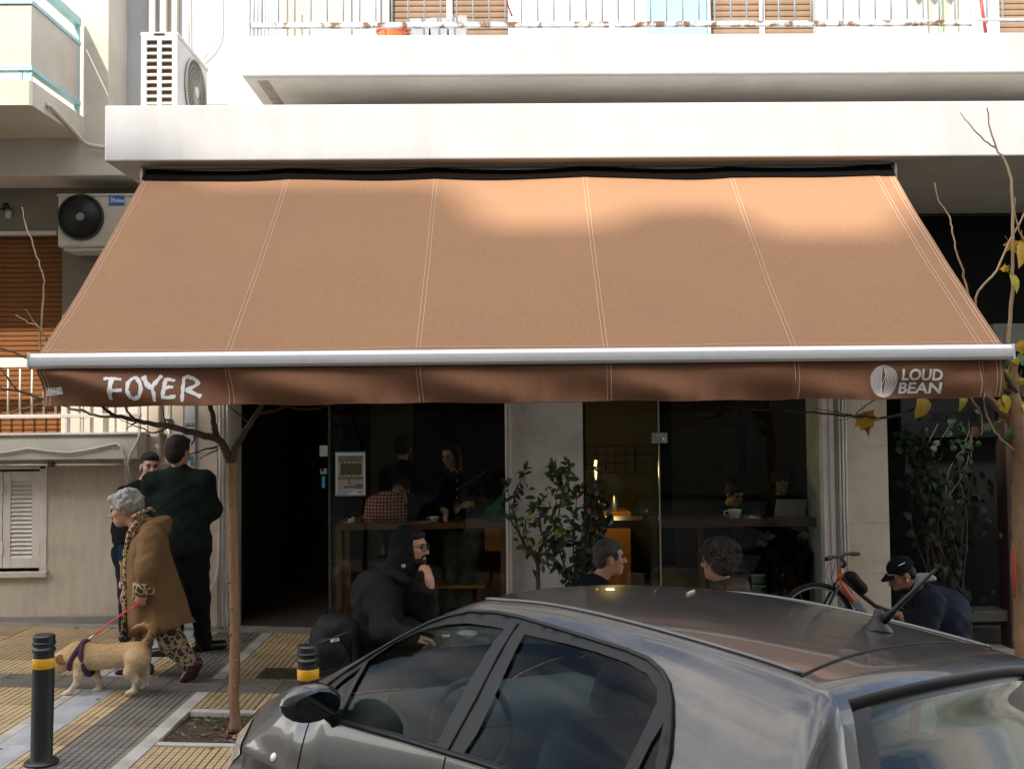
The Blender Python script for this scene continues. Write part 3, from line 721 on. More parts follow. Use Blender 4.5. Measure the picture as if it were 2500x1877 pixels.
MB().box((-60, -9.99, -.2), (60, -9.9, 3.4)).build('dark_band', mat('dark_band_gloss', (.03, .03, .03), .3), op)  # unseen dark band, added to darken what the car's flank mirrors
M_OPW = mat('opposite_window', (.03, .035, .04), .15)
M_OPB = mat('opposite_balcony', (.62, .60, .56), .8)
wm_ = MB().box((-.6, -.03, -1.1), (.6, .03, 1.1)).mesh('window', [M_OPW])
bm_ = MB().box((-2.0, 0, -.1), (2.0, 1.3, .08)).box((-2.0, 1.25, .08), (2.0, 1.3, .95)).mesh('balcony', [M_OPB])
for fl in range(5):
    for k in range(-7, 8):
        x = k * 2.6 + (fl % 2) * .3; z = 4.2 + 3.1 * fl
        link('window', wm_, op, Vector((x, -9.98, z)) - root_loc(op))
        if k % 2 == 0: link('balcony', bm_, op, Vector((x, -10, z - 1.1)) - root_loc(op))
# ================================================================== THE AWNING
M_FAB = mat('terracotta_canvas', (0.305, 0.168, 0.092), 0.9, (0.278, 0.152, 0.082), scale=60, detail=3, bump=0.25, bscale=420, stretch=(1, .3, .3), spec=.2, dirt=(0.25, 0.145, 0.086), dscale=.9)
M_VAL = mat('brown_valance_canvas', (0.225, 0.108, 0.060), 0.85, (0.20, 0.095, 0.052), scale=60, detail=3, bump=0.25, bscale=420, stretch=(1, .3, .3), spec=.15)
M_STITCH = mat('pale_stitching', (0.58, 0.42, 0.31), 0.8)
M_BAR = mat('silver_bar', (0.74, 0.74, 0.74), 0.42, (0.69, 0.69, 0.69), scale=20, metal=0.15)
M_PRINT = mat('white_print', (0.86, 0.85, 0.82), 0.85, (0.78, 0.77, 0.74), scale=30)
YB, YT = 6.0, 7.80
aw = thing('awning', 'large terracotta canvas awning with silver front bar and printed valance over the cafe', 'awning', (0, YT, 0))
TL, TR = at(360, 403, YT), at(2172, 395, YT)
TL.z = TR.z = cz0 - .03
BL, BR = at(95, 866, YB), at(2447, 842, YB)
U_SEAM_T = [0, (625 - 318) / 1607, (940 - 318) / 1607, (1258 - 318) / 1607, (1572 - 318) / 1607, (1885 - 318) / 1607, 1]
U_SEAM_B = [0, (487 - 84) / 2083, (897 - 84) / 2083, (1303 - 84) / 2083, (1712 - 84) / 2083, (2120 - 84) / 2083, 1]
nrm_aw = (BL - TL).cross(TR - TL).normalized()
if nrm_aw.z < 0: nrm_aw = -nrm_aw
def seam_u(k, v): return U_SEAM_T[k] * (1 - v) + U_SEAM_B[k] * v
def fab(u, v, lift=0.0):
    p = (TL * (1 - u) + TR * u) * (1 - v) + (BL * (1 - u) + BR * u) * v
    # which panel, to shape the shallow belly between the seams
    sag = -.028 * math.sin(math.pi * v)
    us = [seam_u(k, v) for k in range(7)]
    for k in range(6):
        if us[k] <= u <= us[k + 1] + 1e-9:
            t = (u - us[k]) / max(us[k + 1] - us[k], 1e-6)
            w = min(1, (us[k + 1] - us[k]) / .15)
            sag -= w * (.006 + .020 * math.exp(-v * 9)) * math.sin(math.pi * t)
            break
    sag += .003 * math.sin(u * 31 + v * 3) * math.exp(-v * 3) + .0035 * math.sin(u * 61 + 4 * math.sin(u * 17)) * v ** 7
    sag += .006 * math.sin(u * 9 + v * 4.3) * math.sin(v * 5 + u * 7) + .003 * math.sin(u * 23 - v * 7.7 + 2 * math.sin(v * 6))
    return p + nrm_aw * (sag + lift)
for k in range(6):
    nu = 14 if k < 5 else 4
    P = [[fab(seam_u(k, v) + (seam_u(k + 1, v) - seam_u(k, v)) * i / nu, v) for v in np.linspace(0, 1, 30)] for i in range(nu + 1)]
    Q = [[p - nrm_aw * .004 for p in row] for row in P]
    b = MB().grid(P, flip=True).grid(Q)
    b.build('panel', M_FAB, aw, smooth=True)
def ribbon(pts_fn, off, w, name, m):
    return None
for k in range(1, 6):
    b = MB()
    for du in (-.0022, .0022):
        b.tube([fab(seam_u(k, v) + du, v, .0008) for v in np.linspace(.0, 1, 30)], .0014, 4)
    b.build('seam', M_STITCH, aw)
for u in (.004, .008, .992, .996):
    MB().tube([fab(u, v, .0012) for v in np.linspace(0, 1, 30)], .0020, 4).build('hem_stitch', M_STITCH, aw)
MB().tube([fab(u, .985, .0012) for u in np.linspace(0, 1, 60)], .0018, 4).build('hem_stitch', M_STITCH, aw)
# roller with its brackets tucked under the canopy
rc0, rc1 = TL + Vector((-.02, .10, -.02)), TR + Vector((.04, .10, -.02))
MB().tube([rc0, rc1], .045, 20).build('roller', M_BAR, aw, smooth=True, sharp=40)
for q, s in ((TL, -1), (TR, 1)):
    p = q + Vector((s * .045, .08, 0))
    br = MB().bbox((p.x - .012, p.y - .09, p.z - .10), (p.x + .012, p.y + .09, p.z + .035), .004).build('bracket', M_STEEL, aw)
    MB().tube([p + Vector((-.02 * s, -.05, -.06)), p + Vector((.03 * s, -.05, -.06))], .018, 10).build('gear', M_DKMET, br, smooth=True)
MB().tube([TR + Vector((.06, .03, -.05)), TR + Vector((.06, .03, -.16))], .006, 6).build('crank_hook', M_DKMET, aw)
# folding arms below the canvas
for u, s in ((.18, 1), (.82, -1)):
    a = TL * (1 - u) + TR * u + Vector((0, .25, -.10)); c = BL * (1 - u) + BR * u + Vector((0, .05, -.02)); el = (a + c) / 2 + Vector((s * .45, 0, -.05))
    ar = MB().tube([a, el], .022, 10).build('arm', M_ALU, aw, smooth=True); MB().tube([el, c], .018, 10).build('forearm', M_ALU, ar, smooth=True)
    MB().ball(el, .032).build('elbow', M_ALU, ar, smooth=True)
# front bar: an extruded section
bA, bB = at(78, 884, YB - .02), at(2466, 861, YB - .02)
prof = [(-.022, .042), (-.008, .050), (.02, .047), (.034, .03), (.034, -.02), (.025, -.036), (-.012, -.041), (-.020, -.036), (-.020, -.030), (-.034, -.026), (-.040, .0), (-.036, .026)]
P = [[p_ + Vector((0, a, c)) for a, c in prof + prof[:1]] for p_ in (bA, bB)]
b = MB().grid(P)
n = len(prof)
b.add([bA + Vector((0, a, c)) for a, c in prof], [tuple(range(n))]); b.add([bB + Vector((0, a, c)) for a, c in prof], [tuple(range(n))[::-1]])
bar = b.build('front_bar', M_BAR, aw, smooth=True, fix=True, sharp=28)
for p in (bA, bB):
    s = 1 if p.x > 0 else -1
    MB().bbox((p.x - .006 + s * .007, p.y - .042, p.z - .043), (p.x + .006 + s * .007, p.y + .036, p.z + .052), .006).build('end_cap', mat('grey_cap', (.55, .56, .57), .5), bar)
# valance: one cloth hanging from the bar, with shallow diagonal folds
vTL, vTR = at(90, 896, YB), at(2452, 873, YB)
vBL, vBR = at(107, 992, YB), at(2449, 969, YB)
U_V = [0, (487 - 82) / 2088, (897 - 82) / 2088, (1308 - 82) / 2088, (1716 - 82) / 2088, (2122 - 82) / 2088, 1]
def val(u, v, lift=0.0):
    p = (vTL * (1 - u) + vTR * u) * (1 - v) + (vBL * (1 - u) + vBR * u) * v
    d = 0.0
    for k in range(6):
        if U_V[k] <= u <= U_V[k + 1] + 1e-9:
            t = (u - U_V[k]) / (U_V[k + 1] - U_V[k]); w = min(1, (U_V[k + 1] - U_V[k]) / .12)
            d += w * .050 * math.sin(math.pi * t) * math.sin(math.pi * min(1, v * .9)) * (1 if k % 2 else .8)
            d += w * .034 * math.sin(2 * math.pi * (1.05 * t - .55 * v) + k * .8) * (.25 + v)
            p = p + Vector((0, 0, -w * .007 * math.sin(math.pi * t) * v + w * .003 * math.sin(2 * math.pi * t * 2) * v))
    d += .010 * math.sin(u * 120 + 3 * math.sin(u * 37)) * v ** 3
    d += .004 * math.sin(u * 67 - v * 5) * v
    # left corner pulls into a diagonal fold
    d += .05 * math.exp(-((u * 5.8 - .05 - v * .55) / .16) ** 2) * (1 - v * .6)
    d -= .035 * math.exp(-(((1 - u) * 5.8 - .1 - (v) * .6) / .2) ** 2) * (1 - .5 * v)
    d *= min(1, v * 5 + .02)
    return p + Vector((0, -d - lift, 0))
P = [[val(u, v) for v in np.linspace(0, 1, 14)] for u in np.linspace(0, 1, 300)]
Q = [[p + Vector((0, .004, 0)) for p in row] for row in P]
vl = MB().grid(P, flip=False).grid(Q, flip=True).build('valance', M_VAL, aw, smooth=True, fix=False)
for k in range(1, 6):
    b = MB()
    for du in (-.0021, .0021): b.tube([val(U_V[k] + du, v, .002) for v in np.linspace(0, 1, 12)], .0018, 4)
    b.build('valance_seam', M_STITCH, vl)
for u in (.0035, .0075, .9925, .9965): MB().tube([val(u, v, .002) for v in np.linspace(0, 1, 12)], .0017, 4).build('hem_stitch', M_STITCH, vl)
MB().tube([val(u, .985, .002) for u in np.linspace(0, 1, 300)], .0022, 4).build('hem', mat('dark_hem', (.16, .085, .055), .9), vl)
MB().tube([val(u, .05, .002) for u in np.linspace(0, 1, 300)], .0014, 4).build('hem_stitch', M_STITCH, vl)
# --- printing on the valance follows the cloth
def px_uv(px, py):
    u = 0.5; v = .5
    for _ in range(12):
        p = (vTL * (1 - u) + vTR * u) * (1 - v) + (vBL * (1 - u) + vBR * u) * v
        q = at(px, py, YB)
        u += (q.x - p.x) / (vTR.x - vTL.x); v += (p.z - q.z) / .235
    return u, v
def drape(me, px0, py0, sx, name, tri=0.012):
    """lay a flat mesh (units: photo pixels, y up, origin px0,py0) on the cloth"""
    bm = bmesh.new(); bm.from_mesh(me)
    bmesh.ops.triangulate(bm, faces=bm.faces[:])
    bmesh.ops.subdivide_edges(bm, edges=[e for e in bm.edges if e.calc_length() > 9], cuts=2, use_grid_fill=False)
    bmesh.ops.triangulate(bm, faces=bm.faces[:])
    for v in bm.verts:
        u, w = px_uv(px0 + v.co.x * sx, py0 - v.co.y)
        v.co = val(min(max(u, 0), 1), min(max(w, 0), 1), .0016) - root_loc(vl)
    bm.to_mesh(me); bm.free()
    return link(name, me, vl)
def poly_mesh(polys, name):
    bm = bmesh.new()
    for poly in polys:
        f = bm.faces.new([bm.verts.new((x, -y, 0)) for x, y in poly])
    bmesh.ops.triangulate(bm, faces=bm.faces[:])
    me = bpy.data.meshes.new(name); bm.to_mesh(me); bm.free(); me.materials.append(M_PRINT); return me
def stroke(pts, w, seed, rough=1.0):
    """a dry brush stroke as a chain of quads with torn edges; pts in photo pixels"""
    rr = random.Random(seed); P = [Vector((x, y)) for x, y in pts]
    S = []
    for a, c in zip(P[:-1], P[1:]):
        n = max(2, int((c - a).length / 2.2))
        S += [a + (c - a) * i / n for i in range(n)]
    S.append(P[-1])
    L, R_ = [], []
    for i, p in enumerate(S):
        t = (S[min(i + 1, len(S) - 1)] - S[max(i - 1, 0)]).normalized(); nn = Vector((-t.y, t.x))
        e = w * (1 + .15 * math.sin(i * .6 + seed))
        if i in (0, len(S) - 1): e *= .75
        L.append(p + nn * (e / 2 + rr.uniform(-1, .8) * rough)); R_.append(p - nn * (e / 2 + rr.uniform(-1, .8) * rough))
    return [[tuple(L[i]), tuple(L[i + 1]), tuple(R_[i + 1]), tuple(R_[i])] for i in range(len(S) - 1)]
# brush-lettered FOYER, one stroke set per letter; coordinates read in the zoom (x/2.765, 840 + y/2.765)
def zz(pts): return [(x / 2.765, 840 + y / 2.765) for x, y in pts]
LET = {
    'F': [([(757, 234), (754, 290), (744, 368)], 11), ([(702, 232), (745, 230), (820, 237)], 7), ([(752, 308), (795, 309), (834, 306)], 8)],
    'O': [([(893, 228), (868, 258), (866, 310), (885, 352), (915, 364), (945, 352), (957, 305), (945, 262), (915, 226), (893, 228)], 9)],
    'Y': [([(958, 216), (985, 262), (1020, 300)], 11), ([(1078, 210), (1045, 260), (1015, 305)], 10), ([(1028, 290), (1042, 340), (1044, 386)], 8)],
    'E': [([(1108, 232), (1103, 300), (1098, 356)], 9), ([(1095, 240), (1130, 238), (1168, 246)], 8), ([(1105, 302), (1135, 288), (1162, 290)], 8), ([(1090, 352), (1130, 360), (1185, 350)], 9)],
    'R': [([(1222, 228), (1225, 300), (1226, 386)], 8), ([(1215, 232), (1245, 216), (1290, 232), (1318, 260), (1290, 284), (1245, 306)], 9), ([(1240, 306), (1290, 325), (1345, 350)], 9)],
}
for i, (ch, st) in enumerate(LET.items()):
    polys = []
    for j, (pts, w) in enumerate(st): polys += stroke(zz(pts), w, i * 10 + j, .8)
    drape(poly_mesh(polys, 'letter'), 8, 0, 1, 'letter')
# maker's tag: row of dark boxes over two lines of small print
tagpx = lambda a, c: (a / 2.765, 840 + c / 2.765)
cs = [tagpx(296, 297), tagpx(410, 290), tagpx(416, 338), tagpx(302, 350)]
drape(poly_mesh([cs], 'maker_tag'), 0, 0, 1, 'maker_tag')
polys = []
for k in range(6):
    x = 304 + k * 18; y = 304 - k * 1.1
    polys.append([tagpx(x, y - 5), tagpx(x + 9, y - 5.5), tagpx(x + 10, y + 8), tagpx(x + 1, y + 9)])
for r_, y in ((0, 325), (1, 337)):
    x = 305
    while x < 405:
        w = random.uniform(3, 7); polys.append([tagpx(x, y - r_ - (x - 305) * .1), tagpx(x + w, y - r_ - (x - 305) * .1), tagpx(x + w, y + 5 - (x - 305) * .1), tagpx(x, y + 5 - (x - 305) * .1)]); x += w + 3
me = poly_mesh(polys, 'tag_print'); me.materials.clear(); me.materials.append(mat('tag_ink', (.03, .025, .03), .8))
_keep = val
def _val2(u, v, lift=0.0): return _keep(u, v, lift + .0008)
val = _val2; drape(me, 0, 0, 1, 'tag_print'); val = _keep
# round bean emblem of fine lines
polys = []
def Lp(x, y): return (2050 + x / 7.373, 880 + y / 7.373)
cx, cy, rx, ry = 782, 360, 238, 280
def mid(t): return 0  # s-curve of the crease
N_ = 26
def crease(s):
    # x of the crease's left and right lips for s in [-1, 1] (top to bottom)
    w = 28 * (1 - abs(s) ** 2.2)
    off = 34 * math.sin(-math.pi * s * .9) * (1 - abs(s) ** 3) - 8 * s
    a = cx - 18 + off * .9 - 6
    return a
def line_poly(fx, wpx):
    S = np.linspace(-1, 1, N_)
    A = [(fx(s), cy + ry * s) for s in S]
    out = []
    for i in range(N_ - 1):
        w0 = wpx * (1 if abs(S[i]) < .92 else .8); 
        out.append([Lp(A[i][0] - w0, A[i][1]), Lp(A[i][0] + w0, A[i][1]), Lp(A[i + 1][0] + w0, A[i + 1][1]), Lp(A[i + 1][0] - w0, A[i + 1][1])])
    return out
def lipL(s): return cx - 22 + 0 * s - 26 * math.sin(math.pi * max(0, s)) * .0 + (52 * math.sin(math.pi * (s + 1) / 2) * (-.5 if s < 0 else -.35))
def lipR(s): return cx - 18 + (64 * math.sin(math.pi * (s + 1) / 2)) * (.9 if s < 0 else .75)
def scurve(s): return cx - 8 + 42 * math.sin(-math.pi * s) * .9
edgeL = lambda s: cx - rx * math.sqrt(max(0, 1 - s * s)) 
edgeR = lambda s: cx + rx * math.sqrt(max(0, 1 - s * s))
for k in range(9):
    t = k / 8
    polys += line_poly(lambda s, t=t: edgeL(s) * (1 - t) + lipL(s) * t, 6.0)
    polys += line_poly(lambda s, t=t: edgeR(s) * (1 - t) + lipR(s) * t, 6.0)
polys += line_poly(lambda s: scurve(s * .98), 4.5)
drape(poly_mesh(polys, 'bean_emblem'), 0, 0, 1, 'bean_emblem')
# LOUD BEAN in heavy grotesque capitals
for word, x0, y0, x1, y1 in (('LOUD', 1105, 150, 1845, 355), ('BEAN', 1080, 385, 1840, 580)):
    n = len(word)
    me = text_mesh(word, 1.0, bold=.028, depth=0)
    co = np.array([v.co[:] for v in me.vertices]); lo, hi = co.min(0), co.max(0)
    ax, ay = Lp(x0, y1); bx_, by_ = Lp(x1, y0)
    for v in me.vertices:
        v.co = ((v.co.x - lo[0]) / (hi[0] - lo[0]) * (bx_ - ax), (v.co.y - lo[1]) / (hi[1] - lo[1]) * (ay - by_), 0)
    me.materials.clear(); me.materials.append(M_PRINT)
    drape(me, ax, ay, 1, 'lettering')
# ================================================================== THE PARKED CAR
M_CAR = mat('grey_metallic_paint', (0.028, 0.027, 0.027), 0.32, (0.034, 0.032, 0.032), scale=3, detail=6, metal=0.35, coat=.7, dirt=(0.07, 0.064, 0.056), dscale=5, rvar=.06)
M_CARBLK = mat('black_trim', (0.010, 0.010, 0.010), 0.5, spec=.3)
M_CARGL = glass_mat('car_glass', (0.62, 0.70, 0.67), 0.33, ior=1.38)
M_REARGL = glass_mat('tinted_rear_glass', (0.10, 0.32, 0.39), 0.42, ior=1.55)
M_SEAT = mat('charcoal_seat', (0.022, 0.022, 0.024), 0.9, (0.03, 0.03, 0.032), scale=20)
M_RUB = mat('tyre_rubber', (0.015, 0.015, 0.015), 0.85)
M_RIM = mat('wheel_silver', (0.45, 0.45, 0.46), 0.3, metal=.9)
M_LENS = mat('lamp_lens', (0.42, 0.38, 0.30), 0.12, (0.5, 0.46, 0.38), scale=14, coat=1)
M_REDL = mat('red_lens', (0.35, 0.012, 0.012), 0.15, coat=1)
CAR_YAW, CAR_ZR, CAR_W = rad(131), -0.15, 1.10
_R = Matrix.Rotation(math.atan(SLOPE), 3, 'Y') @ Matrix.Rotation(CAR_YAW, 3, 'Z') @ Matrix.Rotation(rad(3.8), 3, 'X')   # the road's camber tips it towards the kerb
CAR_O = ground(1300, 1512, CAR_ZR + 1.42) - _R @ Vector((-.15, .62 * CAR_W, 1.42))
car = thing('parked_car', 'dark grey dusty hatchback parked nose in towards the tree pit', 'car', CAR_O)
car.rotation_euler = _R.to_euler()
car.scale = (1, CAR_W, 1)
ST = np.array([  # xc, zc, xe, ye, ze   nose -> tail
    (1.80, .22, 1.54, .70, .24), (1.88, .40, 1.62, .732, .42), (1.87, .55, 1.63, .737, .57), (1.80, .69, 1.56, .74, .67), (1.66, .82, 1.43, .742, .78), (1.46, .915, 1.25, .745, .88),
    (1.26, .975, 1.10, .745, .948), (1.12, 1.02, .98, .738, .985), (.70, 1.255, .58, .66, 1.225), (.34, 1.435, .24, .592, 1.41), (.10, 1.488, .04, .58, 1.450), (-.25, 1.510, -.27, .58, 1.472), (-.70, 1.506, -.70, .575, 1.464),
    (-1.14, 1.472, -1.16, .56, 1.430), (-1.34, 1.428, -1.29, .585, 1.388), (-1.42, 1.27, -1.36, .625, 1.22), (-1.56, 1.03, -1.45, .665, 1.03), (-1.60, .95, -1.53, .68, .95), (-1.65, .75, -1.58, .72, .75), (-1.73, .58, -1.62, .745, .58), (-1.73, .42, -1.62, .745, .42), (-1.67, .25, -1.56, .73, .25)])
def crom(A, u):
    u = min(max(u, 0), len(A) - 1 - 1e-6); i = int(u); t = u - i
    p = [A[min(max(i + k, 0), len(A) - 1)] for k in (-1, 0, 1, 2)]
    return 0.5 * (2 * p[1] + (p[2] - p[0]) * t + (2 * p[0] - 5 * p[1] + 4 * p[2] - p[3]) * t * t + (3 * p[1] - p[0] - 3 * p[2] + p[3]) * t ** 3)
def T(u, v, lift=0.0):
    s = 1 if v >= 0 else -1; w = abs(v)
    def raw(u, w):
        xc, zc, xe, ye, ze = crom(ST, u)
        return Vector((xc + (xe - xc) * w ** 2, ye * w * (1 + .06 * (1 - w)), zc + (ze - zc) * w ** 2.3))
    p = raw(u, w)
    if lift:
        a = raw(min(u + .02, len(ST) - 1.01), w) - raw(max(u - .02, 0), w); c = raw(u, min(w + .01, 1)) - raw(u, max(w - .01, 0))
        n = c.cross(a).normalized()
        if n.z < -.2 or (abs(n.z) <= .2 and n.x * p.x < 0): n = -n
        p = p + n * lift
    return Vector((p.x, p.y * s, p.z))
def tgrid(u0, u1, v0, v1, nu, nv, lift=0.0):
    return [[T(u, v, lift) for v in np.linspace(v0, v1, nv)] for u in np.linspace(u0, u1, nu)]
# roof edge as a function of x
_eu = np.linspace(7, 16, 400); _E = np.array([crom(ST, u)[2:5] for u in _eu])
_o = np.argsort(_E[:, 0]); _Ex = _E[_o]
def edge(x): return float(np.interp(x, _Ex[:, 0], _Ex[:, 1])), float(np.interp(x, _Ex[:, 0], _Ex[:, 2]))
def belt(x): return float(np.interp(x, [-1.45, -.9, 0, .78, .98], [.80, .815, .815, .805, .74])), float(np.interp(x, [-1.45, -.9, -.2, .26, .7, .80, .98], [1.02, .99, .965, .93, .89, .90, .985]))
def S(x, z, s=1, lift=0.0):
    ye, ze = edge(x); yb, zb = belt(x)
    q = min(max((ze - z) / max(ze - zb, .02), 0), 1)
    y = ye + (yb - ye) * q ** .57
    return Vector((x, s * (y + lift), z))
# --- windows of one side in (x, z)
OUT = [(.865, .995), (.75, 1.08), (.64, 1.16), (.53, 1.232), (.38, 1.32), (.28, 1.36), (.16, 1.397), (.02, 1.415), (-.11, 1.42), (-.27, 1.417), (-.46, 1.41), (-.62, 1.403), (-.71, 1.393), (-.77, 1.373), (-.81, 1.347), (-.845, 1.305), (-.872, 1.25), (-.895, 1.18), (-.905, 1.08), (-.91, .998)]
def belt_line(x0, x1, n, d=0.0): return [(x, belt(x)[1] + d) for x in np.linspace(x0, x1, n)]
OUTER = OUT + belt_line(-.89, .82, 14, .012)
GF = [(.645, 1.135), (.53, 1.222), (.41, 1.288), (.26, 1.337), (.14, 1.362), (.0, 1.374), (-.065, 1.376), (-.035, 1.30), (-.005, 1.20), (.025, 1.10), (.06, .975)] + belt_line(.09, .685, 9, .024)
GQ = [(.815, .985), (.745, 1.050), (.675, 1.105), (.70, 1.02), (.722, .925)]
GR = [(-.175, 1.378), (-.38, 1.383), (-.51, 1.381), (-.64, 1.374), (-.73, 1.358), (-.78, 1.330), (-.80, 1.295), (-.785, 1.20), (-.76, 1.09), (-.74, 1.008)] + belt_line(-.72, -.09, 9, .024) + [(-.125, 1.05), (-.15, 1.16), (-.165, 1.28)]
GC = [(-.845, 1.25), (-.825, 1.19), (-.80, 1.08), (-.782, 1.015), (-.875, 1.018), (-.865, 1.12)]
def inside(poly, x, z):
    c = False; n = len(poly)
    for i in range(n):
        (x0, z0), (x1, z1) = poly[i], poly[i - 1]
        if (z0 > z) != (z1 > z) and x < (x1 - x0) * (z - z0) / (z1 - z0) + x0: c = not c
    return c
def fill(poly, s, lift, step=.03):
    bm = bmesh.new()
    vs_ = [bm.verts.new((x, 0, z)) for x, z in poly]
    es = [bm.edges.new((vs_[i], vs_[(i + 1) % len(vs_)])) for i in range(len(vs_))]
    bmesh.ops.triangle_fill(bm, edges=es, use_beauty=True)
    for _ in range(3):
        bmesh.ops.subdivide_edges(bm, edges=[e for e in bm.edges if e.calc_length() > step * 2], cuts=1)
        bmesh.ops.triangulate(bm, faces=bm.faces[:])
    for v in bm.verts: v.co = S(v.co.x, v.co.z, s, lift)
    bm.normal_update()
    for f in bm.faces:
        if f.normal.y * s < 0: f.normal_flip()
    bm.verts.index_update()
    r = [v.co.copy() for v in bm.verts], [[v.index for v in f.verts] for f in bm.faces]
    bm.free(); return r
def ring(outer, holes, s, lift):
    """the black band: outer outline minus the panes"""
    from mathutils.geometry import delaunay_2d_cdt
    pts, edges, n0 = [], [], 0
    def resamp(poly, d=.03):
        out = []
        for i, p in enumerate(poly):
            q = poly[(i + 1) % len(poly)]; L = math.dist(p, q); n = max(1, int(L / d))
            out += [(p[0] + (q[0] - p[0]) * k / n, p[1] + (q[1] - p[1]) * k / n) for k in range(n)]
        return out
    for poly in [outer] + holes:
        pl = resamp(poly)
        k = len(pts); pts += [Vector(p) for p in pl]; edges += [(k + i, k + (i + 1) % len(pl)) for i in range(len(pl))]
    vv, ee, ff, *_ = delaunay_2d_cdt(pts, edges, [], 0, 1e-6)
    F = []
    for f in ff:
        cx_ = sum(vv[i].x for i in f) / len(f); cz_ = sum(vv[i].y for i in f) / len(f)
        if inside(outer, cx_, cz_) and not any(inside(h, cx_, cz_) for h in holes): F.append(f)
    V = [S(v.x, v.y, s, lift) for v in vv]
    G = []
    for f in F:
        nrm = (V[f[1]] - V[f[0]]).cross(V[f[2]] - V[f[0]])
        G.append(tuple(f) if nrm.y * s > 0 else tuple(f)[::-1])
    return V, G
nv = 17
body = MB()
VV = np.linspace(-1, 1, 2 * nv + 1)
def tpart(name, u0, u1, v0, v1, nu, nvv, m, lift=0.0, flip=False, parent=car, sharp=None):
    b = MB().grid(tgrid(u0, u1, v0, v1, nu, nvv, lift), flip=flip)
    return b.build(name, m, parent, smooth=True, local=True)
# roof, bonnet, nose, tail
roofp = tpart('roof', 9.35, 13.0, -1, 1, 44, 41, M_CAR)
bon = tpart('bonnet', 3.05, 7.0, -.93, .93, 40, 41, M_CAR)
tpart('front_bumper', 0, 3.0, -1, 1, 20, 33, M_CAR)
for s in (-1, 1): tpart('fender_top', 3.0, 7.0, .945 * s, 1.0 * s, 30, 4, M_CAR, flip=(s < 0))
tpart('cowl', 7.0, 7.3, -1, 1, 4, 31, M_CARBLK)
ws = tpart('windscreen', 7.3, 9.3, -.93, .93, 26, 31, M_CARGL)
tpart('header', 9.24, 9.36, -.95, .95, 4, 31, M_CARBLK, lift=-.004)
for s in (-1, 1): tpart('pillar', 7.0, 9.36, .925 * s, 1.0 * s, 26, 4, M_CAR, flip=(s < 0))
hat = tpart('hatch', 13.03, 14.0, -1, 1, 16, 41, M_CAR)
tpart('hatch_lower', 16.4, 18.6, -.97, .97, 16, 31, M_CAR, parent=car)
tpart('rear_bumper', 18.62, 21, -1, 1, 16, 31, M_CAR)
# rear window: glass, black border, painted side strips
M_FRIT = M_CARBLK
rg = tpart('rear_window', 14.32, 16.1, -.80, .80, 24, 33, M_REARGL, lift=-.012)
tpart('black_border', 13.98, 14.34, -.96, .96, 8, 33, M_FRIT, lift=-.030, parent=rg)
tpart('black_border', 16.08, 16.45, -.9, .9, 4, 33, M_FRIT, lift=-.014, parent=rg)
for s in (-1, 1):
    tpart('black_border', 14.2, 16.3, .79 * s, .93 * s, 20, 5, M_CARBLK, lift=-.012, parent=rg, flip=(s < 0))
    tpart('tail_panel', 14.0, 16.4, .93 * s, 1.0 * s, 20, 5, M_CAR, flip=(s < 0))
    tpart('tail_lamp', 16.5, 17.9, .80 * s, .99 * s, 8, 6, M_REDL, lift=.006, flip=(s < 0))
# lip of the hatch above the window: a thick edge
b = MB()
P = [[T(14.0, v), T(14.05, v) + Vector((-.004, 0, -.022)), T(13.95, v) + Vector((.03, 0, -.035))] for v in np.linspace(-.99, .99, 41)]
b.grid(P, flip=True); b.build('lip', M_CARBLK, hat, smooth=True, local=True)
WHEELS = [(1.19, .27), (-1.10, .27)]
def L_(x, t, s, lift=0.0):
    """the flank: t 0 at the shoulder, 1 at the sill"""
    if x > .98:
        i = np.interp(x, [ST[k][2] for k in (7, 6, 5, 4, 3, 2)], [7, 6, 5, 4, 3, 2]); e = crom(ST, i); yt, zt = e[3], e[4]
    elif x < -1.45:
        i = np.interp(-x, [-ST[k][2] for k in (16, 17, 18, 19)], [16, 17, 18, 19]); e = crom(ST, i); yt, zt = e[3], e[4]
    else: yt, zt = belt(x)
    z = zt + (.20 - zt) * t
    taper = float(np.interp(x, [-1.65, -1.2, 1.0, 1.4, 1.66], [.03, 0, 0, .02, .075]))
    ymax = .838 - taper
    y = yt + (ymax - yt) * math.sin(min(1, t * 2.4) * math.pi / 2) ** .8 - .07 * max(0, t - .55) ** 1.5
    y += .008 * math.exp(-((z - .62) / .03) ** 2)
    return Vector((x, s * (y + lift), z))
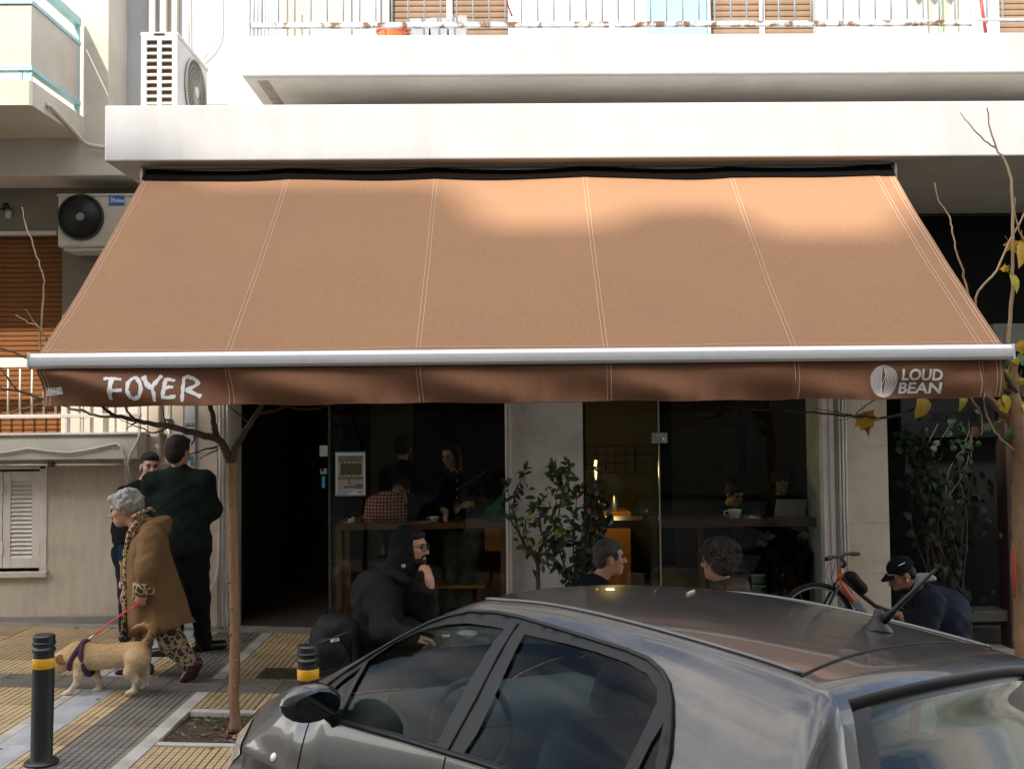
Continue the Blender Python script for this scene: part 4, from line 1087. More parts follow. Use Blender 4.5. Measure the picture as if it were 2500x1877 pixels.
for s in (1, -1):
    # flank in three pieces: fender, doors, rear quarter
    def flank(name, x0, x1, nx):
        xs_ = np.linspace(x0, x1, nx); ts = np.linspace(0, 1, 31)
        P = [[L_(x, t, s) for t in ts] for x in xs_]
        b = MB(); keep = []
        for i in range(nx - 1):
            for j in range(30):
                c = (P[i][j] + P[i + 1][j + 1]) / 2
                if any(math.hypot(c.x - wx, c.z - wz) < .285 for wx, wz in WHEELS): continue
                keep.append((i * 31 + j, i * 31 + j + 1, (i + 1) * 31 + j + 1, (i + 1) * 31 + j) if s > 0 else (i * 31 + j, (i + 1) * 31 + j, (i + 1) * 31 + j + 1, i * 31 + j + 1))
        b.add([p for r in P for p in r], keep)
        return b.build(name, M_CAR, car, smooth=True, local=True)
    fen = flank('fender', 1.615, .905, 60)
    d1 = flank('door', .895, .004, 44); d2 = flank('door', -.004, -.885, 44); flank('rear_quarter', -.893, -1.60, 60)
    # greenhouse skin with openings
    xs_ = np.linspace(.975, -1.44, 165); nq = 34
    V, F = [], []
    for x in xs_:
        ye, ze = edge(x); yb, zb = belt(x)
        for q in np.linspace(0, 1, nq): V.append(S(x, ze + (zb - ze) * q ** 1.4, s))
    for i in range(164):
        for j in range(nq - 1):
            c = (V[i * nq + j] + V[(i + 1) * nq + j + 1]) / 2
            if inside(OUTER, c.x, c.z): continue
            q = (i * nq + j, i * nq + j + 1, (i + 1) * nq + j + 1, (i + 1) * nq + j)
            F.append(q if s > 0 else q[::-1])
    MB().add(V, F).build('side_frame', M_CAR, car, smooth=True, local=True)
    g = lambda poly, lift, m, nm, par: MB().add(*fill(poly, s, lift)).build(nm, m, par, smooth=True, local=True)
    MB().add(*ring([(x + (.008 if x > 0 else -.008), z + .006) for x, z in OUTER], [GF, GQ, GR, GC], s, .004)).build('window_surround', M_CARBLK, car, smooth=True, local=True)
    grow = lambda poly: [(sum(p[0] for p in poly) / len(poly) + (x - sum(p[0] for p in poly) / len(poly)) * 1.03, sum(p[1] for p in poly) / len(poly) + (z - sum(p[1] for p in poly) / len(poly)) * 1.03) for x, z in poly]
    for poly in (GF, GQ, GR, GC): g(grow(poly), -.006, M_CARGL, 'side_window', d1 if poly in (GF, GQ) else d2)
    # raised outer seal along the arch and the sill
    MB().tube([S(x, z + .004, s, .006) for x, z in OUT], .0075, 6).build('roof_seal', M_CARBLK, car, smooth=True, local=True)
    MB().tube([S(x, belt(x)[1] + .012, s, .008) for x in np.linspace(.83, -.88, 30)], .010, 6).build('sill_seal', M_CARBLK, car, smooth=True, local=True)
    MB().tube([S(x, belt(x)[1] - .002, s, .004) for x in np.linspace(.82, -.88, 30)], .003, 5).build('bright_strip', mat('sill_bright', (.20, .19, .17), .3, metal=.8), car, smooth=True, local=True)
    # B post gap and divider bars
    MB().tube([S(x, z, s, .006) for x, z in ((-.12, 1.405), (-.10, 1.30), (-.07, 1.15), (-.01, .97))], .004, 5).build('door_gap', mat('gap_black', (.003, .003, .003), .9), car, local=True)
    # roof ditch moulding
    MB().tube([T(u, s * (1.0 - .02), .004) for u in np.linspace(9.4, 13.0, 40)], .007, 6).build('roof_moulding', mat('moulding_grey', (.06, .057, .055), .35, coat=.6), car, smooth=True, local=True)
    # mirror
    mc = Vector((.70, s * .93, .985))
    mr_ = bpy.data.objects.new('door_mirror', None); COL.objects.link(mr_); mr_.parent = d1
    P = []
    for i in range(13):
        th = math.pi * i / 12; row = []
        for k in range(21):
            ph = 2 * math.pi * k / 20
            fx = math.cos(th); r_ = math.sin(th)
            fx = fx if fx > 0 else fx * .55
            row.append(mc + Vector((.085 * fx + (-.02), .118 * r_ * math.cos(ph) * (1.0 if True else 1), .075 * r_ ** .8 * math.sin(ph))))
        P.append(row)
    MB().grid(P).build('shell', mat('mirror_black', (.016, .016, .017), .22, coat=1.0), mr_, smooth=True, local=True, fix=True)
    MB().tube([mc + Vector((-.01, -s * .08, -.04)), mc + Vector((.015, -s * .13, -.085)), mc + Vector((.03, -s * .16, -.12))], [.035, .03, .035], 10).build('mirror_foot', M_CARBLK, mr_, smooth=True, local=True)
    c = mc + Vector((-.075, 0, 0)); MB().add([c + Vector((-.004, .085 * math.cos(a), .052 * math.sin(a))) for a in np.linspace(0, 2 * math.pi, 25)[:-1]], [tuple(range(24))]).build('mirror_glass', mat('mirror_silver', (.35, .36, .38), .06, metal=1.0), mr_, smooth=True, local=True)
    # headlamp, side repeater, arch lips, wheels
    P = [[L_(x, t, s, .006) for t in np.linspace(.06, .34, 8)] for x in np.linspace(1.60, 1.44, 8)]
    MB().grid(P, flip=(s < 0)).build('headlamp', M_LENS, car, smooth=True, local=True)
    zt_ = float(np.interp(1.10, [.98, 1.10, 1.25], [.985, .948, .88])); c = L_(1.10, (zt_ - .655) / (zt_ - .2), s, -.002)
    MB().lathe([(.021, 0), (.021, .006), (.014, .012), (0, .014)], c, 16, axis=Vector((0, s, .1))).build('side_repeater', mat('repeater_lens', (.75, .74, .72), .25, coat=1), car, smooth=True, local=True)
    for wx, wz in WHEELS:
        lip = [Vector((wx + .285 * math.cos(a), s * (.832 - (.045 if wx > 0 else 0)), wz + .285 * math.sin(a))) for a in np.linspace(rad(-12), rad(192), 24)]
        MB().tube(lip, .016, 6).build('arch_lip', M_CARBLK, car, smooth=True, local=True)
        MB().add(*(lambda b: (b.v, b.f))(MB().lathe([(.30, -.18), (.30, .0)], Vector((wx, s * (.80 - (.05 if wx > 0 else 0)), wz)), 28, axis=Vector((0, s, 0))))).build('wheel_house', M_CARBLK, car, smooth=True, local=True)
        wh = bpy.data.objects.new('wheel', None); COL.objects.link(wh); wh.parent = car; wh.location = (wx, s * .735, wz)
        MB().lathe([(.17, -.075), (.235, -.085), (.262, -.075), (.268, -.04), (.268, .04), (.262, .075), (.235, .085), (.17, .075)], (0, 0, 0), 36, axis=Vector((0, s, 0))).build('tyre', M_RUB, wh, smooth=True, local=True)
        MB().lathe([(0, .045), (.05, .055), (.10, .05), (.15, .06), (.172, .07), (.172, -.06)], (0, 0, 0), 30, axis=Vector((0, s, 0))).build('rim', M_RIM, wh, smooth=True, local=True)
    hp = L_(.10, .2, s, .018)
    MB().tube([hp + Vector((.09, -s * .015, 0)), hp + Vector((.07, 0, 0)), hp + Vector((-.07, 0, 0)), hp + Vector((-.09, -s * .015, 0))], .012, 8).build('handle', M_CARBLK, d1, smooth=True, local=True)
# antenna near the rear of the roof
base = T(12.60, -.22)
an = MB().lathe([(.050, -.004), (.046, .006), (.030, .022), (.018, .045), (.013, .07)], base, 18).build('antenna_base', M_CARBLK, car, smooth=True, local=True)
MB().tube([base + Vector((-.004, 0, .02)), base + Vector((-.05, -.012, .075)), base + Vector((-.17, -.04, .225))], [.020, .010, .005], 8).build('antenna_rod', M_CARBLK, an, smooth=True, local=True)
MB().tube([T(11.0, -.12, .004), T(11.15, .06, .004)], .006, 5).build('leaf_scrap', mat('dry_straw', (.35, .28, .18), .9), car, local=True)
# hatch seam and bonnet gaps as dark recessed lines
gapm = mat('shut_line', (.004, .004, .004), .9)
MB().tube([T(13.015, v, .001) for v in np.linspace(-1, 1, 50)], .0045, 5).build('hatch_seam', gapm, car, local=True)
# cabin: floor, dashboard, wheel, seats
cab = MB().bbox((-1.45, -.70, .25), (1.0, .70, .32), .02).build('cabin_floor', M_CARBLK, car, local=True)
dash = MB().bbox((.62, -.70, .62), (1.02, .70, .92), .08).build('dashboard', mat('dash_grey', (.05, .052, .052), .7), car, local=True, smooth=True)
MB().bbox((.60, .20, .86), (.80, .55, .97), .04).build('instrument_hood', M_SEAT, dash, local=True, smooth=True)
sw = [Vector((.44 + .05 * math.sin(a), .37 + .185 * math.cos(a), .88 + .175 * math.sin(a))) for a in np.linspace(0, 2 * math.pi, 33)]
stw = MB().tube(sw, .016, 8, cap=False).tube([sw[0], (.47, .37, .87), sw[16]], .014, 6).tube([(.47, .37, .87), sw[24]], .014, 6).tube([(.47, .37, .87), (.66, .37, .83)], .03, 8).ball((.465, .37, .87), (.03, .06, .055)).build('steering_wheel', M_CARBLK, car, smooth=True, local=True)
def seat(y, x, w=.48):
    st = MB().bbox((x - .28, y - w / 2, .38), (x + .25, y + w / 2, .56), .06)
    rot = Matrix.Rotation(rad(-16), 3, 'Y')
    st.bbox((x - .40, y - w / 2, .48), (x - .24, y + w / 2, 1.10), .07, rot=rot)
    o = st.build('seat', M_SEAT, car, smooth=True, local=True)
    MB().bbox((x - .52, y - .13, 1.12), (x - .42, y + .13, 1.30), .04, rot=rot).tube([(x - .45, y - .06, 1.05), (x - .46, y - .06, 1.16)], .007, 6).tube([(x - .45, y + .06, 1.05), (x - .46, y + .06, 1.16)], .007, 6).build('headrest', M_SEAT, o, smooth=True, local=True)
seat(.36, .12); seat(-.36, .12); seat(.34, -.72, .62); seat(-.34, -.72, .62)
MB().bbox((-1.42, -.58, .86), (-.95, .58, .90), .01).build('parcel_shelf', M_SEAT, car, local=True)
MB().bbox((-1.35, -.35, .90), (-1.12, .25, .93), .01).build('folder_on_shelf', mat('pale_folder', (.32, .36, .38), .6), car, local=True)
MB().bbox((.20, -.05, 1.34), (.26, .10, 1.40), .015).build('rear_view_mirror', M_CARBLK, car, local=True, smooth=True)
# ================================================================== FIGURES: smooth bodies from blended distance fields
def _ell(P, c, r, R=None):
    d = P - np.asarray(c, float)
    if R is not None: d = d @ R
    r = np.asarray(r, float)
    k = np.linalg.norm(d / r, axis=-1); k2 = np.linalg.norm(d / (r * r), axis=-1)
    return k * (k - 1) / np.maximum(k2, 1e-9)
def _cap(P, a, b, ra, rb):
    a = np.asarray(a, float); b = np.asarray(b, float); ab = b - a
    h = np.clip(((P - a) @ ab) / max(ab @ ab, 1e-12), 0, 1)
    return np.linalg.norm(P - a - h[..., None] * ab, axis=-1) - (ra + (rb - ra) * h)
def sdf_surface(prims, voxel, noise=None, clip=None, kdef=0.03):
    """prims: ('e', centre, radii, R, k) / ('c', a, b, ra, rb, k) / ('-e', ...) carved; returns verts, quads"""
    lo = np.full(3, 1e9); hi = np.full(3, -1e9)
    for p in prims:
        if p[0][0] == '-': continue
        if p[0] == 'e':
            m = max(p[2]); c = np.asarray(p[1], float); lo = np.minimum(lo, c - m); hi = np.maximum(hi, c + m)
        else:
            for q, r in ((p[1], p[3]), (p[2], p[4])):
                q = np.asarray(q, float); lo = np.minimum(lo, q - r); hi = np.maximum(hi, q + r)
    if clip is not None: lo = np.maximum(lo, clip[0]); hi = np.minimum(hi, clip[1])
    lo -= 2.5 * voxel; hi += 2.5 * voxel
    n = np.maximum(np.ceil((hi - lo) / voxel).astype(int) + 1, 4)
    ax = [lo[i] + voxel * np.arange(n[i]) for i in range(3)]
    D = np.full(n, 1.0)
    def window(c0, c1):
        i0 = np.clip(np.floor((c0 - lo) / voxel).astype(int), 0, n - 1); i1 = np.clip(np.ceil((c1 - lo) / voxel).astype(int) + 1, 1, n)
        return tuple(slice(a, b) for a, b in zip(i0, i1))
    for p in prims:
        k = p[-1] if p[-1] is not None else kdef
        if p[0] in ('e', '-e'):
            c = np.asarray(p[1], float); m = max(p[2]); w = window(c - m - k - .04, c + m + k + .04)
        else:
            a, b = np.asarray(p[1], float), np.asarray(p[2], float); m = max(p[3], p[4]); w = window(np.minimum(a, b) - m - k - .04, np.maximum(a, b) + m + k + .04)
        if any(s.stop <= s.start for s in w): continue
        G = np.stack(np.meshgrid(ax[0][w[0]], ax[1][w[1]], ax[2][w[2]], indexing='ij'), -1)
        d = _ell(G, p[1], p[2], p[3]) if p[0] in ('e', '-e') else _cap(G, p[1], p[2], p[3], p[4])
        o = D[w]
        if p[0][0] == '-':
            h = np.clip(.5 - .5 * (o + d) / k, 0, 1); D[w] = o + (-d - o) * h + k * h * (1 - h)
        else:
            h = np.clip(.5 + .5 * (o - d) / k, 0, 1); D[w] = o + (d - o) * h - k * h * (1 - h)
    if noise is not None:
        amp, fr = noise
        G = np.stack(np.meshgrid(*ax, indexing='ij'), -1); x, y, z = G[..., 0] * fr, G[..., 1] * fr, G[..., 2] * fr
        D += amp * (np.sin(x + 1.7 * np.sin(z * .8)) * np.sin(y * 1.1 + 1.3 * np.sin(x * .7)) + .6 * np.sin(z * 1.9 + np.sin(x * 1.3) * 1.5 + y))
    if clip is not None:
        for i in range(3):
            sh = [1, 1, 1]; sh[i] = -1
            a = ax[i].reshape(sh)
            D = np.maximum(D, np.maximum(clip[0][i] - a, a - clip[1][i]))
    S_ = D < 0
    c = np.zeros([m - 1 for m in n], int)
    for i in (0, 1):
        for j in (0, 1):
            for k in (0, 1): c += S_[i:n[0] - 1 + i, j:n[1] - 1 + j, k:n[2] - 1 + k]
    act = (c > 0) & (c < 8)
    idx = -np.ones(act.shape, int); I = np.argwhere(act); idx[act] = np.arange(len(I))
    acc = np.zeros((len(I), 3)); cnt = np.zeros(len(I))
    co = [(i, j, k) for i in (0, 1) for j in (0, 1) for k in (0, 1)]
    for a in co:
        for b in co:
            if a < b and sum(abs(p - q) for p, q in zip(a, b)) == 1:
                da = D[I[:, 0] + a[0], I[:, 1] + a[1], I[:, 2] + a[2]]; db = D[I[:, 0] + b[0], I[:, 1] + b[1], I[:, 2] + b[2]]
                m = (da < 0) != (db < 0); t = np.where(m, da / np.where(m, da - db, 1), 0)
                acc += np.where(m[:, None], np.asarray(a) + t[:, None] * (np.asarray(b) - np.asarray(a)), 0); cnt += m
    V = lo + voxel * (I + acc / np.maximum(cnt, 1)[:, None])
    F = []
    for axn in range(3):
        o1, o2 = [(1, 2), (2, 0), (0, 1)][axn]
        sl0 = [slice(None)] * 3; sl1 = [slice(None)] * 3
        sl0[axn] = slice(0, n[axn] - 1); sl1[axn] = slice(1, n[axn])
        for q in (o1, o2): sl0[q] = slice(1, n[q] - 1); sl1[q] = slice(1, n[q] - 1)
        s0, s1 = S_[tuple(sl0)], S_[tuple(sl1)]
        E = np.argwhere(s0 != s1)
        if not len(E): continue
        base = E.copy(); base[:, o1] += 1; base[:, o2] += 1
        ins = s0[E[:, 0], E[:, 1], E[:, 2]]
        def cell(d1, d2):
            q = base.copy(); q[:, o1] += d1; q[:, o2] += d2
            return idx[q[:, 0], q[:, 1], q[:, 2]]
        Q = np.stack([cell(-1, -1), cell(0, -1), cell(0, 0), cell(-1, 0)], 1)
        Q = np.where(ins[:, None], Q, Q[:, ::-1])
        F.append(Q)
    F = np.concatenate(F) if F else np.zeros((0, 4), int)
    F = F[(F >= 0).all(1)]
    return V, F
def sdf_obj(name, groups, m, parent, noise=None):
    """groups: list of (prims, voxel, clip) meshed apart and joined as one mesh object"""
    VS, FS, k = [], [], 0
    for prims, vx, clip in groups:
        if not prims: continue
        V, F = sdf_surface(prims, vx, noise, clip)
        VS.append(V); FS.append(F + k); k += len(V)
    V = np.concatenate(VS); F = np.concatenate(FS)
    V = V - np.array(root_loc(parent))
    me = bpy.data.meshes.new(name)
    me.vertices.add(len(V)); me.vertices.foreach_set('co', V.astype(np.float32).ravel())
    me.loops.add(len(F) * 4); me.loops.foreach_set('vertex_index', F.astype(np.int32).ravel())
    me.polygons.add(len(F)); me.polygons.foreach_set('loop_start', np.arange(0, len(F) * 4, 4, dtype=np.int32))
    me.polygons.foreach_set('use_smooth', np.ones(len(F), bool))
    me.materials.append(m); me.update(calc_edges=True)
    return link(name, me, parent)
def unit(v): v = np.asarray(v, float); return v / max(np.linalg.norm(v), 1e-9)
def frame(f, u=(0, 0, 1)):
    f = unit(f); u = np.asarray(u, float); u = unit(u - f * (u @ f)); l = np.cross(u, f)
    return np.stack([f, l, u], 1)          # columns: forward, left, up
class Head:
    def __init__(s, c, fwd, up=(0, 0, 1), k=1.0): s.c = np.asarray(c, float); s.R = frame(fwd, up); s.k = k
    def p(s, x, y, z): return s.c + s.R @ (np.array([x, y, z]) * s.k)
    def e(s, c, r, k=.02, sign=''): return (sign + 'e', s.p(*c), [q * s.k for q in r], s.R, k)
    def cap(s, a, b, ra, rb, k=.012): return ('c', s.p(*a), s.p(*b), ra * s.k, rb * s.k, k)
    def prims(s, neck=None, jaw=1.0, nose=1.0):
        out = [s.e((-.012, 0, .035), (.098, .076, .088)), s.e((.032, 0, -.045), (.060, .055 * jaw, .076), .03), s.e((.064, 0, -.094), (.024, .026 * jaw, .022), .03),
               s.e((.072, 0, .030), (.022, .052, .016), .018), s.cap((.090, 0, .012), (.112 * (1 + .06 * (nose - 1)), 0, -.026), .0085, .0125 * nose, .012), s.e((.100, .012, -.030), (.010, .008, .007), .006), s.e((.100, -.012, -.030), (.010, .008, .007), .006),
               s.e((.058, .040, -.018), (.024, .018, .020), .02), s.e((.058, -.040, -.018), (.024, .018, .020), .02),
               s.e((.091, 0, -.060), (.010, .023, .0065), .008), s.e((.089, 0, -.071), (.010, .019, .007), .008),
               s.e((-.008, .077, -.012), (.021, .009, .033), .008), s.e((-.008, -.077, -.012), (.021, .009, .033), .008),
               s.e((.098, .031, .011), (.016, .017, .010), .012, '-'), s.e((.098, -.031, .011), (.016, .017, .010), .012, '-')]
        if neck is not None: out.append(('c', s.p(-.022, 0, -.07), neck, .050 * s.k, .058 * s.k, .03))
        return out
def hand_prims(w, d, nrm, side, curl=.5, spread=.10, k=1.0, thumb_in=0.4):
    """w wrist, d direction of the hand, nrm out of the palm, side +1 when the thumb lies along +(nrm x d)"""
    d = unit(d); nrm = np.asarray(nrm, float); nrm = unit(nrm - d * (nrm @ d)); t = np.cross(nrm, d) * side
    w = np.asarray(w, float); out = []
    palm = w + d * .052 * k
    R = np.stack([d, t, nrm], 1)
    out.append(('e', palm, [.054 * k, .041 * k, .017 * k], R, .012)); out.append(('c', w - d * .02 * k, w + d * .03 * k, .026 * k, .030 * k, .02))
    for i, (off, ln, r) in enumerate(((.030, .072, .0098), (.010, .080, .0102), (-.011, .074, .0098), (-.030, .058, .0088))):
        b = w + (d * (.088 - abs(off - .005) * .25) + t * off) * k
        a0 = curl * .9; dd = unit(d + t * spread * off / .03); q = b
        for j, f in enumerate((.44, .32, .26)):
            ang = a0 * (j + .6) * .85
            v = dd * math.cos(ang) + nrm * math.sin(ang); e = q + v * ln * f * k
            out.append(('c', q, e, r * k * (1 - .1 * j), r * k * (.92 - .1 * j), .004)); q = e
    b = w + (d * .028 + t * .034 + nrm * .006) * k; m = b + (d * .030 + t * .022 + nrm * .014 * thumb_in) * k; e = m + (d * .032 + t * (.006 - .012 * thumb_in) + nrm * .018 * thumb_in) * k
    out += [('c', w + d * .02 * k + t * .015 * k, b, .018 * k, .014 * k, .012), ('c', b, m, .0135 * k, .0115 * k, .006), ('c', m, e, .0112 * k, .0092 * k, .004)]
    return out
def limb(pts, radii, k=.02): return [('c', a, b, ra, rb, k) for a, b, ra, rb in zip(pts[:-1], pts[1:], radii[:-1], radii[1:])]
M_SKIN = mat('skin_tone', (0.50, 0.27, 0.18), 0.55, (0.44, 0.22, 0.145), scale=14, sub=.1)
M_SKIN2 = mat('skin_tone_pale', (0.56, 0.34, 0.25), 0.55, (0.48, 0.25, 0.18), scale=18)
M_SKIN3 = mat('skin_tone_tan', (0.34, 0.17, 0.10), 0.55, (0.29, 0.14, 0.085), scale=14)
M_EYE = mat('eye_dark', (.02, .014, .01), .25)
M_LIP = mat('lip_rose', (.36, .13, .10), .5)
M_HAIRB = mat('black_brown_hair', (.010, .0075, .006), .6, (.020, .015, .011), scale=40, bump=.6, bscale=90, spec=.25)
M_HAIRG = mat('grey_hair', (.46, .44, .41), .6, (.28, .265, .25), scale=24, bump=.9, bscale=60)
M_HAIRS = mat('salt_pepper_hair', (.075, .068, .06), .8, (.022, .019, .016), scale=30, bump=.9, bscale=120, spec=.15)
def cloth(name, c, c2=None, bump=.35, bscale=50, rough=.9, scale=12, **kw): return mat(name, c, rough, c2 or tuple(.75 * q for q in c), scale=scale, bump=bump, bscale=bscale, spec=kw.pop('spec', .12), **kw)
def leopard(name):
    m = mat(name, (.40, .27, .13), .85); N, L = m.node_tree.nodes, m.node_tree.links; b = N['Principled BSDF']
    tc = N.new('ShaderNodeTexCoord'); vo = N.new('ShaderNodeTexVoronoi'); vo.feature = 'DISTANCE_TO_EDGE'; vo.inputs['Scale'].default_value = 26
    nz = N.new('ShaderNodeTexNoise'); nz.inputs['Scale'].default_value = 40; mx = N.new('ShaderNodeMix'); mx.data_type = 'VECTOR'; mx.inputs['Factor'].default_value = .04
    L.new(tc.outputs['Object'], nz.inputs['Vector']); L.new(tc.outputs['Object'], mx.inputs['A']); L.new(nz.outputs['Color'], mx.inputs['B']); L.new(mx.outputs['Result'], vo.inputs['Vector'])
    rp = N.new('ShaderNodeValToRGB'); e = rp.color_ramp.elements
    e[0].position = 0; e[0].color = (.50, .37, .20, 1); e[1].position = 1; e[1].color = (.22, .12, .05, 1)
    for pos, col in ((.10, (.48, .34, .18, 1)), (.14, (.015, .012, .01, 1)), (.30, (.02, .014, .01, 1)), (.36, (.20, .11, .045, 1))):
        q = e.new(pos); q.color = col
    L.new(vo.outputs['Distance'], rp.inputs[0]); L.new(rp.outputs[0], b.inputs['Base Color']); return m
M_LEO = leopard('leopard_print')
M_LEO2 = leopard('dark_leopard_print')
for n_ in M_LEO2.node_tree.nodes:
    if n_.bl_idname == 'ShaderNodeValToRGB':
        for e_, c_ in zip(n_.color_ramp.elements, ((.34, .27, .17, 1), (.30, .22, .13, 1), (.020, .015, .012, 1), (.03, .02, .015, 1), (.07, .045, .025, 1), (.09, .055, .03, 1))): e_.color = c_
    if n_.bl_idname == 'ShaderNodeTexVoronoi': n_.inputs['Scale'].default_value = 20
def face_bits(h, par, brow=M_HAIRB, eyes=True, lips=True, lipm=None):
    for s in (1, -1):
        if eyes: 
            b = MB().ball((0, 0, 0), .0105 * h.k, n=8, m=6); q = h.p(.083, s * .031, .011); b.v = [tuple(np.array(v) + q) for v in b.v]; b.build('eye', M_EYE, par, smooth=True)
        MB().tube([h.p(.083, s * .048, .026), h.p(.094, s * .032, .034), h.p(.098, s * .014, .030)], [.003, .0048, .0035], 6).build('eyebrow', brow, par, smooth=True)
    if lips: MB().tube([h.p(.092, .020, -.0655), h.p(.102, .006, -.064), h.p(.102, -.006, -.064), h.p(.092, -.020, -.0655)], [.002, .0045, .0045, .002], 6).build('lips', lipm or M_LIP, par, smooth=True)
def V3(p): return np.array(p[:], float)
def pt(px, py, Y): return V3(at(px, py, Y))
def person(label, loc, group=None): return thing('person', label, 'person', loc, group)
HB = lambda h, ext=.0: [h.e((-.022, 0, .046), (.100 + ext, .083 + ext, .090 + ext), .02), h.e((-.055, 0, -.01), (.062 + ext, .078 + ext, .07), .02), h.e((.045, 0, .092), (.045, .066, .026), .02)]

# ---- 1. man in the green jacket, seen from behind
Y1 = 8.16
g1 = ground(470, 1600); p1 = person('man standing with his back turned in a dark green jacket and black trousers', (g1.x, Y1, gz(g1.x)))
h = Head(pt(437, 1102, Y1), (.35, 1, -.05), (0, 0, 1), 1.0)
nk = pt(437, 1150, Y1); ch = pt(440, 1200, Y1); pv = pt(457, 1330, Y1 - .0)
shL, shR = pt(368, 1172, Y1), pt(503, 1170, Y1); elR, wrR = pt(522, 1243, Y1 + .03), pt(480, 1268, Y1 + .24); elL, wrL = pt(352, 1250, Y1 + .05), pt(400, 1275, Y1 + .24)
hiL, hiR = pt(437, 1340, Y1), pt(478, 1338, Y1); knL, knR = pt(428, 1462, Y1 - .05), pt(485, 1462, Y1 + .05)
anL = V3(ground(425, 1600)) + [0, 0, .08]; anR = V3(ground(498, 1588)) + [0, 0, .08]
sdf_obj('body', [(h.prims(nk), .007, None), (limb([nk, ch, pv], [.055, .085, .09], .03) + limb([shL, elL, wrL], [.05, .04, .03]) + limb([shR, elR, wrR], [.05, .04, .03]) + limb([hiL, knL, anL], [.08, .055, .04]) + limb([hiR, knR, anR], [.08, .055, .04]), .018, None)], M_SKIN, p1)
sdf_obj('hair', [(HB(h, .006) + [h.e((-.06, 0, -.05), (.045, .062, .05), .02)], .008, None)], M_HAIRB, p1, (.002, 160))
M_GRN = cloth('dark_green_cloth', (.011, .019, .014), (.008, .013, .010), bscale=26, bump=.5)
sdf_obj('jacket', [([('e', pt(438, 1225, Y1), [.225, .135, .235], None, .06), ('e', pt(450, 1290, Y1), [.200, .145, .20], None, .06), ('c', nk - [0, 0, .05], shR - [.02, 0, .01], .085, .085, .05), ('c', nk - [0, 0, .05], shL - [-.02, 0, .01], .085, .085, .05)] + limb([nk + [0, 0, .01], nk - [0, 0, .07]], [.072, .09], .03) + limb([shL + [.02, 0, -.03], elL + [.03, 0, 0], wrL], [.078, .072, .058], .06) + limb([shR - [.015, 0, .02], elR - [.02, 0, 0], wrR], [.080, .078, .058], .06) + [('c', pt(432, 1328, Y1), pt(478, 1326, Y1), .130, .130, .05)], .013, None)], M_GRN, p1, (.003, 30))
sdf_obj('collar', [([('e', nk + [0, .0, -.012], [.080, .078, .045], None, .02)], .010, None)], M_GRN, p1)
M_BLKC = cloth('black_cloth', (.010, .010, .011), (.006, .006, .007))
sdf_obj('trousers', [([('c', hiL, hiR, .115, .115, .04)] + limb([hiL, knL, anL], [.110, .082, .064], .05) + limb([hiR, knR, anR - [0, 0, .02]], [.110, .085, .064], .05), .013, None)], M_BLKC, p1, (.004, 30))
M_SHOE = mat('black_leather', (.010, .010, .010), .28)
def shoe(an, d, m, par, ln=.20, toe_down=0.0, r=.045):
    d = unit(d); an = np.asarray(an, float)
    a = an + [0, 0, -.035] - d * .05; b = an + d * ln * .78 + [0, 0, -.046 - toe_down]
    return sdf_obj('shoe', [([('c', a, b, r, r * .78, .03), ('c', an, an + [0, 0, .03], .046, .050, .02), ('c', a - [0, 0, .018], b - [0, 0, .008], r * .8, r * .72, .02)], .009, None)], m, par)
shoe(anR, (.85, .55, 0), M_SHOE, p1); shoe(anL, (-.95, -.25, 0), M_SHOE, p1)
# ---- 2. smiling young man behind him
Y2 = 8.75
q = pt(330, 1400, Y2); p2 = person('smiling dark haired young man in a black sweater half hidden behind the green jacket', (q[0], Y2, gz(q[0])))
h = Head(pt(366, 1139, Y2), (.50, -.86, -.08), (.05, 0, 1), .98)
nk = pt(352, 1178, Y2 + .02); ch = pt(335, 1230, Y2); pv = pt(322, 1345, Y2)
sL, sR = pt(385, 1200, Y2 - .08), pt(305, 1205, Y2 + .06); eR, wR = pt(292, 1290, Y2 + .02), pt(298, 1345, Y2 - .12); eL, wL = pt(392, 1290, Y2 - .1), pt(365, 1340, Y2 - .2)
hL, hR = pt(345, 1350, Y2), pt(305, 1350, Y2); kL, kR = pt(350, 1445, Y2 - .03), pt(312, 1445, Y2 - .04)
aL = np.array([hL[0] + .02, Y2, gz(hL[0]) + .08]); aR = np.array([hR[0] + .02, Y2 - .02, gz(hR[0]) + .08])
sdf_obj('body', [(h.prims(nk), .006, None), (limb([nk, ch, pv], [.055, .085, .09], .03) + limb([hL, kL, aL], [.08, .055, .04]) + limb([hR, kR, aR], [.08, .055, .04]), .018, None), (hand_prims(wR, (0, -.3, -1), (1, 0, 0), 1), .007, None)], M_SKIN2, p2)
face_bits(h, p2)
MB().tube([h.p(.094, .020, -.057), h.p(.103, .010, -.066), h.p(.104, 0, -.068), h.p(.103, -.010, -.066), h.p(.094, -.020, -.057)], .0028, 5).build('smile', mat('teeth', (.7, .66, .6), .4), p2, smooth=True)
sdf_obj('hair', [([h.e((-.022, 0, .050), (.098, .082, .084), .02), h.e((-.06, 0, .0), (.055, .076, .06), .02), h.e((.055, 0, .088), (.040, .064, .028), .02)], .007, None)], M_HAIRB, p2, (.003, 130))
sdf_obj('sweater', [([('e', pt(338, 1240, Y2), [.20, .13, .24], None, .05), ('e', pt(325, 1310, Y2), [.165, .13, .17], None, .05)] + limb([nk - [0, 0, .02], nk - [0, 0, .08]], [.07, .10], .03) + limb([sL, eL, wL], [.075, .062, .05], .05) + limb([sR, eR, wR], [.075, .064, .05], .05), .014, None)], M_BLKC, p2, (.004, 28))
sdf_obj('trousers', [([('c', hL, hR, .11, .11, .04)] + limb([hL, kL, aL], [.10, .075, .06], .04) + limb([hR, kR, aR], [.10, .075, .06], .04), .015, None)], cloth('navy_denim', (.012, .018, .032)), p2, (.003, 30))
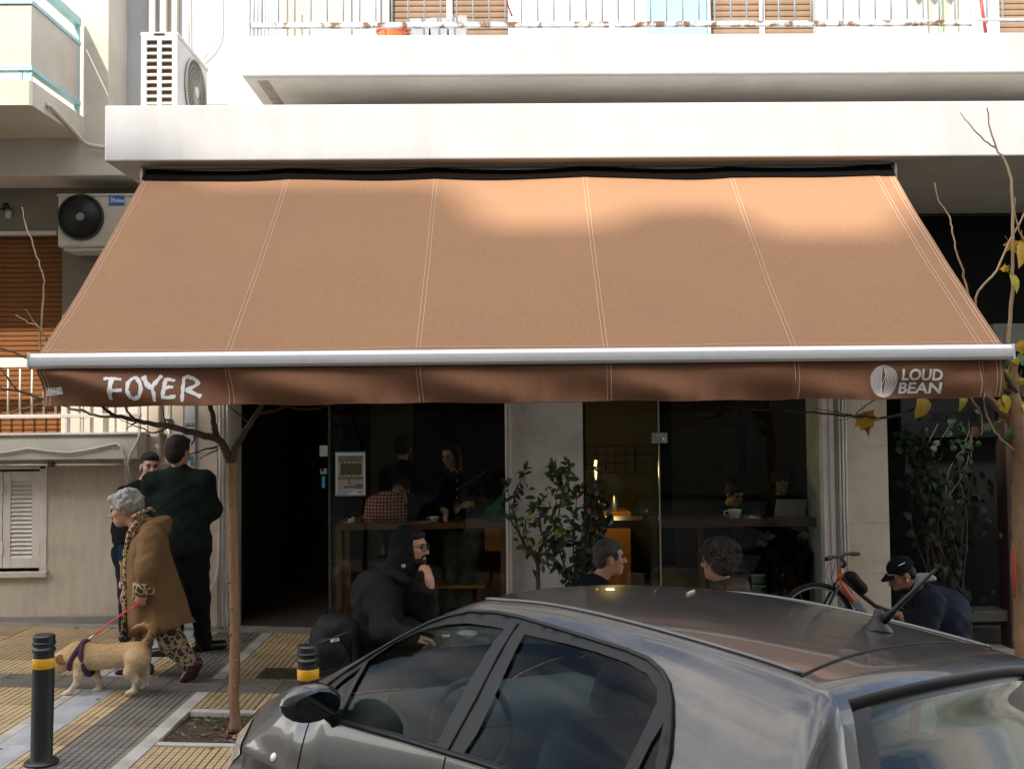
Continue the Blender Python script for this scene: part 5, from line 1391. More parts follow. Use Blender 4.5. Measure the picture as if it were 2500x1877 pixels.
shoe(aL, (.5, -.85, 0), M_SHOE, p2); shoe(aR, (.2, -.95, 0), M_SHOE, p2)
MB().bbox(tuple(pt(291, 1330, Y2 - .16)), tuple(pt(299, 1368, Y2 - .19)), .006).build('blue_pouch', cloth('blue_cloth', (.02, .05, .10)), p2)
MB().bbox(tuple(pt(301, 1341, Y2 - .19)), tuple(pt(307, 1357, Y2 - .20)), .003).build('yellow_tag', mat('yellow_tag', (.75, .58, .03), .5), p2)
# ---- 3. old lady with the camel coat
Y3 = 7.40
q = pt(370, 1500, Y3); p3 = person('stooped grey haired old woman in a camel coat with leopard trim, leading a dog', (q[0], Y3, gz(q[0])))
h = Head(pt(303, 1243, Y3), (-1, -.18, -.26), (-.28, 0, 1), .96)
nk = pt(335, 1280, Y3); ch = pt(365, 1330, Y3); pv = pt(392, 1420, Y3)
shN, elN, wrN = pt(362, 1315, Y3 - .17), pt(362, 1385, Y3 - .24), pt(351, 1440, Y3 - .24)
shF, elF, wrF = pt(345, 1315, Y3 + .15), pt(322, 1385, Y3 + .14), pt(310, 1436, Y3 + .05)
hN, hF = pt(376, 1440, Y3 - .05), pt(374, 1440, Y3 + .06)
kF, aF = pt(352, 1535, Y3 + .08), V3(ground(337, 1650)) + [0, .06, .075]
kN, aN = pt(418, 1562, Y3 - .05), pt(462, 1618, Y3 - .05)
sdf_obj('body', [(h.prims(nk, jaw=.95), .006, None), (limb([nk, ch, pv], [.055, .08, .085], .03) + limb([shN, elN, wrN], [.045, .035, .025]) + limb([shF, elF, wrF], [.045, .035, .025]) + limb([hN, kN, aN], [.08, .05, .035]) + limb([hF, kF, aF], [.08, .05, .035]), .018, None), (hand_prims(wrF, (-.2, -.1, -1), (1, -.3, 0), -1, 1.2), .006, None), (hand_prims(wrN, (-.35, 0, -1), (0, 1, 0), 1, 1.2), .006, None)], M_SKIN2, p3)
face_bits(h, p3, brow=M_HAIRG)
hp = [h.e((-.025, 0, .052), (.108, .095, .092), .02), h.e((-.075, 0, .0), (.075, .090, .075), .02), h.e((.055, 0, .098), (.045, .07, .035), .02)]
rr = random.Random(5)
for _ in range(46):
    th = rr.uniform(-2.2, 2.2); ph = rr.uniform(-.3, 1.2); c = (-.035 + .105 * math.cos(ph) * -math.cos(th), .095 * math.cos(ph) * math.sin(th), .045 + .095 * math.sin(ph))
    if c[0] > .05 and c[2] < .06: continue
    hp.append(h.e(c, (.026, .026, .022), .010))
sdf_obj('hair', [(hp, .008, None)], M_HAIRG, p3, (.0025, 150))
M_CAMEL = cloth('camel_wool', (.225, .135, .068), (.185, .108, .052), bscale=40, bump=.3, scale=6)
# A-line coat: stacked ellipses, hollow at the hem
def skirt(rings, n=60, wob=.017, seed=1):
    rr = random.Random(seed); ph = [rr.uniform(0, 6.3) for _ in range(4)]
    P = []
    for i, (c, rx, ry, tilt) in enumerate(rings):
        row = []
        for k in range(n + 1):
            a = 2 * math.pi * k / n
            w = 1 + wob * i * (math.sin(5 * a + ph[0]) + .6 * math.sin(9 * a + ph[1] + i * .3))
            row.append((c[0] + rx * w * math.cos(a), c[1] + ry * w * math.sin(a), c[2] + tilt * math.cos(a)))
        P.append(row)
    return P
cg = [(pt(362, 1288, Y3), .090, .115, .02), (pt(364, 1310, Y3), .118, .185, .02), (pt(363, 1345, Y3), .138, .20, .0), (pt(370, 1400, Y3), .166, .205, 0), (pt(381, 1460, Y3), .192, .21, .0), (pt(389, 1510, Y3), .212, .215, -.02), (pt(395, 1534, Y3), .216, .215, .045), (pt(395, 1533, Y3), .204, .203, .045), (pt(390, 1500, Y3), .18, .18, .01)]
MB().grid(skirt(cg), flip=True).build('coat', M_CAMEL, p3, smooth=True)
hst = MB(); rr = random.Random(8)
for _ in range(420):
    v = unit([rr.gauss(-.25, 1), rr.gauss(0, 1), rr.gauss(.35, 1)])
    if v[0] > .5 and v[2] < .45: continue
    c = np.array([-.03, 0, .035]) + v * np.array([.112, .104, .098]) * rr.uniform(.97, 1.08); a = rr.uniform(0, 6.28); R_ = rr.uniform(.010, .026); u1 = unit(np.cross(v, [.3, .5, .8])); u2 = np.cross(v, u1)
    hst.tube([h.p(*(c + (u1 * math.cos(a + t) + u2 * math.sin(a + t)) * R_ + v * .003 * t)) for t in np.linspace(0, 3.0, 6)], .0012, 3, cap=False)
hst.build('curls', mat('silver_strand', (.62, .60, .56), .5, (.34, .32, .30), scale=14), p3)
sdf_obj('sleeve', [(limb([shN + [.01, .03, .0], elN, wrN + [0, 0, .01]], [.098, .082, .066], .05), .011, None)], M_CAMEL, p3, (.004, 34))
sdf_obj('sleeve', [(limb([shF, elF, wrF + [0, 0, .03]], [.085, .07, .055], .05), .014, None)], M_CAMEL, p3)
sdf_obj('hood', [([('e', pt(374, 1284, Y3), [.135, .17, .062], frame((-.9, 0, -.35), (-.3, 0, 1)), .03), ('e', pt(345, 1268, Y3), [.08, .11, .05], frame((-.8, 0, .6), (.5, 0, 1)), .03), ('e', pt(392, 1292, Y3), [.075, .14, .060], frame((-.9, 0, -.5), (-.3, 0, 1)), .03)], .011, None)], M_CAMEL, p3, (.004, 30))
for nm, a, b, r in (('cuff', wrN + [.004, 0, .055], wrN - [.004, 0, .028], .074), ('cuff', wrF + [.004, 0, .05], wrF - [0, 0, .0], .058)):
    ax_ = unit(b - a); MB().lathe([(r * .86, 0), (r, .004), (r * 1.04, np.linalg.norm(b - a) - .004), (r * .9, np.linalg.norm(b - a))], Vector(a), 24, axis=Vector(ax_)).build(nm, M_LEO, p3, smooth=True)
tr = [pt(352, 1262, Y3 - .10), pt(333, 1275, Y3 - .15), pt(316, 1300, Y3 - .13), pt(309, 1340, Y3 - .12), pt(307, 1400, Y3 - .12), pt(306, 1470, Y3 - .12), pt(302, 1540, Y3 - .12)]
MB().tube(tr, [.012, .017, .020, .021, .021, .022, .020], 8).build('front_trim', M_LEO, p3, smooth=True)
MB().tube([pt(322, 1262, Y3 - .11), pt(345, 1250, Y3 - .12), pt(368, 1240, Y3 - .08), pt(380, 1250, Y3 + .02)], [.010, .013, .013, .010], 8).build('hood_trim', M_LEO, p3, smooth=True)
sdf_obj('trousers', [([('c', hN, hF, .075, .075, .04)] + limb([hN, kN, aN], [.065, .086, .070], .05) + limb([hF, kF, aF + [0, 0, .02]], [.080, .085, .065], .05), .012, None)], M_LEO2, p3, (.005, 30))
M_MAROON = mat('maroon_leather', (.040, .010, .012), .3, (.06, .016, .018), scale=12)
shoe(aF + [.0, 0, .0], (-1, -.1, 0), M_MAROON, p3, .19)
sdf_obj('shoe', [([('c', aN + [.045, 0, .0], aN + [-.035, 0, -.115], .042, .034, .03), ('c', aN + [.06, 0, -.005], aN + [.03, 0, -.09], .035, .03, .03)], .009, None)], M_MAROON, p3)
# ---- leash
M_RED = mat('red_strap', (.50, .012, .012), .5)
ls = thing('leash', 'flat red dog leash stretched from the old woman hand to the harness', 'leash', tuple(pt(350, 1466, Y3 - .2)))
pts = [pt(308, 1444, Y3), pt(303, 1455, Y3 - .03), pt(310, 1466, Y3 - .1), pt(330, 1470, Y3 - .2), pt(347, 1468, Y3 - .24), pt(330, 1478, Y3 - .28), pt(300, 1497, Y3 - .31), pt(265, 1522, Y3 - .34), pt(232, 1548, Y3 - .36)]
MB().tube(pts, .0085, 6, sq=.3).build('strap', M_RED, ls, smooth=True)
MB().tube([pt(232, 1548, Y3 - .36), pt(222, 1556, Y3 - .37), pt(213, 1564, Y3 - .38)], [.006, .009, .006], 8).build('clip', M_STEEL, ls, smooth=True)
# ---- dog
YD = 7.0
dg_ = thing('dog', 'small sandy coated dog with curled tail and purple harness walking left', 'dog', (pt(250, 1690, YD)[0], YD, gz(-2.8)))
z6 = lambda x, y, dy=0.0: pt(x / 3.16, 1400 + y / 3.16, YD + dy)
dp = [('e', z6(640, 640), [.115, .078, .105], None, .05), ('e', z6(800, 640), [.13, .072, .085], None, .06), ('e', z6(960, 625), [.12, .066, .078], None, .06), ('e', z6(1060, 620), [.085, .070, .085], None, .05),
      ('c', z6(590, 620), z6(500, 655), .075, .064, .05), ('e', z6(470, 680), [.068, .058, .060], None, .03), ('c', z6(440, 700, -.0), z6(385, 735, -.0), .042, .026, .03), ('e', z6(450, 715), [.05, .045, .045], None, .03)]
fl = lambda pts, r: limb(pts, r, .02)
dp += fl([z6(630, 680, -.06), z6(610, 770, -.065), z6(585, 850, -.065), z6(535, 905, -.065)], [.058, .034, .018, .015]) + [('c', z6(540, 908, -.065), z6(492, 928, -.065), .021, .017, .012)]
dp += fl([z6(680, 700, .06), z6(735, 780, .065), z6(765, 830, .065), z6(762, 880, .065)], [.053, .031, .018, .015]) + [('c', z6(765, 885, .065), z6(728, 900, .065), .020, .016, .012)]
dp += fl([z6(1060, 660, -.055), z6(1010, 755, -.065), z6(1050, 820, -.065), z6(1030, 895, -.065)], [.085, .046, .021, .015]) + [('c', z6(1030, 905, -.065), z6(982, 920, -.065), .022, .017, .012)]
dp += fl([z6(1075, 660, .05), z6(1105, 750, .06), z6(1130, 800, .06), z6(1128, 850, .06)], [.075, .040, .020, .015]) + [('c', z6(1130, 856, .06), z6(1098, 880, .06), .020, .016, .012)]
dp += limb([z6(1085, 585), z6(1115, 530), z6(1150, 480), z6(1165, 440), z6(1150, 405), z6(1110, 392), z6(1060, 402), z6(1010, 430)], [.026, .016, .014, .015, .016, .014, .011, .005], .012)
dp += [('e', z6(468, 668, -.055), [.036, .012, .040], frame((1, .1, .5), (-.4, 0, 1)), .012), ('e', z6(475, 660, .055), [.030, .012, .042], frame((1, -.1, .5), (-.4, 0, 1)), .012)]
def fur_mat():
    m = mat('sandy_fur', (.52, .30, .115), .9); N, L = m.node_tree.nodes, m.node_tree.links; b = N['Principled BSDF']
    tc = N.new('ShaderNodeTexCoord'); sp = N.new('ShaderNodeSeparateXYZ'); L.new(tc.outputs['Object'], sp.inputs[0])
    nz = N.new('ShaderNodeTexNoise'); nz.inputs['Scale'].default_value = 9; L.new(tc.outputs['Object'], nz.inputs['Vector'])
    ad = N.new('ShaderNodeMath'); ad.operation = 'MULTIPLY_ADD'; ad.inputs[1].default_value = .16; L.new(nz.outputs['Fac'], ad.inputs[0]); L.new(sp.outputs['Z'], ad.inputs[2])
    rp = N.new('ShaderNodeValToRGB'); e = rp.color_ramp.elements; e[0].position = .16; e[0].color = (.60, .51, .39, 1); e[1].position = .46; e[1].color = (.48, .285, .12, 1)
    q = e.new(.30); q.color = (.56, .41, .24, 1)
    n2 = N.new('ShaderNodeTexNoise'); n2.inputs['Scale'].default_value = 120; n2.inputs['Detail'].default_value = 3; mp = N.new('ShaderNodeMapping'); mp.inputs['Scale'].default_value = (.25, 1, 1); L.new(tc.outputs['Object'], mp.inputs[0]); L.new(mp.outputs[0], n2.inputs['Vector'])
    mx = N.new('ShaderNodeMix'); mx.data_type = 'RGBA'; mx.blend_type = 'MULTIPLY'; mx.inputs['Factor'].default_value = .55
    L.new(ad.outputs[0], rp.inputs[0]); L.new(rp.outputs[0], mx.inputs['A']); L.new(n2.outputs['Fac'], mx.inputs['B']); 
    gm = N.new('ShaderNodeVectorMath'); gm.operation = 'SCALE'; gm.inputs['Scale'].default_value = 1.45; L.new(mx.outputs['Result'], gm.inputs[0]); L.new(gm.outputs[0], b.inputs['Base Color'])
    bp = N.new('ShaderNodeBump'); bp.inputs['Strength'].default_value = .8; bp.inputs['Distance'].default_value = .01; L.new(n2.outputs['Fac'], bp.inputs['Height']); L.new(bp.outputs[0], b.inputs['Normal']); return m
M_FUR = fur_mat()
V, F = sdf_surface(dp, .0075, (.0012, 220))
dogm = sdf_obj('body', [(dp, .0075, None)], M_FUR, dg_, (.0012, 220))
# strands of fur along the tail, chest and rump
rr = random.Random(3); bb = MB(); VD = np.array([v.co for v in dogm.data.vertices]); ND = np.array([v.normal for v in dogm.data.vertices])
for i in rr.sample(range(len(VD)), min(len(VD), 9000)):
    p = VD[i]; n_ = ND[i]; zt = p[2]
    tail = p[0] > z6(1080, 0)[0] - dg_.location.x and zt > z6(0, 560)[2] - dg_.location.z
    if zt < .12 and not tail: continue
    d = unit(n_ * .7 + np.array([.9, 0, -.25]) * (0 if tail else 1) + np.array([.5, 0, .35]) * (1 if tail else 0) + np.array([rr.gauss(0, .2) for _ in range(3)]))
    ln = rr.uniform(.02, .052) if tail else rr.uniform(.006, .013)
    w = np.cross(d, n_ + .01); w = unit(w) * .0012
    bb.add([p - w, p + w, p + d * ln], [(0, 1, 2)])
bb.build('fur', M_FUR, dg_, local=True)
MB().ball(z6(430, 690, -.052), .008, n=8, m=6).build('eye', M_EYE, dg_, smooth=True); MB().ball(z6(372, 735), (.012, .014, .011), n=8, m=6).build('nose', M_EYE, dg_, smooth=True)
M_PURP = mat('purple_webbing', (.075, .022, .070), .8, (.03, .015, .035), scale=60)
MB().add(*(lambda q: (q[0].tolist(), q[1].tolist()))(sdf_surface([('e', z6(468, 662, -.066), [.034, .010, .036], frame((1, .25, .7), (-.4, 0, 1)), .01), ('c', z6(452, 650, -.062), z6(492, 690, -.072), .014, .006, .02)], .005))).build('ear', mat('ear_brown', (.30, .15, .06), .9, (.18, .085, .035), scale=30), dg_, smooth=True)
har = MB()
def hoop(x0, y0, x1, y1, rx, ry, wd=.016):
    c = (z6(x0, y0) + z6(x1, y1)) / 2; ax_ = z6(x1, y1) - z6(x0, y0); L_2 = np.linalg.norm(ax_) / 2; ax_ = unit(ax_)
    return [tuple(c + ax_ * L_2 * math.cos(a) + np.array([0, 1, 0]) * ry * math.sin(a)) for a in np.linspace(0, 2 * math.pi, 29)]
har.tube(hoop(648, 522, 700, 775, .1, .100), .020, 8, cap=False, sq=.8)
har.tube(hoop(660, 520, 548, 730, .1, .098), .018, 8, cap=False, sq=.8)
har.build('harness', M_PURP, dg_, smooth=True)
MB().tube([z6(655, 545, 0), z6(660, 525, -.01), z6(672, 510, -.01)], [.018, .016, .008], 8).build('harness_ring', M_BLACK, dg_, smooth=True)
# ---- 4. hooded man with glasses, sitting at the pavement table
Y4 = 6.62
q = pt(880, 1500, Y4); p4 = person('bearded man in a charcoal hooded fleece and glasses, hand held to his mouth', (q[0], Y4, gz(q[0])))
h = Head(pt(1006, 1336, Y4), (.93, -.34, -.05), (0, 0, 1), 1.0)
nk = pt(970, 1400, Y4); ch = pt(930, 1450, Y4); pv = pt(900, 1575, Y4)
sR, eR, wR = pt(918, 1428, Y4 - .17), pt(935, 1535, Y4 - .28), pt(1005, 1560, Y4 - .25)
sL, eL, wL = pt(965, 1415, Y4 + .14), pt(1040, 1490, Y4 + .05), pt(1050, 1425, Y4 - .12)
hR, kR, aR = pt(905, 1590, Y4 - .10), pt(1035, 1580, Y4 - .14), pt(1040, 1700, Y4 - .12)
hL, kL, aL = pt(905, 1590, Y4 + .10), pt(1040, 1580, Y4 + .12), pt(1045, 1690, Y4 + .12)
hd = hand_prims(wL, (-.18, .05, 1), (-.9, .45, .2), 1, 1.15, .06, 1.0, .8)
sdf_obj('body', [(h.prims(nk), .0065, None), (limb([nk, ch, pv], [.055, .085, .09], .03) + limb([sR, eR, wR], [.05, .04, .03]) + limb([sL, eL, wL], [.05, .042, .032]) + limb([hR, kR, aR], [.08, .06, .04]) + limb([hL, kL, aL], [.08, .06, .04]), .018, None), (hd, .0055, None), (hand_prims(wR, (1, .2, 0), (0, 0, -1), 1, .6), .008, None)], M_SKIN, p4)
face_bits(h, p4, lips=False)
sdf_obj('beard', [([h.e((.050, 0, -.082), (.050, .058, .038), .02), h.e((.085, 0, -.050), (.018, .030, .008), .01), h.e((.072, 0, -.100), (.026, .032, .026), .02)], .006, None)], M_HAIRB, p4, (.0025, 170))
sdf_obj('hair', [([h.e((.035, 0, .088), (.05, .068, .030), .02), h.e((-.02, 0, .05), (.095, .078, .084), .02)], .008, None)], M_HAIRB, p4)
M_HOOD = cloth('black_jersey', (.012, .013, .013), bscale=30)
sdf_obj('hood', [([h.e((-.045, 0, .040), (.110, .104, .108), .03), h.e((-.055, 0, -.05), (.10, .115, .10), .04), ('c', h.p(-.035, 0, -.08), nk, .100, .110, .04), h.e((.095, 0, -.005), (.075, .070, .100), .025, '-')], .009, None)], M_HOOD, p4, (.004, 26))
gl = bpy.data.objects.new('glasses', None); COL.objects.link(gl); gl.parent = p4; gl.location = V3(h.p(.1, 0, .01)) - np.array(p4.location)
b = MB()
for s in (1, -1):
    cc = [h.p(.108 - .012 * abs(math.cos(a)) * (1 if math.cos(a) * s > 0 else -.2), s * .034 + .026 * math.cos(a), .006 + .021 * math.sin(a)) for a in np.linspace(0, 2 * math.pi, 21)]
    b.tube(cc, .0024, 5, cap=False)
    b.tube([h.p(.098, s * .062, .012), h.p(.06, s * .078, .014), h.p(-.01, s * .083, .010)], .0022, 5)
b.tube([h.p(.110, .010, .010), h.p(.114, 0, .013), h.p(.110, -.010, .010)], .0024, 5)
b.build('frame', M_BLACK, gl)
for s in (1, -1):
    MB().add([h.p(.106, s * .034 + .025 * math.cos(a), .006 + .020 * math.sin(a)) for a in np.linspace(0, 2 * math.pi, 17)[:-1]], [tuple(range(16))]).build('lens', M_GLASS, gl)
M_FLEECE = cloth('charcoal_fleece', (.024, .025, .027), (.013, .0135, .015), bscale=160, bump=.9, scale=50)
sdf_obj('jacket', [([('e', pt(922, 1475, Y4), [.165, .215, .24], frame((.9, 0, .2)), .05), ('e', pt(902, 1550, Y4), [.165, .20, .17], None, .05)] + limb([nk, ch], [.105, .17], .05) + limb([sR, eR, wR], [.088, .076, .060], .06) + limb([sL, eL, wL - (wL - eL) * .18], [.085, .074, .058], .06), .012, None)], M_FLEECE, p4, (.005, 24))
sdf_obj('collar', [([('e', pt(975, 1405, Y4 - .02), [.105, .13, .055], frame((.8, 0, -.5)), .03)], .012, None)], M_FLEECE, p4, (.004, 30))
sdf_obj('trousers', [([('c', hR, hL, .13, .13, .04)] + limb([hR, kR, aR], [.11, .09, .065], .04) + limb([hL, kL, aL], [.11, .09, .065], .04), .016, None)], M_BLKC, p4)
shoe(aR, (1, 0, 0), M_SHOE, p4); shoe(aL, (1, .1, 0), M_SHOE, p4)
MB().lathe([(.012, 0), (.014, .004), (.012, .006)], pt(985, 1381, Y4 - .16), 10, axis=Vector((.2, -1, 0))).build('drawcord_ring', M_STEEL, p4)
st = thing('bench', 'low wooden bench under the hooded man', 'bench', (q[0], Y4, gz(q[0])))
sx, sz = q[0], 1.95 - (1600 - 1030) * Y4 / F_PX - .02
MB().bbox((sx - .32, Y4 - .2, sz - .05), (sx + .30, Y4 + .2, sz), .006).build('seat', M_WOODT, st)
for dx in (-.27, .25):
    for dy in (-.16, .16): MB().bbox((sx + dx - .02, Y4 + dy - .02, gz(sx) - .01), (sx + dx + .02, Y4 + dy + .02, sz - .05), .003).build('leg', M_WOODT, st)
# backpack beside him
bp_ = pt(815, 1570, Y4 - .22)
bk = thing('backpack', 'black backpack with a small white woven label standing behind the bollard', 'backpack', tuple(bp_))
M_PACK = cloth('black_nylon', (.010, .010, .011), (.016, .016, .017), bscale=40, bump=.3, rough=.55)
bzc = pt(815, 1575, Y4 - .25)
sdf_obj('bag', [([('e', bzc, [.155, .12, .20], frame((1, 0, .25)), .04), ('e', bzc + [0, 0, -.14], [.16, .13, .13], None, .05), ('e', bzc + [.04, -.02, .10], [.12, .10, .10], None, .05)], .011, None)], M_PACK, bk, (.005, 22))
sdf_obj('front_pocket', [([('e', bzc + [-.02, -.10, -.03], [.115, .05, .11], None, .03)], .010, None)], M_PACK, bk, (.003, 30))
b = MB(); b.bbox((-.028, -.003, -.009), (.028, .003, .009), .001); o = b.build('woven_label', mat('white_label', (.7, .7, .7), .7, (.1, .1, .1), scale=90, contrast=3), bk, local=True); o.location = pt(817, 1562, Y4 - .405) - V3(bk.location); o.rotation_euler = (0, rad(-12), 0)
for zz_, sc in ((.07, 1.0), (-.11, .92)):
    MB().tube([bzc + np.array([.15 * sc * math.cos(a), -.125 * sc * math.sin(a) - .012, zz_ + .05 * math.cos(a)]) for a in np.linspace(.15, math.pi - .15, 14)], .0045, 5).build('zip', mat('zip_grey', (.035, .035, .037), .5), bk)
MB().tube([bzc + [-.05, 0, .19], bzc + [-.03, -.01, .235], bzc + [.03, -.01, .24], bzc + [.06, 0, .19]], .010, 6, sq=.5).build('top_handle', M_PACK, bk, smooth=True)
MB().tube([bzc + [.10, -.06, .17], bzc + [.13, -.08, .05], bzc + [.12, -.08, -.14]], .014, 6, sq=.4).build('strap', M_PACK, bk, smooth=True)
# pavement table seen through the car
YTb = 6.75
tb = thing('wooden_table', 'low pale wooden pavement table holding a white bowl and a metal cup', 'table', tuple(pt(1110, 1650, YTb)))
tz = pt(1110, 1575, YTb)[2]; tx0, tx1 = pt(1005, 1580, YTb - .2)[0], pt(1192, 1580, YTb - .2)[0]
for k in range(4): MB().bbox((tx0, YTb - .24 + .12 * k, tz - .03), (tx1, YTb - .122 + .12 * k, tz + random.uniform(-.001, .001)), .003).build('plank', M_WOODT, tb)
MB().bbox((tx0 + .01, YTb - .23, tz - .11), (tx1 - .01, YTb - .205, tz - .03), .003).build('apron', M_WOODT, tb)
MB().bbox((tx0 + .01, YTb + .205, tz - .11), (tx1 - .01, YTb + .23, tz - .03), .003).build('apron', M_WOODT, tb)
for dx in (tx0 + .03, tx1 - .03):
    for dy in (-.2, .2): MB().bbox((dx - .022, YTb + dy - .022, gz(dx) - .01), (dx + .022, YTb + dy + .022, tz - .03), .003).build('leg', M_WOODT, tb)
M_CHINA = mat('white_china', (.72, .72, .70), .2, coat=.4)
def bowl(label, c, r, hgt, m, name='bowl', cat='bowl'):
    b = MB().lathe([(r * .45, 0), (r * .5, .004), (r * .85, hgt * .55), (r, hgt), (r * .95, hgt), (r * .8, hgt * .55), (r * .45, .008), (0, .008)], c, 24)
    return tag(b.build(name, m, smooth=True), label, cat)
bowl('white bowl on the pavement table behind the car window', at(1140, 1556, YTb + .05), .075, .035, M_CHINA)
bowl('small grey metal cup beside the white bowl on the pavement table', at(1084, 1566, YTb + .02), .05, .055, M_STEEL, 'cup', 'cup')
# ---- 5. short haired man in profile
Y5 = 7.15
p5 = person('man with short greying hair and navy top seated in profile beside the citrus tree', tuple(pt(1450, 1700, Y5)))
h = Head(pt(1488, 1362, Y5), (.96, .20, .0), (.06, 0, 1), 1.04)
nk = pt(1462, 1415, Y5); ch = pt(1440, 1475, Y5); pv = pt(1435, 1600, Y5)
sR, eR, wR = pt(1440, 1450, Y5 - .19), pt(1445, 1540, Y5 - .22), pt(1500, 1600, Y5 - .2)
sL, eL, wL = pt(1445, 1445, Y5 + .19), pt(1460, 1540, Y5 + .22), pt(1510, 1600, Y5 + .2)
def legs(pv, fwd, ln=.45):
    f = unit(fwd); l = np.cross([0, 0, 1], f); out = []
    for s in (-1, 1):
        a = pv + l * .1 * s; k = a + f * ln + l * .03 * s; n = k.copy(); n[2] = gz(n[0]) + .09
        out.append((a, k, n))
    return out
def sit(par, pv, fwd, m, vox=.018):
    L2 = legs(pv, fwd)
    sdf_obj('trousers', [([('c', L2[0][0], L2[1][0], .13, .13, .04)] + sum([limb(list(q), [.11, .085, .06], .04) for q in L2], []), vox, None)], m, par)
    for q in L2: shoe(q[2], fwd, M_SHOE, par)
    return sum([limb(list(q), [.08, .06, .04]) for q in L2], [])
sl = sit(p5, pv, (1, .1, 0), M_BLKC)
sdf_obj('body', [(h.prims(nk, nose=1.2), .0065, None), (limb([nk, ch, pv], [.055, .085, .09], .03) + limb([sR, eR, wR], [.05, .04, .03]) + limb([sL, eL, wL], [.05, .04, .03]) + sl, .018, None), (hand_prims(wR, (1, 0, -.2), (0, 0, -1), 1), .009, None)], M_SKIN, p5)
face_bits(h, p5, brow=M_HAIRS)
M_GRYH = mat('short_grey_hair', (.030, .026, .023), .8, (.11, .10, .095), scale=9, bump=.8, bscale=200)
sdf_obj('hair', [([h.e((-.022, 0, .050), (.097, .080, .086), .02), h.e((-.070, 0, -.01), (.045, .070, .060), .02), h.e((.035, .0, .085), (.050, .060, .032), .02), h.e((.015, .068, .02), (.03, .014, .035), .01), h.e((.015, -.068, .02), (.03, .014, .035), .01)], .0065, None)], M_GRYH, p5, (.0015, 240))
M_NAVY = cloth('navy_cloth', (.012, .015, .026), (.008, .010, .018), bscale=30)
sdf_obj('jumper', [([('e', pt(1438, 1500, Y5), [.17, .235, .28], None, .05)] + limb([nk - [0, 0, .02], ch], [.075, .15], .05) + limb([sR, eR, wR], [.095, .075, .06], .05) + limb([sL, eL, wL], [.095, .075, .06], .05), .014, None)], M_NAVY, p5, (.004, 26))
# ---- 6. curly haired person in the quilted jacket
Y6 = 6.95
p6 = person('person with bushy greying curls in a brown quilted jacket seen from behind', tuple(pt(1790, 1700, Y6)))
h = Head(pt(1750, 1372, Y6), (-.75, .62, -.05), (0, 0, 1), 1.02)
nk = pt(1764, 1420, Y6); ch = pt(1785, 1465, Y6); pv = pt(1790, 1610, Y6)
sl = sit(p6, pv, (-.9, .4, 0), M_BLKC)
sN, eN, wN = pt(1800, 1436, Y6 - .2), pt(1800, 1550, Y6 - .22), pt(1740, 1600, Y6 - .1); sF, eF, wF = pt(1775, 1434, Y6 + .2), pt(1760, 1550, Y6 + .2), pt(1720, 1600, Y6 + .15)
sdf_obj('body', [(h.prims(nk), .0075, None), (limb([nk, ch, pv], [.055, .085, .09], .03) + limb([sN, eN, wN], [.05, .04, .03]) + limb([sF, eF, wF], [.05, .04, .03]) + sl, .02, None)], M_SKIN, p6)
face_bits(h, p6, lips=False)
hp = [h.e((-.022, 0, .055), (.112, .100, .098), .02), h.e((-.06, 0, -.005), (.085, .100, .085), .02)]
rr = random.Random(9)
for _ in range(120):
    v = unit([rr.gauss(0, 1), rr.gauss(0, 1), rr.gauss(.25, 1)])
    if v[0] > .45 and v[2] < .35: continue
    c = np.array([-.03, 0, .045]) + v * np.array([.118, .108, .105])
    hp.append(h.e(tuple(c), (.020, .020, .018), .006))
sdf_obj('hair', [(hp, .0065, None)], M_HAIRS, p6, (.002, 210))
bb = MB(); rr = random.Random(2)
for _ in range(900):
    v = unit([rr.gauss(-.2, 1), rr.gauss(0, 1), rr.gauss(.25, 1)])
    if v[0] > .5 and v[2] < .3: continue
    c = np.array([-.03, 0, .045]) + v * np.array([.125, .116, .112]) * rr.uniform(.96, 1.12); a = rr.uniform(0, 6.28); R_ = rr.uniform(.008, .020)
    u1 = unit(np.cross(v, [.3, .5, .8])); u2 = np.cross(v, u1)
    bb.tube([h.p(*(c + (u1 * math.cos(a + t) + u2 * math.sin(a + t)) * R_ + v * .004 * t)) for t in np.linspace(0, 4.2, 7)], .0013, 3, cap=False)
bb.build('curls', mat('grey_curl', (.17, .155, .14), .7, (.025, .02, .017), scale=14, spec=.2), p6)
M_PUFF = cloth('brown_quilted_nylon', (.075, .058, .042), (.055, .042, .030), bscale=25, bump=.4, rough=.6)
pf = []
for k in range(7):
    c = pt(1782 + k * 2, 1428 + k * 24, Y6); w = .165 + .035 * min(k, 2)
    pf.append(('e', c, [w * .82, w * 1.12, .052], frame((-.9, .3, .0)), .012))
for (a, c, d) in ((sN, eN, wN), (sF, eF, wF)):
    for t in np.linspace(0, 1, 6): pf.append(('e', a + (c - a) * t, [.085, .085, .050], None, .012))
    for t in np.linspace(.2, 1, 4): pf.append(('e', c + (d - c) * t, [.07, .07, .055], None, .012))
pf.append(('e', nk + [.015, .0, -.035], [.11, .12, .05], frame((-.8, .4, -.35)), .02))
sdf_obj('jacket', [(pf, .011, None)], M_PUFF, p6, (.002, 50))
sdf_obj('collar', [([('e', nk + [.02, -.01, -.01], [.085, .09, .05], None, .02)], .011, None)], M_PUFF, p6)
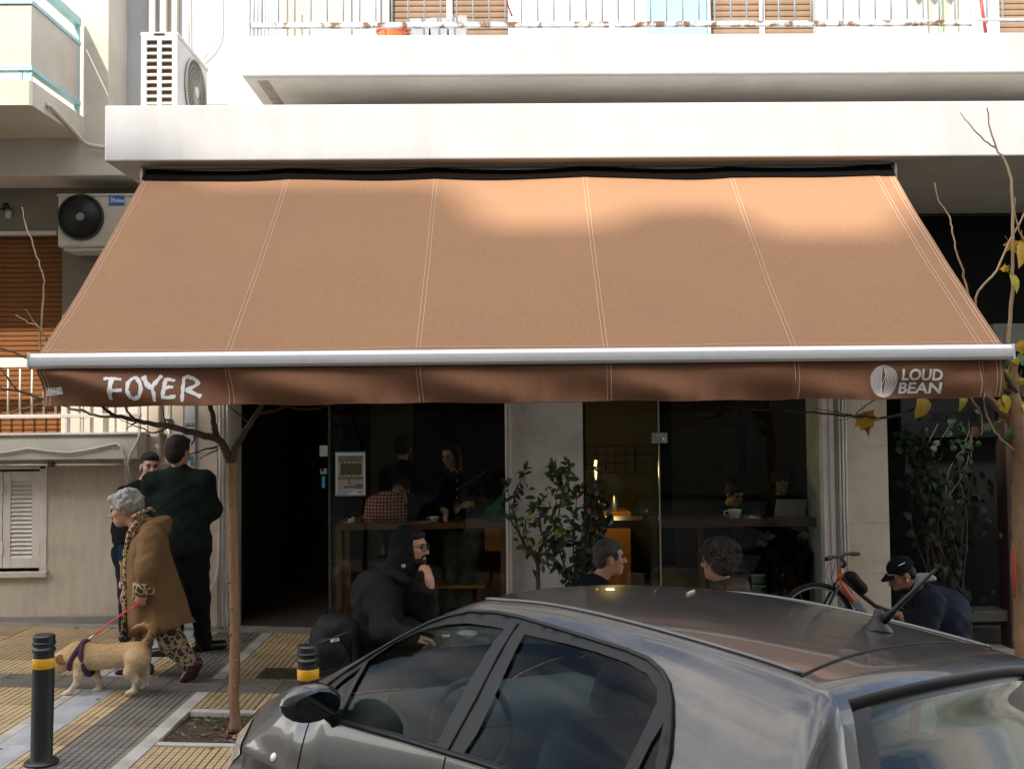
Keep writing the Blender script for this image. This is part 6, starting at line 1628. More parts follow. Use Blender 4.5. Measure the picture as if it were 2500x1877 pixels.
# ---- 7. young man with the cap
Y7 = 7.6
p7 = person('young man in black cap and navy jacket bent forward beside the orange bicycle', tuple(pt(2290, 1700, Y7)))
h = Head(pt(2200, 1404, Y7), (-.90, -.10, -.42), (-.42, 0, .9), 1.0)
nk = pt(2245, 1440, Y7); ch = pt(2280, 1480, Y7); pv = pt(2320, 1600, Y7)
sl = sit(p7, pv, (-1, -.1, 0), M_BLKC)
sN, eN, wN = pt(2272, 1470, Y7 - .2), pt(2255, 1560, Y7 - .25), pt(2195, 1500, Y7 - .12); sF, eF, wF = pt(2260, 1465, Y7 + .2), pt(2215, 1545, Y7 + .15), pt(2180, 1510, Y7 + .02)
sdf_obj('body', [(h.prims(nk), .0065, None), (limb([nk, ch, pv], [.055, .085, .09], .03) + limb([sN, eN, wN], [.05, .04, .03]) + limb([sF, eF, wF], [.05, .04, .03]) + sl, .018, None), (hand_prims(wN, (-1, 0, .15), (0, 0, -1), 1, .8), .006, None)], M_SKIN3, p7)
face_bits(h, p7)
sdf_obj('beard', [([h.e((.045, 0, -.090), (.050, .056, .034), .02), h.e((.070, 0, -.108), (.026, .030, .020), .02)], .007, None)], M_HAIRB, p7, (.002, 170))
sdf_obj('hair', [([h.e((-.055, 0, .005), (.060, .080, .070), .02), h.e((.0, 0, .03), (.07, .081, .05), .02)], .008, None)], M_HAIRB, p7)
M_CAP = cloth('black_cap_cloth', (.008, .009, .012), bscale=60)
cap = sdf_obj('cap', [([h.e((-.020, 0, .062), (.106, .088, .080), .01), h.e((.0, 0, -.06), (.2, .2, .082), .004, '-')], .007, None)], M_CAP, p7)
MB().add(*(lambda b: (b.v, b.f))(MB().grid([[h.p(.075 + .085 * t * math.cos(a), .072 * math.sin(a), .046 - .018 * t) for t in (0, .5, 1)] for a in np.linspace(-1.2, 1.2, 14)]).grid([[h.p(.075 + .085 * t * math.cos(a), .072 * math.sin(a), .041 - .018 * t) for t in (0, .5, 1)] for a in np.linspace(-1.2, 1.2, 14)], flip=True))).build('brim', M_CAP, p7, smooth=True)
MB().tube([h.p(-.02 + .107 * math.cos(a), .089 * math.sin(a), .10) for a in np.linspace(1.2, 1.7, 6)], .003, 4).build('cap_stripe', mat('reflective', (.8, .8, .8), .3), p7)
b = MB()
for s in (1, -1):
    b.tube([h.p(.106, s * .034 + .024 * math.cos(a), .004 + .019 * math.sin(a)) for a in np.linspace(0, 2 * math.pi, 17)], .0018, 5, cap=False); b.tube([h.p(.10, s * .06, .010), h.p(-.005, s * .082, .012)], .0016, 5)
b.tube([h.p(.11, .010, .008), h.p(.11, -.010, .008)], .0018, 5)
b.build('glasses', mat('gold_wire', (.5, .36, .14), .3, metal=.9), p7)
MB().tube([h.p(.008, .088, -.018), h.p(.012, .090, -.042)], .0055, 8).build('earphone', M_CHINA, p7, smooth=True)
MB().tube([h.p(.008, -.088, -.018), h.p(.012, -.090, -.042)], .0055, 8).build('earphone', M_CHINA, p7, smooth=True)
M_NAVJ = cloth('navy_jacket', (.014, .019, .030), (.010, .013, .021), bscale=24, bump=.5, rough=.7)
sdf_obj('jacket', [([('e', pt(2300, 1515, Y7), [.19, .235, .25], frame((-.8, 0, .4)), .05), ('e', pt(2325, 1590, Y7), [.18, .20, .16], None, .05)] + limb([nk, ch], [.10, .17], .05) + limb([sN, eN, wN + [.06, 0, -.02]], [.105, .088, .060], .06) + limb([sF, eF, wF + [.04, 0, -.02]], [.10, .085, .06], .06), .013, None)], M_NAVJ, p7, (.005, 24))
sdf_obj('hood', [([('e', pt(2235, 1424, Y7 - .02), [.060, .11, .032], frame((-.5, 0, -.8)), .02), ('e', pt(2258, 1410, Y7 - .02), [.075, .11, .030], frame((-1, 0, -.12)), .02)], .010, None)], cloth('grey_jersey', (.30, .29, .30), (.24, .23, .24), bscale=60), p7, (.004, 40))
for px_, Yq, lab in ((1435, Y5, 'small wooden stool under the grey haired man in profile'), (1790, Y6, 'small wooden stool under the person in the quilted jacket'), (2322, Y7, 'small wooden stool under the young man with the cap')):
    c = pt(px_, 1600, Yq); g_ = gz(c[0]); zt_ = c[2] - .09
    so = thing('stool', lab, 'stool', (c[0], Yq, g_), 'small stools on the pavement')
    MB().bbox((c[0] - .18, Yq - .17, zt_ - .035), (c[0] + .18, Yq + .17, zt_), .006).build('seat', M_WOODT, so)
    for dx in (-.14, .14):
        for dy in (-.13, .13): MB().bbox((c[0] + dx - .017, Yq + dy - .017, gz(c[0] + dx) - .003), (c[0] + dx + .017, Yq + dy + .017, zt_ - .035), .003).build('leg', M_WOODT, so)
# ---- 8. woman serving behind the counter
Y8 = 10.0
fl_ = FL
p8 = person('dark haired woman in a black buttoned shirt standing over the counter', (pt(1125, 1300, Y8)[0], Y8, fl_))
h = Head(pt(1100, 1112, Y8), (-.55, -.75, -.28), (-.05, -.1, 1), .96)
nk = pt(1112, 1152, Y8 + .03); ch = pt(1118, 1195, Y8); pv = pt(1125, 1290, Y8 + .05)
sR, eR, wR = pt(1080, 1180, Y8), pt(1072, 1235, Y8 - .05), pt(1090, 1252, Y8 - .22); sL, eL, wL = pt(1158, 1182, Y8 + .03), pt(1172, 1232, Y8), pt(1140, 1230, Y8 - .18)
ft = lambda px: np.array([pt(px, 1500, Y8)[0], Y8 + .05, fl_ + .08])
sdf_obj('body', [(h.prims(nk, jaw=.92), .007, None), (limb([nk, ch, pv], [.05, .075, .08], .03) + limb([sR, eR, wR], [.045, .038, .028]) + limb([sL, eL, wL], [.045, .038, .028]), .014, None), (hand_prims(wR, (-.15, -.5, -.7), (.3, -.3, -1), 1, .5), .0065, None), (hand_prims(wL, (-.7, -.5, -.25), (0, -.2, -1), -1, .6), .0065, None)], M_SKIN, p8)
face_bits(h, p8)
sdf_obj('hair', [([h.e((-.025, 0, .050), (.100, .086, .090), .02), h.e((-.06, 0, -.03), (.06, .088, .09), .03), ('c', h.p(-.01, .075, .0), h.p(.03, .085, -.15), .030, .022, .03), ('c', h.p(-.01, -.078, .0), h.p(.02, -.09, -.15), .032, .022, .03), ('c', h.p(-.06, 0, -.05), h.p(-.07, 0, -.22), .07, .05, .03)], .008, None)], M_HAIRB, p8, (.003, 90))
sdf_obj('shirt', [([('e', pt(1118, 1205, Y8 + .02), [.185, .13, .20], None, .05), ('e', pt(1122, 1265, Y8 + .04), [.16, .125, .18], None, .05)] + limb([nk - [0, 0, .03], ch], [.07, .12], .04) + limb([sR, eR, eR + (wR - eR) * .35], [.075, .062, .052], .05) + limb([sL, eL, eL + (wL - eL) * .4], [.075, .062, .052], .05), .012, None)], M_BLKC, p8, (.004, 28))
for py in (1151, 1172, 1194, 1215): MB().ball(V3(pt(1116, py, Y8 - .135 if py > 1160 else Y8 - .10)), (.008, .004, .008), n=8, m=5).build('button', mat('pearl_button', (.6, .58, .54), .3), p8, smooth=True)
sdf_obj('trousers', [(limb([pt(1105, 1300, Y8 + .05), pt(1106, 1400, Y8 + .03), ft(1108)], [.12, .09, .08], .04) + limb([pt(1145, 1300, Y8 + .05), pt(1144, 1400, Y8 + .03), ft(1142)], [.12, .09, .08], .04), .016, None)], cloth('grey_denim', (.13, .13, .12), (.09, .09, .085)), p8, (.003, 30))
shoe(ft(1108), (-.2, -1, 0), M_SHOE, p8); shoe(ft(1142), (.2, -1, 0), M_SHOE, p8)
# ---- 9. dark figure behind and the seated guest behind the bag
def cafe_guest(label, hp_, Yg, fwd, jm, hairm=M_HAIRB, skin=M_SKIN, seated=True, up=(0, 0, 1), k=.98, bushy=0.0, arms=None, vox=.015):
    P_ = person(label, (hp_[0], Yg, fl_))
    hh = Head(hp_, fwd, up, k); f = unit([fwd[0], fwd[1], 0]); l = np.cross([0, 0, 1], f)
    nk = hh.p(-.045, 0, -.19); ch = nk - f * .02 + [0, 0, -.16]; pv = ch - f * .03 + [0, 0, -.38]
    pr = [(hh.prims(nk), .0075, None), (limb([nk, ch, pv], [.05, .08, .08], .03), .02, None)]
    jk = [('e', ch - [0, 0, .02], [.15, .15, .24], None, .05), ('e', ch - [0, 0, .28], [.15, .16, .20], None, .05)] + limb([nk - [0, 0, .03], ch], [.075, .13], .04) + [('c', ch + l * .17 + [0, 0, .08], ch - l * .17 + [0, 0, .08], .085, .085, .04)]
    for i, s in enumerate((1, -1)):
        sh = ch + l * .18 * s + [0, 0, .08]; e_ = sh + l * .05 * s + f * .06 + [0, 0, -.27]; w_ = e_ + f * .22 - l * .06 * s + [0, 0, .02]
        if arms and arms[i] is not None: e_, w_, hd_ = arms[i]; pr.append((hand_prims(w_, hd_[0], hd_[1], hd_[2], .55), .0065, None))
        else: pr.append((hand_prims(w_, f, (0, 0, -1), s, .5), .009, None))
        jk += limb([sh, e_, e_ + (w_ - e_) * .85], [.08, .068, .052], .04)
        pr.append((limb([sh, e_, w_], [.045, .038, .028]), .02, None))
    sdf_obj('body', pr, skin, P_); face_bits(hh, P_)
    hr = HB(hh, .006 + bushy)
    if bushy:
        rr = random.Random(4)
        for _ in range(60):
            v = unit([rr.gauss(-.4, 1), rr.gauss(0, 1), rr.gauss(.0, 1)])
            if v[0] > .35: continue
            hr.append(hh.e(tuple(np.array([-.03, 0, .02]) + v * np.array([.11, .12, .13])), (.04, .04, .04), .01))
    sdf_obj('hair', [(hr, .009, None)], hairm, P_, (.003, 120)); sdf_obj('jacket', [(jk, vox, None)], jm, P_, (.004, 28))
    if seated: sdf_obj('trousers', [(sum([limb([pv + l * .1 * s, pv + l * .13 * s + f * .42, np.array([(pv + l * .13 * s + f * .42)[0], (pv + l * .13 * s + f * .42)[1], fl_ + .08])], [.11, .085, .06], .04) for s in (1, -1)], []), .02, None)], M_BLKC, P_)
    else: sdf_obj('trousers', [(sum([limb([pv + l * .1 * s, pv + l * .1 * s + [0, 0, (fl_ - pv[2]) / 2], np.array([(pv + l * .1 * s)[0], (pv + l * .1 * s)[1], fl_ + .06])], [.12, .09, .075], .04) for s in (1, -1)], []), .02, None)], M_BLKC, P_)
    return P_
cafe_guest('person in black standing with their back turned in the dim cafe', pt(985, 1092, 10.7), 10.7, (.1, 1, 0), M_BLKC, seated=False)
Y9 = 10.05
cafe_guest('guest behind the checked bag hiding the face with a raised hand', pt(978, 1196, Y9), Y9, (-.2, -1, -.2), M_BLKC, arms=(None, (pt(940, 1285, Y9 - .1), pt(957, 1215, Y9 - .18), ((.45, -.1, .9), (.4, .9, 0), 1))))
cafe_guest('curly haired woman behind the open laptop in the dim right window', pt(1908, 1172, 10.0), 10.0, (-.15, -1, -.1), M_BLKC, bushy=.02)
cafe_guest('dark haired guest with bowed head left of the laptop', pt(1795, 1205, 10.1), 10.1, (.3, -.8, -.4), M_BLKC)

# ================================================================== CAFE FURNITURE AND THINGS
YC = 9.55
ctz = Z_(1277, YC, 1030)
cx0, cx1 = X_(818, YC), X_(1232, YC)
ct = thing('window_counter', 'long brown wooden counter on square legs behind the left glass pane', 'counter', ((cx0 + cx1) / 2, YC, FL))
MB().bbox((cx0, YC, ctz - .058), (cx1, YC + .62, ctz), .004).build('counter_top', M_WOODD, ct)
for x in (cx0, cx1 - .055):
    for y in (YC + .005, YC + .55): MB().bbox((x, y, FL), (x + .055, y + .055, ctz - .058), .003).build('leg', M_WOODD, ct)
MB().bbox((cx0 + .055, YC + .50, FL + .08), (cx0 + .32, YC + .53, FL + .30), .003).build('low_panel', M_WOODD, ct)
rcx0, rcx1 = X_(1427, YC), X_(2008, YC)
rz_ = Z_(1268, YC, 1700)
rc = thing('window_bar', 'dark red brown wooden bar top behind the right glass panes', 'counter', ((rcx0 + rcx1) / 2, YC, FL))
MB().bbox((rcx0, YC, rz_ - .075), (rcx1, YC + .45, rz_), .004).build('bar_top', mat('red_brown_wood', (.11, .035, .018), .35, (.08, .026, .013), scale=4, stretch=(1, 8, 8)), rc)
for x in (rcx0 + .02, (rcx0 + rcx1) / 2, rcx1 - .07): MB().bbox((x, YC + .36, FL), (x + .05, YC + .41, rz_ - .075), .003).build('leg', M_WOODD, rc)
# stool behind the hooded man
sy = 9.9
sb = thing('stool', 'low wooden bench stool with orange brown seat under the left counter', 'stool', tuple(pt(1110, 1500, sy)))
z1 = Z_(1428, sy, 1110)
MB().bbox((X_(870, sy), sy, z1 - .035), (X_(1180, sy), sy + .26, z1), .006).build('seat', M_WOODO, sb)
for px in (885, 1160): MB().bbox((X_(px, sy), sy + .02, FL), (X_(px, sy) + .04, sy + .22, z1 - .035), .004).build('leg', M_WOODD, sb)
# orange lit service counter deep in the room
Yo = 11.3
oc = thing('service_counter', 'orange lit wooden service counter deep inside the cafe', 'counter', tuple(pt(1500, 1500, Yo)))
oz = Z_(1250, Yo, 1500)
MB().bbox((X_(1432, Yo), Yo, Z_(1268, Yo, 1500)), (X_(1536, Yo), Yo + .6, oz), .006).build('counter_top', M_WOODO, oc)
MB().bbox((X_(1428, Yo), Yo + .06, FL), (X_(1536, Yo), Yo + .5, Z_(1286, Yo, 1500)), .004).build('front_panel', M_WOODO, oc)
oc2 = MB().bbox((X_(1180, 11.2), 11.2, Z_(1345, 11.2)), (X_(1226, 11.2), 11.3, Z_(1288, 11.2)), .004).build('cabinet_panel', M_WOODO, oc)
# its lamp: the photograph shows the warm pool of light on the counter
lp_ = thing('counter_lamp', 'slim brass floor lamp shining on the orange service counter', 'lamp', tuple(pt(1456, 1200, Yo - .2)))
for py0, py1 in ((1123, 1138), (1143, 1170)):
    MB().tube([at(1455, py0, Yo - .2), at(1453, py1, Yo - .2)], .016, 10).build('brass_tube', mat('lit_brass', (.7, .5, .2), .3, metal=.8, emit=((1, .75, .35), .8)), lp_, smooth=True)
MB().tube([at(1453, 1170, Yo - .2), (at(1453, 1170, Yo - .2).x, Yo - .2, FL)], .008, 8).build('pole', M_DKMET, lp_)
def lamp_light(name, loc, e, col, r=.05):
    d = bpy.data.lights.new(name, 'POINT'); d.energy = e; d.color = col; d.shadow_soft_size = r
    o = bpy.data.objects.new(name, d); COL.objects.link(o); o.location = loc; return o
o = lamp_light('counter_lamp_light', at(1490, 1150, Yo - .45), 4, (1.0, .62, .22)); 
# wire grid, kettle, bottles on the service counter
gr = thing('wire_grid', 'black wire grid panel hung on the ochre wall', 'grid panel', tuple(pt(1510, 1130, 12.3)))
for px in range(1434, 1600, 23): MB().tube([at(px, 1090, 12.3), at(px, 1155, 12.3)], .004 if px != 1549 else .010, 5).build('rod', M_BLACK, gr)
for py in (1090, 1110, 1132, 1154): MB().tube([at(1430, py, 12.3), at(1598, py, 12.3)], .004, 5).build('rod', M_BLACK, gr)
c = at(1500, 1248, Yo + .15)
kt = tag(MB().lathe([(.05, 0), (.052, .02), (.045, .09), (.02, .17), (.013, .19), (0, .195)], c, 18).build('steel_pitcher', M_STEEL, smooth=True), 'tapered steel pitcher standing on the orange service counter', 'pitcher')
for k, (px, hgt, r) in enumerate(((1462, .20, .04), (1476, .16, .05))):
    c = at(px, 1250, Yo + .3)
    tag(MB().lathe([(r, 0), (r, hgt * .7), (r * .4, hgt * .82), (r * .35, hgt), (0, hgt)], c, 14).build('bottle', mat('dark_bottle', (.01, .012, .01), .15), smooth=True), ['dark bottle beside the brass lamp on the service counter', 'short dark bottle between two taller ones on the service counter', 'tall fat dark bottle at the right end of the service counter', 'squat dark bottle at the left end of the service counter'][k], 'bottle')
# poster on the glass
po = thing('poster', 'framed exhibition poster of a tree lined lawn taped to the glass', 'poster', tuple(pt(855, 1155, YW + .09)))
Yp = YW + .085
def card(name, pxa, pya, pxb, pyb, m, par, d=0.0): 
    a, c = at(pxa, pya, Yp), at(pxb, pyb, Yp)
    return MB().box((a.x, Yp - .001 * d - .0008, a.z), (c.x, Yp - .001 * d, c.z)).build(name, m, par)
card('sheet', 819, 1104, 892, 1209, mat('poster_white', (.52, .56, .58), .6), po, 0)
card('edge_tape', 818, 1103, 892.5, 1105, mat('tape_blue', (.10, .30, .42), .4), po, 1); card('edge_tape', 818, 1208, 892.5, 1210, mat('tape_blue2', (.10, .30, .42), .4), po, 1)
card('picture', 824, 1112, 887, 1195, mat('lawn_grey_green', (.26, .25, .20), .7, (.36, .34, .29), scale=30), po, 1)
card('foliage', 825, 1113, 886, 1126, mat('print_leaf', (.11, .11, .045), .7, (.20, .19, .09), scale=60), po, 2); card('dark_hedge', 832, 1131, 883, 1158, mat('print_hedge', (.035, .05, .03), .7, (.06, .08, .05), scale=50), po, 2)
for px in (831, 838, 846, 857, 867, 876): card('trunk', px, 1124, px + 2.4, 1163, mat('print_trunk', (.10, .055, .03), .7), po, 3)
card('lawn_band', 825, 1164, 887, 1170, mat('print_lawn', (.14, .14, .075), .7), po, 2); card('lawn_band', 868, 1181, 887, 1192, mat('print_lawn2', (.12, .12, .07), .7), po, 2)
card('red_figure', 850, 1173, 856, 1182, mat('print_red', (.42, .03, .03), .6), po, 3); card('figure_head', 851.5, 1167, 854.5, 1172, mat('print_dark', (.03, .05, .03), .6), po, 3)
card('orange_logo', 871, 1198, 887, 1203, mat('print_orange', (.55, .20, .06), .6), po, 1)
for py, x1 in ((1198, 862), (1202, 856), (1206, 850)): card('small_print', 822, py, x1, py + 1.6, mat('print_grey', (.12, .12, .13), .7), po, 1)
card('title_print', 840, 1186, 870, 1190, mat('print_grey2', (.08, .07, .07), .7), po, 3)
# checked bag on the counter
YB2 = YC + .25
M_CHECK = mat('red_white_check', (.5, .1, .1), .9)
def checker(m):
    N, L = m.node_tree.nodes, m.node_tree.links; b = N['Principled BSDF']
    tc = N.new('ShaderNodeTexCoord'); sx = N.new('ShaderNodeSeparateXYZ'); L.new(tc.outputs['Object'], sx.inputs[0]); outs = []
    for ax_ in ('X', 'Z'):
        mu = N.new('ShaderNodeMath'); mu.operation = 'MULTIPLY'; mu.inputs[1].default_value = 30; L.new(sx.outputs[ax_], mu.inputs[0])
        fr = N.new('ShaderNodeMath'); fr.operation = 'FRACT'; L.new(mu.outputs[0], fr.inputs[0]); gt = N.new('ShaderNodeMath'); gt.operation = 'GREATER_THAN'; gt.inputs[1].default_value = .5; L.new(fr.outputs[0], gt.inputs[0]); outs.append(gt)
    ad = N.new('ShaderNodeMath'); ad.operation = 'ADD'; L.new(outs[0].outputs[0], ad.inputs[0]); L.new(outs[1].outputs[0], ad.inputs[1])
    mr = N.new('ShaderNodeMath'); mr.operation = 'MULTIPLY'; mr.inputs[1].default_value = .5; L.new(ad.outputs[0], mr.inputs[0])
    rp = N.new('ShaderNodeValToRGB'); rp.color_ramp.interpolation = 'CONSTANT'; e = rp.color_ramp.elements; e[0].color = (.80, .52, .42, 1); e[1].position = .75; e[1].color = (.12, .022, .024, 1); q = e.new(.4); q.color = (.55, .10, .085, 1)
    L.new(mr.outputs[0], rp.inputs[0]); L.new(rp.outputs[0], b.inputs['Base Color'])
checker(M_CHECK)
bgc = pt(942, 1230, YB2)
bg = thing('checked_bag', 'red and white checked cloth bag with a blue ribbon on the counter', 'bag', tuple(bgc))
sdf_obj('bag', [([('e', bgc + [0, 0, -.05], [.205, .13, .125], None, .03), ('c', bgc + [-.14, 0, -.12], bgc + [.13, 0, -.13], .075, .075, .04), ('e', bgc + [.02, 0, .045], [.155, .10, .085], None, .04), ('e', bgc + [-.10, 0, .02], [.09, .08, .06], None, .03)], .010, None)], M_CHECK, bg, (.005, 30))
M_RIB = mat('blue_ribbon', (.02, .25, .55), .5)
MB().tube([bgc + [.035, -.132, -.02], bgc + [.04, -.14, .01], bgc + [.07, -.138, .035], bgc + [.11, -.125, .035], bgc + [.13, -.115, .022]], [.011, .010, .012, .010, .006], 6, sq=.5).tube([bgc + [.035, -.135, -.02], bgc + [.025, -.14, .015]], .014, 6, sq=.5).build('ribbon', M_RIB, bg, smooth=True)
# green bag
gbc = pt(1212, 1250, YC + .2)
gb = thing('green_bag', 'crumpled green cloth bag on the counter at the window edge', 'bag', tuple(gbc))
sdf_obj('bag', [([('e', gbc + [.0, 0, -.02], [.12, .10, .095], None, .03), ('e', gbc + [.05, 0, .06], [.075, .07, .085], None, .05), ('c', gbc + [.06, 0, .1], gbc + [.09, 0, .16], .04, .03, .04)], .011, None)], cloth('green_cloth', (.018, .13, .045), (.012, .085, .03), bscale=30, bump=.7), gb, (.006, 30))
# crockery
def cup(label, px, py, Y, m=M_CHINA, k=1.0, saucer=False, handle=-1):
    c = at(px, py, Y)
    t = thing('cup', label, 'cup', tuple(c))
    MB().lathe([(.022 * k, 0), (.03 * k, .006 * k), (.045 * k, .05 * k), (.048 * k, .066 * k), (.044 * k, .066 * k), (.040 * k, .05 * k), (.02 * k, .01 * k), (0, .01 * k)], c, 22).build('body', m, t, smooth=True)
    MB().tube([c + Vector((handle * .044 * k, 0, .054 * k)), c + Vector((handle * .072 * k, 0, .055 * k)), c + Vector((handle * .072 * k, 0, .028 * k)), c + Vector((handle * .040 * k, 0, .018 * k))], .0055 * k, 7).build('handle', m, t, smooth=True)
    return t
def saucer(label, px, py, Y, r=.075, m=M_CHINA):
    return tag(MB().lathe([(r * .5, 0), (r * .6, .004), (r, .014), (r * .98, .017), (r * .55, .008), (0, .006)], at(px, py, Y), 26).build('saucer', m, smooth=True), label, 'saucer')
cup('white coffee cup under the serving woman hands', 717 / 1 + 1.2 if False else 1060, 1277, YC + .2, handle=-1)
cup('large white cup left of the laptop on the right bar', 1794, 1266, YC + .12, k=1.4)
saucer('white saucer with a knife on the left counter', 1032, 1277, YC + .12)
saucer('white saucer holding a crumpled napkin on the left counter', 853, 1277, YC + .12, .06)
saucer('white saucer with sugar sachets beside the laptop', 1838, 1266, YC + .12, .085)
tag(MB().add(*(lambda q: (q[0].tolist(), q[1].tolist()))(sdf_surface([('e', pt(858, 1270, YC + .12), [.035, .025, .02], None, .02), ('e', pt(862, 1266, YC + .12), [.018, .015, .022], None, .01)], .006, (.004, 90)))).build('napkin', mat('paper_napkin', (.72, .66, .50), .9), smooth=True), 'crumpled cream napkin on a saucer at the counter left end', 'napkin')
tag(MB().add(*(lambda q: (q[0].tolist(), q[1].tolist()))(sdf_surface([('e', pt(1834, 1262, YC + .12), [.024, .02, .016], None, .02), ('e', pt(1842, 1263, YC + .1), [.02, .02, .012], None, .01)], .006, (.004, 90)))).build('sugar_sachets', mat('paper_white', (.6, .6, .58), .9), smooth=True), 'crumpled white paper on the saucer beside the laptop', 'paper')
M_TUMB = glass_mat('tumbler_glass', (.88, .9, .9), 1.0)
def tumbler(label, px, py, Y, r=.034, hg=.085):
    return tag(MB().lathe([(r * .8, 0), (r, hg), (r * .93, hg), (r * .74, .008), (0, .008)], at(px, py, Y), 20).build('glass', M_TUMB, smooth=True), label, 'glass')
tumbler('clear water glass right of the serving woman hands', 1117, 1277, YC + .12); tumbler('clear water glass behind the checked bag left edge', 890, 1277, YC + .25)
tumbler('clear glass left of the patch lock on the right bar', 1572, 1266, YC + .12); tumbler('clear glass beside the sugar saucer on the right bar', 1848, 1262, YC + .3, .026, .07)
lt = thing('laptop', 'open silver laptop with its lid turned to the window', 'laptop', tuple(at(1930, 1266, YC + .25)))
a, c = at(1888, 1264, YC + .2), at(1972, 1218, YC + .12)
MB().add([(a.x, YC + .20, a.z), (c.x - .01, YC + .20, a.z), (c.x, YC + .13, c.z), (a.x + .02, YC + .13, c.z), (a.x, YC + .207, a.z), (c.x - .01, YC + .207, a.z), (c.x, YC + .137, c.z), (a.x + .02, YC + .137, c.z)], [(0, 1, 2, 3), (7, 6, 5, 4), (0, 4, 5, 1), (1, 5, 6, 2), (2, 6, 7, 3), (3, 7, 4, 0)]).build('lid', mat('laptop_silver', (.42, .40, .36), .4, metal=.4), lt)
MB().bbox((a.x, YC + .205, a.z - .004), (c.x - .01, YC + .42, a.z + .010), .003).build('base', mat('laptop_dark', (.2, .2, .2), .4), lt)
# pale crates under the right bar, stacked
for i, (xa, xb, ya, yb, lab) in enumerate(((1835, 1910, 1400, 1424, 'pale grey storage crate under the right bar, upper of the stack'), (1838, 1902, 1426, 1450, 'pale grey storage crate under the right bar, lower of the stack'))):
    cr = thing('crate', lab, 'crate', tuple(pt(1870, yb, 9.75)), 'crates under the right bar')
    a, c = at(xa, yb, 9.75), at(xb, ya, 9.75)
    MB().bbox((a.x, 9.75, a.z), (c.x, 10.0, c.z), .008).build('box', mat('pale_crate', (.20, .22, .20), .6, (.16, .175, .16), scale=6), cr)
    MB().bbox((a.x - .01, 9.74, c.z - .025), (c.x + .01, 10.01, c.z + .0), .004).build('lid', mat('pale_crate_lid', (.24, .26, .24), .6), cr)
    MB().bbox(((a.x + c.x) / 2 - .04, 9.735, (a.z + c.z) / 2 - .012), ((a.x + c.x) / 2 + .0, 9.75, (a.z + c.z) / 2 + .02), .003).build('latch', M_BLACK, cr)
# dark frames on the back wall
for k, (a, c, d, e) in enumerate(((1755, 1040, 1802, 1165), (1828, 1040, 1875, 1150), (1946, 1040, 1985, 1178))):
    Yf = 12.5; p, q = at(a, e, Yf), at(c if False else d, c, Yf)
    fr_ = thing('picture_frame', ['dark picture frame left of the seam in the dim back wall', 'middle dark picture frame on the dim back wall', 'narrow dark picture frame nearest the right window edge'][k], 'picture', tuple(p))
    x0, x1, z0, z1 = p.x, at(d, c, Yf).x, p.z, at(d, c, Yf).z
    w = .035
    MB().box((x0, Yf, z0), (x0 + w, Yf + .03, z1)).box((x1 - w, Yf, z0), (x1, Yf + .03, z1)).box((x0 + w, Yf, z0), (x1 - w, Yf + .03, z0 + w)).box((x0 + w, Yf, z1 - w), (x1 - w, Yf + .03, z1)).build('frame', M_BLACK, fr_)
    MB().box((x0 + w, Yf + .015, z0 + w), (x1 - w, Yf + .025, z1 - w)).build('picture', mat('dim_print', (.05, .048, .04), .5, (.03, .03, .026), scale=5), fr_)
# ================================================================== STREET FURNITURE
M_BOLL = mat('dark_green_black_iron', (.010, .014, .013), .38, (.016, .020, .018), scale=20, dirt=(.05, .045, .035), dscale=6)
M_BANDY = mat('reflective_yellow', (.75, .38, .015), .4, (.65, .31, .01), scale=50, bump=.2, bscale=300)
def bollard(c, label):
    t = thing('bollard', label, 'bollard', c, 'iron bollards along the kerb')
    H = .705; r = .0575
    prof = [(.088, 0), (.090, .012), (.080, .022), (r + .004, .026), (r, .04), (r, H - .125), (r - .004, H - .122), (r - .004, H - .098), (r, H - .095), (r + .004, H - .088), (r + .004, H - .078), (r, H - .074), (r - .004, H - .066), (r, H - .058), (r + .004, H - .052), (r + .004, H - .042), (r, H - .038), (r, H - .008), (r - .008, H), (0, H + .002)]
    MB().lathe(prof, (0, 0, 0), 32).build('post', M_BOLL, t, smooth=True, local=True, sharp=35)
    MB().lathe([(r + .0005, H - .182), (r + .0015, H - .18), (r + .0015, H - .128), (r + .0005, H - .126)], (0, 0, 0), 32).build('reflective_band', M_BANDY, t, smooth=True, local=True)
    return t
g = ground(101, 1863); b1 = bollard((g.x, g.y, gz(g.x)), 'black bollard with yellow band in front of the dog')
q = at(752, 1600, 5.51); b2 = bollard((q.x, 5.51, gz(q.x)), 'black bollard with yellow band beside the black backpack')
b1.rotation_euler = (0, rad(.8), .3)

